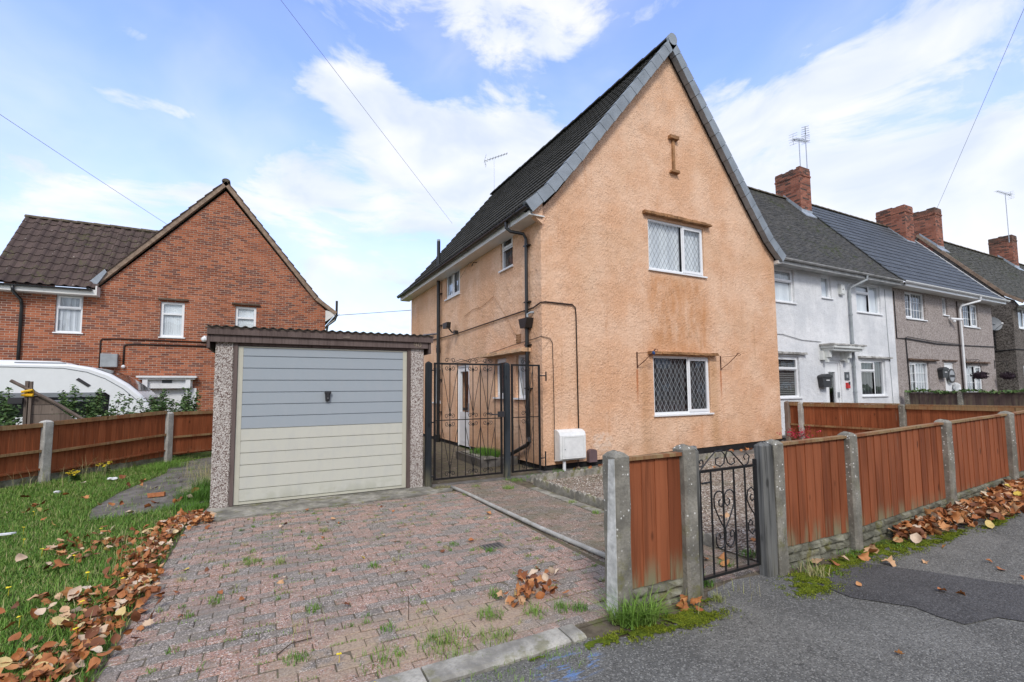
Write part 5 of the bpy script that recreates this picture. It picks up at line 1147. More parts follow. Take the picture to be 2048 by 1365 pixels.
MB().add([(x, y, z) for x in (2.1975, 2.1935) for y, z in ((2.668, .02), (2.79, .02), (2.735, 1.09), (2.668, 1.10))], [(0, 1, 2, 3), (4, 5, 6, 7), (0, 1, 5, 4), (1, 2, 6, 5), (2, 3, 7, 6), (3, 0, 4, 7)]).build('lit_paint_strip', 'lit_worn_paint', p1)  # whitish painted left face; its lit look is put into this pale strip
post(f1, 2.925, 2.71, -.1, 1.15, .13, .14)
fence_panel(f1, (2.332, FY), (2.860, FY), (.175, .16), 1.075, 'fence_red', gravel='rock', cap_t=.026)
post(f1, 3.012, 2.71, .0, 1.13, .042, .12, 'timber_old', name='timber_batten')
f2 = thing('garden_fence', (4.15, FY, 0), 'long red-brown fence along the pavement right of the iron gate', 'fence')
post(f2, 3.872, 2.695, -.1, 1.12, .140, .10, 'timber_old', name='timber_post'); 
PX = [(4.006, 1.13), (5.19, 1.14), (7.26, 1.19), (9.15, 1.235), (11.02, 1.29), (12.9, 1.33)]
for i, (x, z) in enumerate(PX): post(f2, x, 2.70, -.1, z, .125, .14)
for i in range(len(PX)-1):
    (a, za), (b, zb) = PX[i], PX[i+1]; ga0, gb0 = zg(a), zg(b)
    fence_panel(f2, (a+.064, FY), (b-.063, FY), (ga0+.19, gb0+.17), (za-.055, zb-.055), 'fence_red', gravel='rock', zg0=(ga0, gb0), cap_t=.026)
# side fence between the orange house and the white house garden
f3 = thing('garden_fence', (12.35, 7.9, .2), 'red-brown boundary fence running from the orange house wall towards the pavement', 'fence')
post(f3, 12.37, 7.86, 0, 1.22, .12, .12, 'board_old', name='timber_post')
for y in (7.50, 5.28, 3.2): post(f3, 12.36, y, 0, 1.20, .11, .11, 'concrete_pale' if y > 7 else 'concrete_post')
for a, b in ((7.80, 7.56), (7.44, 5.35), (5.22, 3.26)): fence_panel(f3, (12.40, a), (12.40, b), .2, (1.17, 1.185) if a < 7.5 else 1.18, 'fence_red_back', rails_side='front', cap='cap_wood')
f4 = thing('garden_fence', (19.8, 8.2, .3), 'dark brown fence with ivy along its top between the white and brown gardens', 'fence')
for y in (8.28, 6.86, 4.9, 3.0): post(f4, 19.8, y, 0, 1.42, .14, .13, 'concrete_post')
for a, b in ((8.2, 6.94), (6.78, 4.98), (4.82, 3.08)): fence_panel(f4, (19.8, a), (19.8, b), .2, 1.36, 'fence_dark', cap='board_old')
# left fence, with its rails on our side
f5 = thing('garden_fence', (-2, 13.3, 0), 'red-brown fence with horizontal rails between the lawn and the caravan', 'fence')
LP = [(-5.6, 9.05), (-3.53, 11.55), (-1.99, 13.38), (-.5, 14.45)]
d1 = math.atan2(LP[2][1]-LP[1][1], LP[2][0]-LP[1][0])
for i, (x, y) in enumerate(LP): post(f5, x, y, -.1, (1.1, 1.10, 1.13, 1.1)[i], .15, .15, 'concrete_pale', ang=d1)
for i in range(3):
    a, b = Vector(LP[i]), Vector(LP[i+1]); d_ = (b-a).normalized(); z1 = ((1.0, 1.06), (1.08, 1.17), (1.13, 1.13))[i]
    fence_panel(f5, a+d_*.08, b-d_*.08, .13, z1, 'fence_red_back', rails_side='front', cap=None, gravel='plain' if i < 2 else None, bw=.115, lab='greener panel beside the garage' if i == 2 else None)

# ================================================================ IRON GATES
def scroll(cx, cz, r, a0, turns, sgn, n=14, k=.75):
    return [(cx+r*(1-k*i/n)*math.cos(a0+sgn*2*math.pi*turns*i/n), cz+r*(1-k*i/n)*math.sin(a0+sgn*2*math.pi*turns*i/n)) for i in range(n+1)]
GT = 7.72
tg = thing('iron_gate', (3.15, GT, 0), 'tall black wrought iron gate between garage and house', 'gate')
def iron(parent, x0, x1, z0, z1, nb, groups, name_f='frame', zmid=1.08):
    m = MB(); t = .016
    m.box(x0, x0+2*t, GT-t, GT+t, z0, z1); m.box(x1-2*t, x1, GT-t, GT+t, z0, z1); m.box(x0+2*t, x1-2*t, GT-t, GT+t, z1-2*t, z1-.001); m.box(x0+2*t, x1-2*t, GT-t, GT+t, z0+.001, z0+2*t); m.box(x0+2*t, x1-2*t, GT-.006, GT+.006, zmid-.008, zmid+.008); m.build(name_f, 'black_paint', parent)
    b = MB(); sp = (x1-x0)/(nb+1); X = [x0+sp*(i+1) for i in range(nb)]
    for x in X: b.tube([(x, GT, z0+.02), (x, GT, z1-.02)], .0075, 6)
    b.build('bars', 'black_paint', parent); s = MB(); P = lambda L: [(a, GT-.004, c) for a, c in L]
    for (i, j, k) in groups:
        a, c, d = X[i], X[j], X[k]; q = .0052
        for xx in (a, d): s.tube(P([(xx, z1-.08), (c, zmid+.10)]), q, 5); s.tube(P([(xx, zmid-.12), (c, z0+.14)]), q, 5)
        for sg in (-1, 1):
            r = sp*.30
            for (zz, dirs) in ((z1-.035, -1), (zmid+.012, 1), (zmid-.012, -1), (z0+.035, 1)):
                s.tube(P([(c+sg*.01, zz+dirs*.11)]+scroll(c+sg*(r+.012), zz+dirs*(r+.012), r, math.pi if sg > 0 else 0, 1.25, -sg*dirs if dirs > 0 else sg)), q, 5)
            s.tube(P(scroll(c+sg*(r+.012), z1+r, r, math.pi if sg > 0 else 0, 1.25, -sg)), q, 5)
    return s, X
s, X = iron(tg, 2.515, 3.80, .085, 2.06, 8, [(0, 1, 2), (3, 4, 5)] if False else [(0, 1, 2), (3, 4, 4+1), (5, 6, 7)])
for (a, b) in ((X[1]+.05, X[4]-.05), (X[4]+.05, X[6]-.02)): s.tube([(a, GT-.004, 2.07), ((a+b)/2, GT-.004, 2.13 if a < 3 else 2.11), (b, GT-.004, 2.07)], .005, 5)
s.build('scrollwork', 'black_paint', tg)
m = MB(); m.box(3.70, 3.83, GT-.05, GT-.017, 1.10, 1.20); m.tube([(3.50, GT-.06, 1.17), (3.60, GT-.05, 1.15), (3.74, GT-.04, 1.15)], .012, 6); m.build('latch', 'dark_box', tg); m = MB()
for z in (1.93, 1.05, .15): m.tube([(2.44, GT, z), (2.55, GT, z)], .012, 6)
m.build('hinges', 'black_paint', tg)
gp = thing('gate_post', (2.41, GT-.06, 0), 'weathered dark blue-grey timber gate post against the garage', 'post', 'tall dark posts of the iron gate'); post(gp, 2.405, GT-.05, -.1, 2.07, .10, .10, 'post_painted', name='post')
gp = thing('gate_post', (3.895, GT, 0), 'weathered dark timber gate post between gate and fixed side panel', 'post', 'tall dark posts of the iron gate'); post(gp, 3.895, GT, -.1, 2.08, .105, .105, 'post_painted', name='post')
sp_ = thing('iron_side_panel', (4.3, GT, 0), 'narrow fixed black iron panel between gate post and house corner', 'gate panel')
s, X = iron(sp_, 3.99, 4.60, .085, 2.06, 3, [(0, 1, 2)]); s.build('scrollwork', 'black_paint', sp_)
m = MB(); m.tube([(4.60, GT, 1.85), (4.74, GT, 1.85), (4.74, GT, 1.93), (4.74, GT, 1.75)], .014, 6); m.tube([(4.60, GT, .30), (4.72, GT+.02, .30), (4.72, GT+.02, .10), (4.72, GT+.02, .42)], .014, 6); m.build('wall_fixings', 'black_paint', sp_)
fg = thing('iron_gate', (3.46, FY, 0), 'low black iron garden gate with heart scrolls between the pavement posts', 'gate')
gx0, gx1, gz0, gz1, gy = 3.045, 3.752, .100, .945, 2.69
m = MB(); m.box(gx0, gx0+.022, gy-.011, gy+.011, gz0, gz1); m.box(gx1-.026, gx1, gy-.012, gy+.012, gz0, gz1+.04); m.box(gx0+.022, gx1-.026, gy-.012, gy+.010, gz1-.022, gz1-.001); m.box(gx0+.022, gx1-.026, gy-.016, gy+.016, gz0+.001, gz0+.022); m.build('frame', 'black_paint', fg)
XB = [gx0+.01+(gx1-gx0-.02)*i/5 for i in range(1, 5)]; m = MB()
for x in XB: m.tube([(x, gy, gz0+.01), (x, gy, gz1-.01)], .0085, 6)
m.build('bars', 'black_paint', fg)
P = lambda L: [(a, gy-.008, c) for a, c in L]; s = MB(); q = .0058; cx = XB[1]
def arc(cx, cz, r, a0, a1, n=9, k=1): return [(cx+r*k*math.cos(a0+(a1-a0)*i/n), cz+r*math.sin(a0+(a1-a0)*i/n)) for i in range(n+1)]
for sg in (-1, 1):      # big heart above, small lobes below
    r = .058; c = (cx+sg*(r+.004), .705)
    s.tube(P([(cx, .45), (cx+sg*.05, .52), (cx+sg*(2*r), .64), (cx+sg*(2*r+.004), .70)]+arc(c[0], c[1], r, 0 if sg > 0 else math.pi, math.pi if sg > 0 else 0)+[(cx+sg*.010, .66), (cx+sg*.035, .635), (cx+sg*.062, .65), (cx+sg*.066, .68), (cx+sg*.045, .695)]), q, 5)
    c = (cx+sg*.058, .37); s.tube(P([(cx, .47), (cx+sg*.01, .43)]+arc(c[0]-sg*.004, .365, .052, math.pi if sg > 0 else 0, (2*math.pi if sg > 0 else -math.pi))+[(c[0]+sg*.05, .41), (c[0]+sg*.03, .435), (c[0]+sg*.004, .42), (c[0]+sg*.002, .39), (c[0]+sg*.02, .385)]), q, 5)
xr = XB[3]; wv = gx1-.034-xr       # S scroll at the latch side
s.tube(P([(xr+wv*.72, .66), (xr+wv*.5, .655), (xr+wv*.45, .69), (xr+wv*.7, .72), (xr+wv*.95, .70)][0:0]+[(xr+wv*.55, .70), (xr+wv*.40, .67), (xr+wv*.6, .64), (xr+wv*.92, .66), (xr+wv*.95, .71), (xr+wv*.6, .755), (xr+wv*.15, .73), (xr+wv*.05, .66), (xr+wv*.3, .60), (xr+wv*.8, .53), (xr+wv*.95, .47), (xr+wv*.9, .41), (xr+wv*.5, .37), (xr+wv*.12, .41), (xr+wv*.1, .46), (xr+wv*.35, .49), (xr+wv*.55, .47), (xr+wv*.5, .44)]), q, 5)
zt = gz1-.01               # arched scrolls on top
s.tube(P([(gx0+.01, zt), (gx0+.12, zt+.09), (gx0+.20, zt+.145), (gx0+.27, zt+.15), (gx0+.315, zt+.11), (gx0+.30, zt+.045), (gx0+.25, zt+.02), (gx0+.20, zt+.045), (gx0+.205, zt+.09), (gx0+.235, zt+.095)]), q, 5)
s.tube(P([(gx1-.16, zt), (gx1-.24, zt+.07), (gx1-.32, zt+.135), (gx1-.37, zt+.14)][::1]+[(gx1-.385, zt+.10), (gx1-.36, zt+.045), (gx1-.32, zt+.025), (gx1-.28, zt+.04), (gx1-.285, zt+.08)]), q, 5)
s.tube(P([(gx1-.17, zt+.005), (gx1-.11, zt+.02), (gx1-.09, zt+.08), (gx1-.13, zt+.11), (gx1-.165, zt+.08), (gx1-.145, zt+.055)]), q, 5); s.tube(P(scroll(gx0+.03, zt+.07, .035, -2, 1, 1)), q, 5)
s.build('scrollwork', 'black_paint', fg)
m = MB()
for z in (.82, .30): m.box(gx0-.03, gx0+.001, gy-.02, gy+.02, z, z+.05)
m.tube([(gx0+.02, gy-.02, .845), (gx0+.10, gy-.035, .85)], .008, 6); m.build('latch', 'black_paint', fg)

# ================================================================ GROUND
def sheet(name, m, xs, ys, dz=0, kind='structure', inside=None):
    mb = MB(); nx, ny = len(xs), len(ys); vs = [(x, y, zg(x, y)+dz) for y in ys for x in xs]; fs = []
    for j in range(ny-1):
        for i in range(nx-1):
            if inside is None or inside((xs[i]+xs[i+1])/2, (ys[j]+ys[j+1])/2): fs.append((j*nx+i, j*nx+i+1, (j+1)*nx+i+1, (j+1)*nx+i))
    mb.add(vs, fs, .5); return tag(mb.build(name, m, None, fix=False), kind=kind)
lin = lambda a, b, n: [a+(b-a)*i/n for i in range(n+1)]
far_x = [-900, -200, -60]+lin(-20, 40, 60)+[90, 250, 900]; far_y = [-900, -200, -50, -15]+lin(-8, 4, 6)+lin(5, 12, 7)+[20, 30]+[60, 200, 900]
sheet('ground', 'lawn_soil', far_x, far_y, -.013)
def poly_sheet(name, m, pts, dz, thick=None):
    """flat polygon following the ground; triangulated on a grid so it drapes"""
    bm = bmesh.new(); v = [bm.verts.new((x, y, 0)) for x, y in pts]; bm.faces.new(v)
    xs = sorted(set([round(min(p[0] for p in pts)+.5*i, 2) for i in range(1, int((max(p[0] for p in pts)-min(p[0] for p in pts))/.5)+1)]))
    for x in xs: bmesh.ops.bisect_plane(bm, geom=bm.verts[:]+bm.edges[:]+bm.faces[:], plane_co=(x, 0, 0), plane_no=(1, 0, 0))
    ys = sorted(set([round(min(p[1] for p in pts)+.5*i, 2) for i in range(1, int((max(p[1] for p in pts)-min(p[1] for p in pts))/.5)+1)]))
    if min(p[1] for p in pts) > -5 and max(p[1] for p in pts) > 4:
        for y in ys: bmesh.ops.bisect_plane(bm, geom=bm.verts[:]+bm.edges[:]+bm.faces[:], plane_co=(0, y, 0), plane_no=(0, 1, 0))
    bm.verts.index_update(); mb = MB(); mb.add([(q.co.x, q.co.y, zg(q.co.x, q.co.y)+dz) for q in bm.verts], [tuple(q.index for q in f.verts) for f in bm.faces], .5); bm.free()
    for f in range(len(mb.f)):
        a, b, c = [Vector(mb.v[i]) for i in mb.f[f][:3]]
        if (b-a).cross(c-a).z < 0: mb.f[f] = tuple(reversed(mb.f[f]))
    return tag(mb.build(name, m, None, fix=False), kind='structure')
rs = random.Random(5)
edge = [(1.35, 2.60), (1.62, 2.58), (1.86, 2.60), (2.05, 2.50), (2.25, 2.45), (2.45, 2.44), (2.7, 2.52), (2.95, 2.55), (3.12, 2.70), (3.5, 2.76), (3.85, 2.72), (4.0, 2.58), (4.6, 2.52), (5.5, 2.55), (7, 2.62), (9, 2.66), (13, 2.66), (40, 2.66)]
poly_sheet('pavement', 'asphalt', [(-40, -12), (40, -12)]+edge[::-1]+[(1.2, 2.56), (.9, 2.57), (-40, 2.57)], -.004)
poly_sheet('asphalt_repair', 'asphalt_patch', [(4.02, 2.42), (4.2, 2.50), (4.6, 2.52), (4.83, 2.46), (5.1, 2.08), (5.35, 1.62), (5.9, 1.2), (5.6, .95), (5.0, 1.05), (4.62, 1.32), (4.52, 1.46), (4.36, 1.49), (4.20, 1.52), (4.18, 1.66), (4.21, 1.80), (4.10, 1.95), (3.98, 2.11)], .002)
poly_sheet('dirt_verge', 'joint_soil', [(1.2, 2.5), (2.2, 2.4), (3.1, 2.45), (3.85, 2.45), (4.5, 2.4), (13, 2.6), (40, 2.6), (40, 2.8), (1.2, 2.8)], -.010)
# kerb: worn concrete edging stones
xk = -1.0; kn = 0
while xk < 1.80:
    L = (.92, .90, .93)[kn % 3]; xe = min(xk+L, 1.87); o = MB(); n = 10; rs2 = random.Random(kn); vs = []
    for i in range(n+1):
        t = xk+.006+(xe-xk-.012)*i/n; j = rs2.uniform(-.006, .006)
        vs += [(t, 2.575+j, -.08), (t, 2.570+j, .010+rs2.uniform(-.004, .002)), (t, 2.595+j, .022+rs2.uniform(-.004, .002)), (t, 2.74+j*.5, .024+rs2.uniform(-.003, .002)), (t, 2.755, .016), (t, 2.757, -.08)]
    fs = [(i*6+k, i*6+k+1, i*6+k+7, i*6+k+6) for i in range(n) for k in range(5)]+[tuple(range(6)), tuple(range(n*6+5, n*6-1, -1))]
    o.add(vs, fs); ob = o.build('edging_stone', 'kerb_stone'); origin(ob, ((xk+xe)/2, 2.66, 0)); tag(ob, 'worn concrete edging stone between the brick drive and the asphalt', 'kerb stone', 'edging stones along the drive'); xk = xe; kn += 1
# block paving, every block a real block
def paving(name, m, x0, x1, y0, y1, seed, skip=None, dz=0):
    rs = random.Random(seed); mb = MB(); bl, bw = .2, .1; g = .0028; j = 0; y = y0
    while y < y1-.02:
        x = x0-(.5*bl if j % 2 else 0); yb = min(y+bw, y1)
        while x < x1-.01:
            a, b = max(x, x0), min(x+bl, x1)
            if b-a > .03 and not (skip and skip((a+b)/2, (y+yb)/2)):
                h = rs.uniform(-.0035, .0035)+dz; tx, ty = rs.uniform(-.004, .004), rs.uniform(-.004, .004); A, B, Y0_, Y1_ = a+g, b-g, y+g, yb-g; c = .006; r = rs.random()
                zz = lambda p, q: h+tx*(p-(a+b)/2)/.1+ty*(q-y-.05)/.05*.5+zg(p)
                lo = [(A, Y0_), (B, Y0_), (B, Y1_), (A, Y1_)]; hi = [(A+c, Y0_+c), (B-c, Y0_+c), (B-c, Y1_-c), (A+c, Y1_-c)]
                vs = [(p, q, zg(p)-.035) for p, q in lo]+[(p, q, zz(p, q)-.004) for p, q in lo]+[(p, q, zz(p, q)) for p, q in hi]
                mb.add(vs, [(8, 9, 10, 11)]+[(k+4, (k+1) % 4+4, (k+1) % 4+8, k+8) for k in range(4)]+[(k, (k+1) % 4, (k+1) % 4+4, k+4) for k in range(4)], r)
            x += bl
        y += bw; j += 1
    return tag(mb.build(name, m, None, fix=False, uv=False), kind='structure')
paving('driveway', 'paver', -.80, 2.74, 2.76, 7.15, 3, lambda x, y: (y > 7.0+.0375*(x+.7)) or (x > 2.65 and y > 7.3))
paving('path', 'paver_damp', 2.80, 3.80, 2.78, 7.62, 4)
paving('path_by_bed', 'paver_damp', 3.80, 4.02, 2.78, 4.95, 5)
paving('back_yard', 'paver_damp', 2.36, 4.83, 7.80, 12.6, 6, None, -.01)
poly_sheet('joint_bed', 'joint_soil', [(-.84, 2.72), (4.1, 2.72), (4.1, 7.64), (4.86, 7.64), (4.86, 19), (2.3, 19), (2.3, 7.4), (-.84, 7.4)], -.0060)
MBs = MB(); MBs.prism([(3.815, 4.98), (3.96, 4.98), (3.95, 6.75), (3.80, 6.75)], -.05, .006, 'z'); tag(MBs.build('concrete_strip', 'concrete_slab'), kind='structure')
MBs = MB(); MBs.prism([(2.46, 7.62), (4.72, 7.62), (4.80, 7.80), (2.46, 7.78)], -.05, .012, 'z'); tag(MBs.build('gate_threshold', 'path_dark'), kind='structure')
poly_sheet('house_path', 'path_dark', [(4.05, 7.22), (6, 7.30), (13, 7.35), (13, 8.1), (4.75, 8.1), (4.72, 7.64), (4.05, 7.62)], -.004)
poly_sheet('gravel_bed', 'gravel_ground', [(4.05, 2.78), (12.4, 2.78), (12.4, 7.36), (4.05, 7.26)], .004)
poly_sheet('neighbour_gardens', 'path_dark', [(12.45, 2.78), (46, 2.78), (46, 8.6), (12.45, 8.6)], -.004)
poly_sheet('side_path', 'path_dark', [(-1.95, 7.85), (-1.55, 7.92), (-.95, 8.05), (-.68, 8.4), (-.66, 14.3), (-1.1, 14.0), (-1.86, 12.9), (-1.72, 11.6), (-2.05, 9.8), (-2.10, 8.6)], -.008)
# white pole lying on the drive
o = thing('pole', (2.79, 5.5, .03), 'pale grey pole lying along the brick drive', 'pole'); N = 12; pts = [(2.70+.17*i/N+.012*math.sin(i*.7), 7.36-4.15*i/N, .028+.003*math.sin(i*1.3)) for i in range(N+1)]; tb = MB().tube(pts, .024, 10).build('tube', 'concrete_pale', o, smooth=True); MB().tube([(2.785, 5.10, .029), (2.79, 5.02, .029)], .028, 10).build('joint', 'concrete_pale', tb)
o = thing('drain_cover', (2.08, 4.46, .0), 'small dark square drain cover set in the brick drive', 'drain cover'); MB().box(1.97, 2.20, 4.38, 4.55, -.03, .010).build('cover', 'path_dark', o); m = MB()
for i in range(5): m.box(1.99+i*.04, 2.005+i*.04, 4.40, 4.53, .0102, .013)
m.build('ribs', 'dark_box', o)
# scalloped concrete edging boards
def edging(x, y, ang, L, lab, grp, n=5, h=.105):
    o = MB(); ca, sa = math.cos(ang), math.sin(ang); w_ = L/n; pr = []
    for i in range(n):
        for k in range(7): t = math.pi*(1-k/6); pr.append((w_*(i+.5)+w_*.5*math.cos(t)*.97, h-.03+.05*math.sin(t)))
    poly = [(0, -.08)]+pr+[(L, -.08)]; th = .045; N_ = len(poly); P2 = lambda u, d, z: (x+u*ca-d*sa, y+u*sa+d*ca, z+zg(x+u*ca, y+u*sa)); j = random.uniform(-.01, .01)
    vs = [P2(u, -th/2+j, z) for u, z in poly]+[P2(u, th/2+j, z) for u, z in poly]; o.add(vs, [tuple(range(N_)), tuple(range(2*N_-1, N_-1, -1))]+[(i, (i+1) % N_, N_+(i+1) % N_, N_+i) for i in range(N_)])
    ob = o.build('edging_board', 'concrete_slab'); origin(ob, (x, y, zg(x, y))); tag(ob, lab, 'edging', grp)
for i in range(6): edging(4.03, 6.98-.6*i-.6, math.pi/2, .59, 'scalloped concrete edging board between brick path and gravel', 'edging boards along the path')
for i in range(9): edging(4.06+.6*i, 7.18+.018*i, .03, .59, 'scalloped concrete edging board in front of the orange gable', 'edging boards below the gable', 5)
# raised bed behind the tall gate
o = thing('raised_bed', (4.45, 9.9, 0), 'low grassy raised bed behind the tall iron gate', 'planter'); m = MB(); m.box(3.95, 4.05, 9.0, 10.5, -.05, .16, jit=.01); m.box(4.05, 4.80, 9.0, 9.1, -.05, .16, jit=.01); m.box(4.05, 4.8, 10.4, 10.5, -.05, .16, jit=.01); m.build('wall', 'path_dark', o); MB().box(4.0, 4.3, 8.97, 10.3, .161, .185, jit=.006).build('coping', 'concrete_slab', o); MB().box(4.06, 4.8, 9.1, 10.4, .0, .13).build('soil', 'joint_soil', o)

# houses across the street: only their reflections in the windows are seen
def opposite(x, lab, m):
    t = thing('opposite_house', (x, -17, 0), lab, 'house', 'houses across the street')
    MB().box(x-4.2, x+4.2, -24, -17, -.1, 5.1).build('wall', m, t); MB().prism([(-24.3, 5.05), (-16.7, 5.05), (-20.5, 8.8)], x-4.4, x+4.4, 'x').build('roof', 'brown_tile', t)
    w_ = MB()
    for k in (-2.6, 2.6):
        for z in (1.0, 3.6): w_.box(x+k-.8, x+k+.8, -17.0, -16.98, z, z+1.2)
    w_.build('windows', 'upvc_white', t)
for k in range(8): opposite(-22+10.5*k, 'brick house across the street behind the camera', 'red_brick')
# ================================================================ GRASS, WEEDS, MOSS, LEAVES
rng_ = np.random.default_rng(11)
def blades(name, roots, h, wd, lean=.45, m='grass', z0=0, kind='stuff', rnd=None, flat=0):
    """roots (N,2); one narrow bent blade each"""
    n = len(roots); roots = np.asarray(roots, dtype=np.float64); h = np.broadcast_to(h, (n,))*rng_.uniform(.55, 1.25, n); wd = np.broadcast_to(wd, (n,))*rng_.uniform(.7, 1.3, n)
    a = rng_.uniform(0, 2*np.pi, n); b = a+rng_.uniform(1.2, 1.9, n); ln = lean*rng_.uniform(.2, 1.3, n); dx, dy = np.cos(a), np.sin(a); wx, wy = np.cos(b)*wd/2, np.sin(b)*wd/2
    zb = np.array([zg(x, y) for x, y in roots]) if n < 40000 else np.zeros(n); zb = zb+z0
    V = np.zeros((n, 5, 3)); V[:, 0] = np.c_[roots[:, 0]-wx, roots[:, 1]-wy, zb]; V[:, 1] = np.c_[roots[:, 0]+wx, roots[:, 1]+wy, zb]
    m1 = h*ln*.35; m2 = h*ln*1.1; hz = h*(1-.35*np.minimum(ln, 1))
    V[:, 2] = np.c_[roots[:, 0]+dx*m1+wx*.8, roots[:, 1]+dy*m1+wy*.8, zb+hz*.6]; V[:, 3] = np.c_[roots[:, 0]+dx*m1-wx*.8, roots[:, 1]+dy*m1-wy*.8, zb+hz*.6]; V[:, 4] = np.c_[roots[:, 0]+dx*m2, roots[:, 1]+dy*m2, zb+hz]
    me = bpy.data.meshes.new(name); nv = n*5; me.vertices.add(nv); me.vertices.foreach_set('co', V.reshape(-1).astype(np.float32))
    base = (np.arange(n)*5)[:, None]; q = base+np.array([0, 1, 2, 3]); t = base+np.array([3, 2, 4]); L = np.concatenate([q, t], 1).reshape(-1); me.loops.add(len(L)); me.loops.foreach_set('vertex_index', L.astype(np.int32))
    st = np.empty(n*2, np.int32); st[0::2] = np.arange(n)*7; st[1::2] = np.arange(n)*7+4; me.polygons.add(n*2); me.polygons.foreach_set('loop_start', st)
    at = me.attributes.new('rnd', 'FLOAT', 'FACE'); r = rng_.random(n) if rnd is None else np.broadcast_to(rnd, (n,))+rng_.uniform(-.1, .1, n); at.data.foreach_set('value', np.repeat(np.clip(r, 0, 1), 2).astype(np.float32))
    me.materials.append(MATS[m]); me.update(calc_edges=True); me.validate(); o = bpy.data.objects.new(name, me); C.objects.link(o)
    if kind: o['kind'] = kind
    return o
def side(p, a, b): return (b[0]-a[0])*(p[1]-a[1])-(b[1]-a[1])*(p[0]-a[0])
PATH = [(-1.95, 7.85), (-1.55, 7.92), (-.95, 8.05), (-.68, 8.4), (-.66, 14.3), (-1.1, 14.0), (-1.86, 12.9), (-1.72, 11.6), (-2.05, 9.8), (-2.10, 8.6)]
def inpoly(p, poly):
    c = False; j = len(poly)-1
    for i in range(len(poly)):
        a, b = poly[i], poly[j]
        if (a[1] > p[1]) != (b[1] > p[1]) and p[0] < (b[0]-a[0])*(p[1]-a[1])/(b[1]-a[1])+a[0]: c = not c
        j = i
    return c
roots = []; hh = []
while len(roots) < 130000:
    y = 2.7+11*rng_.random()**1.35; x = -.80-rng_.random()*(.42*y+.7); p = (x, y)
    if side(p, LP[1], LP[2]) > -.03 if x > -3.53 else side(p, LP[0], LP[1]) > -.03: continue
    if y > 7.8 and inpoly(p, PATH) and rng_.random() > .02: continue
    bare = math.sin(x*3.1+y*1.7)*math.sin(y*2.3-x)*.5+.5
    d = -x-.8
    if d < .28 and rng_.random() < .72: continue
    if rng_.random() < .25*bare: continue
    roots.append(p); hh.append(.042+.03*bare+(.05 if rng_.random() < .04 else 0))
blades('lawn_grass', roots, np.array(hh), .0050, .75)
roots = []; hs_ = []; rr_ = []
def tuft(x, y, r, n, h, c=.5): 
    for _ in range(n): a = rng_.uniform(0, 2*np.pi); q = r*rng_.random()**.7; roots.append((x+q*math.cos(a), y+q*math.sin(a))); hs_.append(h); rr_.append(c)
rs = random.Random(21)
for _ in range(150):      # tufts rooted in the joints of the drive
    x, y = rs.uniform(-.72, 2.7), 2.8+4.2*rs.random()
    y = round(y*10)/10+.06-.003; tuft(x, y, rs.uniform(.015, .05), rs.randint(6, 30), rs.uniform(.015, .045), rs.choice([.4, .6, .8, .95]))
for _ in range(140):      # moss and fine weeds strung along the joints
    y = 2.86+.1*rs.randint(0, 42); x = rs.uniform(-.7, 2.7)
    for k in range(rs.randint(3, 9)): tuft(x+k*.025, y-.003, .01, 3, .018, .7)
for (x, y, r, n, h, c) in ((-.1, 5.15, .09, 90, .05, .75), (.15, 5.0, .05, 60, .06, .85), (.62, 5.9, .05, 60, .06, .9), (.9, 4.5, .06, 60, .05, .5), (.35, 3.85, .07, 70, .05, .6), (-.3, 4.35, .06, 50, .05, .5), (.65, 2.95, .16, 150, .05, .6), (1.05, 2.95, .20, 300, .06, .75), (1.35, 2.86, .12, 160, .05, .8), (1.45, 3.15, .10, 120, .06, .65), (1.75, 3.05, .10, 100, .05, .7), (1.95, 3.0, .08, 80, .06, .5), (1.62, 3.42, .07, 80, .07, .5),
    (2.05, 2.92, .06, 80, .07, .3), (1.2, 2.5, .25, 160, .035, .7), (1.6, 2.49, .2, 120, .03, .6), (.2, 3.2, .08, 80, .05, .4), (.75, 3.3, .06, 50, .05, .4), (-.35, 3.05, .1, 80, .05, .6), (3.2, 2.78, .06, 90, .09, .4), (3.7, 3.0, .07, 60, .06, .4), (4.12, 3.05, .1, 120, .07, .4), (2.0, 4.35, .05, 60, .05, .35), (1.75, 4.7, .05, 50, .04, .4),
    (3.5, 6.9, .10, 160, .07, .7), (3.1, 7.3, .08, 60, .04, .8), (3.9, 7.45, .2, 200, .05, .6), (4.4, 7.55, .25, 240, .06, .4), (4.95, 7.6, .15, 140, .10, .3), (5.3, 7.5, .15, 120, .09, .4), (5.7, 7.62, .2, 100, .06, .7), (3.85, 5.6, .06, 80, .05, .8), (3.8, 5.0, .06, 70, .05, .7), (2.72, 6.8, .06, 60, .04, .8), (2.6, 7.5, .15, 150, .03, .95), (0.1, 7.02, .1, 60, .03, .7), (.9, 7.06, .1, 60, .03, .7),
    (2.50, 2.62, .10, 130, .08, .3), (4.3, 2.56, .2, 120, .05, .4), (4.2, 2.5, .12, 60, .09, .95), (5.0, 2.6, .15, 100, .05, .3), (5.6, 2.5, .1, 60, .04, .6), (3.05, 2.55, .04, 60, .07, .9), (.05, 7.3, .05, 30, .03, .8)): tuft(x, y, r, n, h, c)
for _ in range(60): y = 8+6*rs.random(); tuft(rs.uniform(-1.9, -.8), y, .1, 18, .05, rs.choice([.5, .9, .7]))
tuft(-.86, 8.45, .28, 900, .22, .15); tuft(-.82, 9.2, .22, 500, .24, .12); tuft(-1.05, 8.0, .25, 400, .10, .4); tuft(-1.75, 12.4, .3, 500, .18, .5); tuft(-1.95, 11.9, .2, 300, .16, .6); tuft(-.8, 7.8, .12, 200, .12, .3)
_w = (roots, hs_, rr_)
blades('weeds', roots, np.array(hs_), .0042, .75, rnd=np.array(rr_))
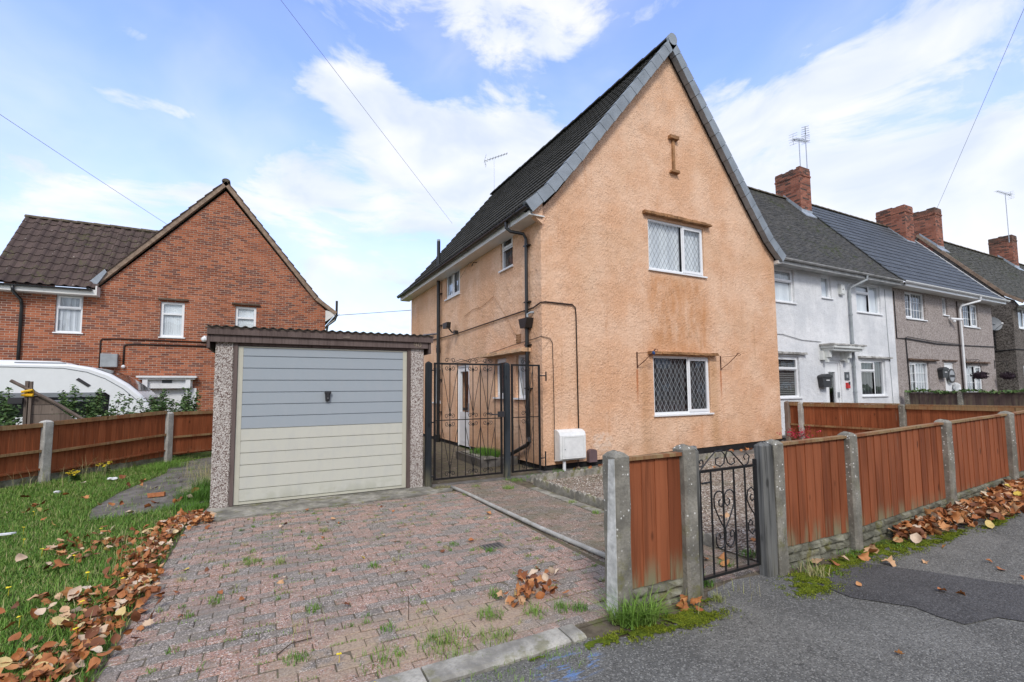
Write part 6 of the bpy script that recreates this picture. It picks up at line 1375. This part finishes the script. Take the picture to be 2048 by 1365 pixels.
roots = []; hs_ = []; rr_ = []; tuft(2.22, 2.58, .07, 150, .24, .6); tuft(2.34, 2.55, .07, 130, .22, .7); tuft(2.16, 2.66, .05, 50, .17, .75); blades('tall_grass', roots, np.array(hs_), .0062, 1.15, rnd=np.array(rr_))
roots = []; hs_ = []; rr_ = []; tuft(4.4, 9.8, .36, 1500, .17, .25); tuft(4.3, 9.4, .22, 700, .18, .3); tuft(4.5, 10.2, .2, 500, .16, .4)
g = blades('bed_grass', roots, np.array(hs_), .005, .6, rnd=np.array(rr_), z0=.12)
roots = []; hs_ = []; rr_ = []      # dry straw stems
for (x, y, r, n, h) in ((-1.1, 5.6, .25, 40, .18), (-1.3, 6.3, .3, 40, .2), (-.85, 9.6, .3, 120, .45), (-1.0, 10.8, .4, 100, .4), (-2.7, 11.6, .5, 50, .45), (-3.3, 10.8, .4, 30, .4), (.2, 3.6, .3, 20, .10), (4.2, 2.5, .15, 30, .14), (2.9, 2.5, .2, 16, .12), (3.3, 2.6, .2, 14, .12)): tuft(x, y, r, n, h, .98)
blades('dry_stems', roots, np.array(hs_), .0035, .5, rnd=np.array(rr_))

# moss cushions on the asphalt edge
def moss_patch(name, pts, seed):
    rs = np.random.default_rng(seed); from mathutils import noise; st = .013; xs0 = min(p[0] for p in pts)-.3; xs1 = max(p[0] for p in pts)+.3; ys0 = min(p[1]-p[3] for p in pts)-.1; ys1 = max(p[1]+p[3] for p in pts)+.1
    nx, ny = int((xs1-xs0)/st), int((ys1-ys0)/st); H = np.zeros((ny+1, nx+1))
    for j in range(ny+1):
        for i in range(nx+1):
            x, y = xs0+i*st, ys0+j*st; d = max(1-((x-a)/rx)**2-((y-b)/ry)**2 for (a, b, rx, ry) in pts); H[j, i] = d*.55+.55*noise.noise(Vector((x*8, y*8, seed)))+.40*noise.noise(Vector((x*26, y*26, seed)))+.45*noise.noise(Vector((x*70, y*70, seed)))-.16
    mb = MB(); vs = []; idx = {}
    def vid(i, j):
        if (i, j) not in idx: idx[(i, j)] = len(vs); x, y = xs0+i*st, ys0+j*st; vs.append((x+.006*noise.noise(Vector((x*60, y*60, 3))), y, zg(x)-.003+max(0, min(H[j, i], .6))*.020))
        return idx[(i, j)]
    fs = [(vid(i, j), vid(i+1, j), vid(i+1, j+1), vid(i, j+1)) for j in range(ny) for i in range(nx) if min(H[j, i], H[j, i+1], H[j+1, i], H[j+1, i+1]) > 0]
    mb.add(vs, fs, .5); o = mb.build(name, 'moss', None, smooth=True, fix=False); o['kind'] = 'stuff'; return o
moss_patch('moss', [(2.0, 2.50, .22, .06), (2.3, 2.46, .22, .06), (2.7, 2.44, .26, .10), (2.55, 2.48, .3, .08), (1.5, 2.54, .12, .02), (4.05, 2.45, .22, .13), (3.9, 2.36, .22, .10), (4.35, 2.50, .3, .12), (4.8, 2.54, .4, .11), (5.3, 2.55, .4, .14), (5.75, 2.45, .4, .11), (6.3, 2.36, .35, .06), (7.2, 2.25, .4, .05), (3.05, 2.6, .12, .05)], 4)

mp = []; MP = [(2.05, 2.50, .16, .05), (2.3, 2.46, .22, .06), (2.7, 2.44, .26, .10), (2.55, 2.48, .3, .08), (4.05, 2.45, .22, .13), (3.9, 2.36, .22, .10), (4.35, 2.50, .3, .12), (4.8, 2.54, .4, .11), (5.3, 2.55, .4, .14), (5.75, 2.45, .4, .11), (6.3, 2.36, .35, .06), (7.2, 2.25, .4, .05)]
from mathutils import noise as mnoise
for a_, b_, rx, ry in MP:
    n_ = int(9000*rx*ry/.04)
    for _ in range(min(n_, 4200)): q = rng_.normal(0, .55); s_ = rng_.normal(0, .55); mp.append((a_+q*rx, b_+s_*ry*1.1))
mp = [p for p in mp if p[1] < 2.64 and mnoise.noise(Vector((p[0]*7, p[1]*9, 2)))+.6*mnoise.noise(Vector((p[0]*22, p[1]*22, 5))) > -.10]
blades('moss_tufts', mp, .011, .006, .9, m='moss_blade')
# pebbles over the gravel bed
def pebbles():
    n = 15000; y = 2.85+4.3*rng_.random(n); x = 4.08+8.2*rng_.random(n)**1.25; keep = (y < 7.14+.03*(x-4)); x, y = x[keep], y[keep]; n = len(x); s = rng_.uniform(.007, .017, n)
    D = np.array([(1, 0, 0), (0, 1, 0), (-1, 0, 0), (0, -1, 0), (0, 0, 1), (0, 0, -1)], float); V = D[None]*s[:, None, None]*rng_.uniform(.6, 1.35, (n, 6, 1)); a = rng_.uniform(0, 6.28, n); ca, sa = np.cos(a)[:, None], np.sin(a)[:, None]
    X = V[..., 0]*ca-V[..., 1]*sa; Y = V[..., 0]*sa+V[..., 1]*ca; Z = V[..., 2]*.7; zb = np.array([zg(q, r) for q, r in zip(x, y)])+.006; P_ = np.stack([X+x[:, None], Y+y[:, None], Z+zb[:, None]+s[:, None]*.4], -1).reshape(-1, 3)
    F8 = np.array([(0, 1, 4), (1, 2, 4), (2, 3, 4), (3, 0, 4), (1, 0, 5), (2, 1, 5), (3, 2, 5), (0, 3, 5)]); L = ((np.arange(n)*6)[:, None, None]+F8[None]).reshape(-1)
    me = bpy.data.meshes.new('gravel_stones'); me.vertices.add(len(P_)); me.vertices.foreach_set('co', P_.reshape(-1).astype(np.float32)); me.loops.add(len(L)); me.loops.foreach_set('vertex_index', L.astype(np.int32)); me.polygons.add(n*8); me.polygons.foreach_set('loop_start', (np.arange(n*8)*3).astype(np.int32))
    at = me.attributes.new('rnd', 'FLOAT', 'FACE'); at.data.foreach_set('value', np.repeat(rng_.random(n), 8).astype(np.float32)); me.materials.append(MATS['pebbles']); me.update(calc_edges=True)
    o = bpy.data.objects.new('gravel_stones', me); C.objects.link(o); o['kind'] = 'stuff'
pebbles()

# fallen leaves -------------------------------------------------------
def leaf_mesh(seed):
    rs = random.Random(seed); k = rs.uniform(.9, 1.1); n = 15
    out = [(.0, -.5), (.20, -.42), (.46, -.44), (.40, -.18), (.56, .02), (.36, .12), (.34, .34), (.16, .30), (.0, .62), (-.17, .31), (-.36, .33), (-.35, .10), (-.55, .0), (-.42, -.20), (-.44, -.46), (-.20, -.41)]
    if seed % 3: out = [(.0, -.5), (.22, -.38), (.36, -.15), (.38, .1), (.27, .34), (.0, .6), (-.25, .35), (-.38, .12), (-.37, -.14), (-.22, -.38)]
    cx, cy, tw, rip = rs.choice((rs.uniform(.1, .6), rs.uniform(.1, .7), rs.uniform(1.0, 2.0), rs.uniform(-1.2, -.4))), rs.uniform(-.4, .9), rs.uniform(-.7, .7), rs.uniform(.04, .12); ph = rs.uniform(0, 6)
    def Z(x, y): return cx*x*x*1.2+cy*y*y*.8+tw*x*y+rip*math.sin(7*x+ph)*math.cos(6*y+ph)
    vs = []; fs = []
    for f in (.0, .5, 1):
        for (a, b) in (out if f else [(0, 0)]): x, y = a*f*k+rs.uniform(-.02, .02)*f, b*f; vs.append((x, y, Z(x, y)+.12))
    N = len(out); fs += [(0, 1+i, 1+(i+1) % N) for i in range(N)]+[(1+i, 1+N+i, 1+N+(i+1) % N, 1+(i+1) % N) for i in range(N)]
    b = len(vs); vs += [(-.012, -.5, Z(0, -.5)+.12), (.012, -.5, Z(0, -.5)+.12), (.03, -.95, Z(0, -.5)+.20)]; fs.append((b, b+1, b+2)); return vs, fs
LV = []
for i in range(24):
    vs, fs = leaf_mesh(i); me = bpy.data.meshes.new('leaf_shape'); me.from_pydata(vs, [], fs); r = random.Random(i*7).random(); at = me.attributes.new('rnd', 'FLOAT', 'FACE'); at.data.foreach_set('value', [min(1, max(0, r+random.uniform(-.05, .05)))]*len(fs)); me.materials.append(MATS['dead_leaf']); me.polygons.foreach_set('use_smooth', [True]*len(fs)); LV.append((me, vs, fs, r))
cand = []      # (x, y, z, size, tilt, region)
rs = random.Random(33)
def drop(n, fn, region, s=(.07, .13), tilt=.5, pile=.0, base=.0):
    for _ in range(n): x, y = fn(); cand.append((x, y, zg(x, y)+base+pile*rs.random(), rs.uniform(*s), rs.gauss(0, tilt), rs.gauss(0, tilt), region))
DP_ = [(-.74, 7.45), (-.92, 6.6), (-.92, 5.6), (-.86, 4.9), (-.90, 4.2), (-1.0, 3.5), (-1.0, 3.0)]
def along(P, w0, w1, bias=0):
    def f():
        t = rs.random()*(len(P)-1); i = int(t); u = t-i; x = P[i][0]+(P[i+1][0]-P[i][0])*u; y = P[i][1]+(P[i+1][1]-P[i][1])*u; w_ = w0+(w1-w0)*t/(len(P)-1); return x+rs.gauss(bias*w_, w_*.55), y+rs.gauss(0, .08)
    return f
drop(900, along(DP_, .11, .24, -.35), 'drift', (.035, .085), .55, .05, .005); drop(130, lambda: (rs.gauss(-1.25, .22), rs.uniform(3.4, 5.0)), 'drift', (.045, .09), .5, .04, .03)
drop(110, lambda: (rs.uniform(-1.9, -.85), rs.gauss(6.35+0, .28)), 'drift', (.045, .085), .5, .03, .03); drop(120, lambda: (rs.uniform(-1.1, -.55), rs.gauss(7.05, .16)), 'drift', (.05, .10), .5, .03, .01)
drop(70, lambda: (-.9-rs.random()*2.6, rs.uniform(4, 11)), 'lawn', (.06, .12), .5, .02, .05)
drop(38, lambda: (rs.gauss(1.85, .12), rs.gauss(3.30, .07)), 'drivepile', (.05, .09), .6, .04, .01); drop(16, lambda: (rs.gauss(2.1, .12), rs.gauss(3.55, .07)), 'drivepile', (.06, .10), .6, .03, .01)
drop(30, lambda: (rs.uniform(-.6, 2.6), rs.uniform(2.9, 7)), 'drive', (.03, .07), .3, 0, .008)
drop(8, lambda: (rs.gauss(2.78, .06), rs.gauss(2.58, .03)), 'post', (.05, .085), .5, .04, .01)
def rp():
    x = 5.75+5.8*rs.random()**.8; k = min(1, (x-5.6)/1.4); return x, 2.64-abs(rs.gauss(0, .17*k+.03))
drop(1500, rp, 'fence', (.055, .115), .6, .10, .01); drop(12, lambda: (rs.uniform(4.4, 6.2), rs.gauss(2.5, .08)), 'single', (.07, .12), .4, .01, .015); drop(9, lambda: (rs.uniform(3.2, 7.0), rs.uniform(1.5, 2.3)), 'single', (.04, .07), .3, 0, .008)
drop(14, lambda: (rs.uniform(5.2, 6.8), rs.uniform(7.45, 7.8)), 'house', (.07, .12), .5, .03, .01); drop(14, lambda: (rs.uniform(9.5, 12), rs.uniform(7.6, 7.9)), 'house', (.07, .12), .5, .03, .01); drop(10, lambda: (rs.uniform(4.2, 8), rs.uniform(3.1, 6.5)), 'gravel', (.07, .11), .4, 0, .02); drop(8, lambda: (rs.uniform(3.3, 3.95), rs.uniform(2.9, 3.5)), 'gravel', (.07, .11), .4, 0, .012)
LAB = {'drift': ('orange brown fallen leaf in the drift between the lawn and the brick drive', 'leaves drifted along the edge of the drive'), 'lawn': ('fallen leaf lying by itself on the grass of the lawn', 'leaves scattered on the lawn'),
 'drivepile': ('curled brown leaf in the small pile on the bricks near the first fence post', 'small pile of leaves on the drive'), 'drive': ('small leaf lying loose on the brick drive', 'loose leaves on the drive'), 'post': ('fallen leaf at the foot of the short fence panel', 'leaves below the short fence panel'),
 'fence': ('orange brown leaf in the long pile against the pavement fence', 'leaves piled against the pavement fence'), 'single': ('single fallen leaf lying on the asphalt or moss', 'single leaves on the asphalt'), 'house': ('fallen leaf at the foot of the orange gable', 'leaves at the foot of the gable'), 'gravel': ('fallen leaf between the iron garden gate and the gravel', 'leaves by the gravel bed')}
def infront(c):
    p = cam.matrix_world.inverted() @ Vector(c[:3]); return -p.z > .3 and abs(p.x/-p.z) < 1.12 and p.y/-p.z > -.79
cand.sort(key=lambda c: -c[3]/math.hypot(c[0], c[1], 1.6) if infront(c) else 1)
mbs = {}
for i, (x, y, z, s, ta, tb, rg_) in enumerate(cand):
    me, vs, fs, r = LV[rs.randrange(24)]; rz = rs.uniform(0, 6.283)
    if rg_ == 'post': me, vs, fs, r = LV[rs.choice([k for k in range(24) if .3 < LV[k][3] < .85])]
    M = Matrix.LocRotScale(Vector((x, y, z)), (Matrix.Rotation(rz, 3, 'Z') @ Matrix.Rotation(ta, 3, 'X') @ Matrix.Rotation(tb, 3, 'Y')).to_euler(), Vector((s, s, s)))
    if i < 300:
        o = bpy.data.objects.new('fallen_leaf', me); C.objects.link(o); o.matrix_world = M; o['label'], o['group'] = LAB[rg_]; o['category'] = 'leaf'
    else:
        b = mbs.setdefault('fence' if rg_ == 'fence' else 'rest', MB()); k = len(b.v); b.v += [tuple(M @ Vector(p)) for p in vs]; b.f += [tuple(q+k for q in f) for f in fs]; b.r += [min(1, max(0, r+rs.uniform(-.06, .06)))]*len(fs)
b = MB()
for q in mbs.values(): k = len(b.v); b.v += q.v; b.f += [tuple(i+k for i in f) for f in q.f]; b.r += q.r
o = b.build('leaf_litter', 'dead_leaf', None, smooth=True, uv=False, fix=False); o['kind'] = 'stuff'

# shrubs behind the left fence -----------------------------------------
def shrub(x, y, h, w_, stems, nl, lab, grp='shrubs behind the left fence', ls=.072, name='shrub', zb=0):
    t = thing(name, (x, y, zb), lab, 'shrub', grp); s = MB(); f = MB(); rs = random.Random(int(x*100+y*10))
    for i in range(stems):
        a = rs.uniform(0, 6.28); r = w_*.5*rs.random()**.6; hh_ = h*rs.uniform(.55, 1)*(1-.25*r/w_); tx, ty = x+r*math.cos(a), y+r*math.sin(a)*.6; bx, by = x+(tx-x)*.4, y+(ty-y)*.4
        pts = [(bx+(tx-bx)*k/5+rs.uniform(-.02, .02), by+(ty-by)*k/5+rs.uniform(-.02, .02), zb+hh_*k/5) for k in range(6)]; s.tube(pts, .008, 5, r2=.003); m_ = nl//stems
        for k in range(m_):
            q = rs.random()**.75; z = zb+hh_*(.12+.88*q); u = q*5*.999; i0 = int(u); c = Vector(pts[i0]).lerp(Vector(pts[i0+1]), u-i0); sp = .17*(1-q)+.035; c += Vector((rs.gauss(0, sp), rs.gauss(0, sp), rs.gauss(0, .03))); l = ls*rs.uniform(.6, 1.3); A = rs.uniform(0, 6.28); d_ = Vector((math.cos(A), math.sin(A), rs.uniform(-.5, .7))).normalized(); n_ = d_.orthogonal().normalized(); n_.rotate(Matrix.Rotation(rs.uniform(-1, 1), 3, d_)); c0 = c
            f.add([tuple(c0-d_*l*.5), tuple(c0+n_*l*.24+d_*.05*l), tuple(c0+d_*l*.6), tuple(c0-n_*l*.24+d_*.05*l)], [(0, 1, 2, 3)], rs.random()**1.3)
    s.build('stems', 'trunk_brown', t); f.build('foliage', 'leaf_green', t, uv=False, fix=False); return t
shrub(-5.05, 14.0, 1.95, .9, 16, 5200, 'leafy shrub at the far left in front of the caravan window')
shrub(-3.75, 14.2, 1.98, .75, 14, 4600, 'tall spindly shrub right of the wooden hoist, in front of the caravan window')
shrub(-3.15, 14.4, 1.75, .8, 12, 3600, 'shrub in front of the caravan nose')
shrub(-2.55, 14.6, 1.60, .7, 10, 2400, 'lower thin shrub before the caravan front edge')
shrub(-2.0, 14.6, 1.92, 1.0, 17, 6000, 'dense shrub in front of the white front door of the brick house')
shrub(-1.2, 14.9, 1.35, .6, 9, 500, 'wispy half bare shrub beside the garage', ls=.035)
shrub(12.15, 7.55, .40, .5, 12, 500, 'small shrub below the side fence', grp=None) if False else None
t = thing('flowering_plant', (12.05, 7.35, .2), 'small crimson flowering plant at the foot of the side fence', 'plant'); f = MB(); s = MB()
for k in range(260): c = (12.05+random.gauss(0, .28), 7.35+random.gauss(0, .16), .42+random.gauss(0, .08)); f.add([(c[0]+random.uniform(-.04, .04), c[1]+random.uniform(-.04, .04), c[2]+random.uniform(-.03, .03)) for _ in range(3)], [(0, 1, 2)])
for k in range(8): s.tube([(12.05, 7.35, .2), (12.05+random.gauss(0, .2), 7.35+random.gauss(0, .1), .42)], .006, 4)
s.build('stems', 'trunk_brown', t); f.build('flowers', 'red_flower', t, uv=False, fix=False)['kind'] = 'stuff'
# ivy along the dark fence
f = MB(); rs = random.Random(2)
for k in range(1100):
    y = rs.uniform(3.0, 8.3); c = Vector((19.8+rs.gauss(0, .09), y, 1.385+.03*math.sin(y*5)+abs(rs.gauss(0, .03)))); l = rs.uniform(.025, .055); n_ = Vector((rs.gauss(0, 1), rs.gauss(0, 1), rs.gauss(.4, 1))).normalized(); a_ = n_.orthogonal().normalized()*l; b_ = n_.cross(a_)
    f.add([tuple(c-a_), tuple(c-b_*.7), tuple(c+a_), tuple(c+b_*.7)], [(0, 1, 2, 3)], rs.random())
o = f.build('ivy', 'leaf_green', None, uv=False, fix=False); origin(o, (19.8, 5.6, 1.3)); tag(o, 'ivy creeping along the top of the dark fence', 'ivy')
# wooden contraption with a yellow strap behind the fence
t = thing('wooden_frame', (-4.3, 13.6, 0), 'weathered timber boards and post tied with a yellow strap behind the left fence', 'timber'); m = MB()
for i in range(4): m.prism([(-4.42, .95+.2*i), (-3.62+.0, .95+.2*i) if i == 0 else (-3.62-.22*i, .95+.2*i), (-3.62-.22*(i+1)+.02, 1.14+.2*i), (-4.42, 1.14+.2*i)], 13.55, 13.58, 'y')
m.build('boards', 'board_old', t); m = MB(); m.box(-4.50, -4.45, 13.5, 13.58, 0, 1.85); m.box(-4.42, -4.38, 13.48, 13.54, .8, 1.84); m.build('posts', 'board_old', t); m = MB(); m.tube([(-4.72, 13.5, 1.86), (-4.45, 13.5, 1.68), (-4.0, 13.5, 1.38), (-3.45, 13.5, .95)], .035, 6); m.build('rail', 'board_old', t)
m = MB(); m.tube([(-4.53, 13.46, 1.62), (-4.36, 13.44, 1.66), (-4.33, 13.5, 1.60), (-4.52, 13.47, 1.55), (-4.34, 13.43, 1.55)], .028, 6); m.build('strap', 'yellow_strap', t); m = MB(); m.box(-4.72, -4.5, 13.42, 13.5, 1.38, 1.50); m.build('block', 'dark_box', t)
# wild flowers and litter on the lawn
def ragwort(x, y, h, n, lab):
    t = thing('ragwort', (x, y, 0), lab, 'wild flower', 'yellow wild flowers by the left fence'); s = MB(); g = MB(); rs = random.Random(int(x*50))
    for k in range(n):
        a = rs.uniform(0, 6.28); tx, ty, tz = x+.13*math.cos(a)*rs.random(), y+.1*math.sin(a), h*rs.uniform(.85, 1.1); s.tube([(x, y, 0), ((x+tx)/2, (y+ty)/2, tz*.6), (tx, ty, tz)], .004, 4)
        f = MB()
        for q in range(5):
            c = (tx+rs.gauss(0, .03), ty+rs.gauss(0, .03), tz+rs.gauss(0, .015)); K = 7; f.add([c]+[(c[0]+.022*math.cos(6.283*i/K), c[1]+.022*math.sin(6.283*i/K), c[2]+rs.uniform(-.008, .006)) for i in range(K)], [(0, 1+i, 1+(i+1) % K) for i in range(K)])
        f.build('flower_head', 'yellow_petal', t, uv=False, fix=False)
        for q in range(8): z = tz*rs.random()*.8; A = rs.uniform(0, 6.28); g.add([(x, y, z), (x+.05*math.cos(A), y+.05*math.sin(A), z+.02), (x+.09*math.cos(A+.3), y+.09*math.sin(A+.3), z-.01)], [(0, 1, 2)])
    s.build('stems', 'leaf_green', t); g.build('leaves', 'leaf_green', t, uv=False, fix=False)
ragwort(-3.02, 11.25, .17, 7, 'taller clump of yellow ragwort by the left fence post'); ragwort(-2.72, 11.9, .22, 5, 'thinner clump of yellow ragwort right of the fuller one')
rs = random.Random(9)
for (x, y) in [(-2.4, 7.4), (-1.9, 6.3), (-1.55, 5.9), (-1.3, 5.3), (-1.75, 5.2), (-1.15, 4.6), (-1.45, 4.5), (-1.05, 4.1), (-2.2, 6.8), (-1.6, 6.9), (-2.6, 8.3), (-1.0, 5.0), (.42, 3.05), (.55, 2.66)]:
    f = MB(); z = .085 if x < 0 else .05; K = 8; f.add([(x, y, z+.004)]+[(x+.016*math.cos(6.283*i/K), y+.016*math.sin(6.283*i/K), z+rs.uniform(-.003, .006)) for i in range(K)], [(0, 1+i, 1+(i+1) % K) for i in range(K)]); f.tube([(x, y, 0), (x+.004, y, z)], .0015, 4, 0)
    o = f.build('yellow_flower', 'yellow_petal', None, uv=False, fix=False); origin(o, (x, y, 0)); tag(o, 'tiny yellow dandelion-like flower in the grass' if x < 0 else 'tiny yellow flower growing by the brick drive edge', 'flower', 'tiny yellow flowers in the lawn' if x < 0 else 'tiny yellow flowers on the drive')
def crumple(x, y, z, r, lab, m='paper', el=1.5, seed=0):
    random.seed(seed); b = MB().ball((0, 0, 0), r, .45, 9, 6, jit=.45); b.v = [(x+v[0]*el, y+v[1], z+v[2]) for v in b.v]; o = b.build('litter', m, None); origin(o, (x, y, z)); tag(o, lab, 'litter')
crumple(-2.40, 10.9, .06, .048, 'crumpled white tissue on the grass near the left fence', seed=3); crumple(-2.85, 9.9, .06, .032, 'small pale scrap of litter on the grass left of the tissue', 'lettering_pale', 1.3, 5)
o = MB(); x, y = -2.52, 7.18; o.prism([(x-.12, y-.03), (x+.10, y-.02), (x+.13, y+.02), (x-.08, y+.03)], .07, .085, 'z'); ob = o.build('litter', 'paper', None); origin(ob, (x, y, 0)); tag(ob, 'flat white packet at the left edge of the lawn', 'litter')
o = MB().box(-1.56, -1.35, 9.02, 9.11, .0, .06, jit=.008); ob = o.build('loose_brick', 'loose_brick', None); origin(ob, (-1.45, 9.06, 0)); tag(ob, 'broken orange brick lying on the dark concrete path', 'brick')
o = MB().prism([(-1.18, 9.25), (-.72, 9.15), (-.70, 10.1), (-1.0, 10.2)], -.02, .045, 'z'); ob = o.build('paving_slab', 'stone_flag', None); origin(ob, (-.9, 9.6, 0)); tag(ob, 'loose pale paving slab beside the garage', 'slab')
o = MB().tube([(.92, 3.37, 0), (.922, 3.372, .09), (.918, 3.368, .165)], .0028, 5); ob = o.build('twig', 'trunk_brown', None); origin(ob, (.92, 3.37, 0)); tag(ob, 'thin bare stem standing upright in the brick drive', 'twig')
o = MB().tube([(.10, 3.30, .01), (.18, 3.38, .02), (.30, 3.40, .015)], .004, 5); ob = o.build('twig', 'trunk_brown', None); origin(ob, (.1, 3.3, 0)); tag(ob, 'bent brown twig lying on the brick drive', 'twig')
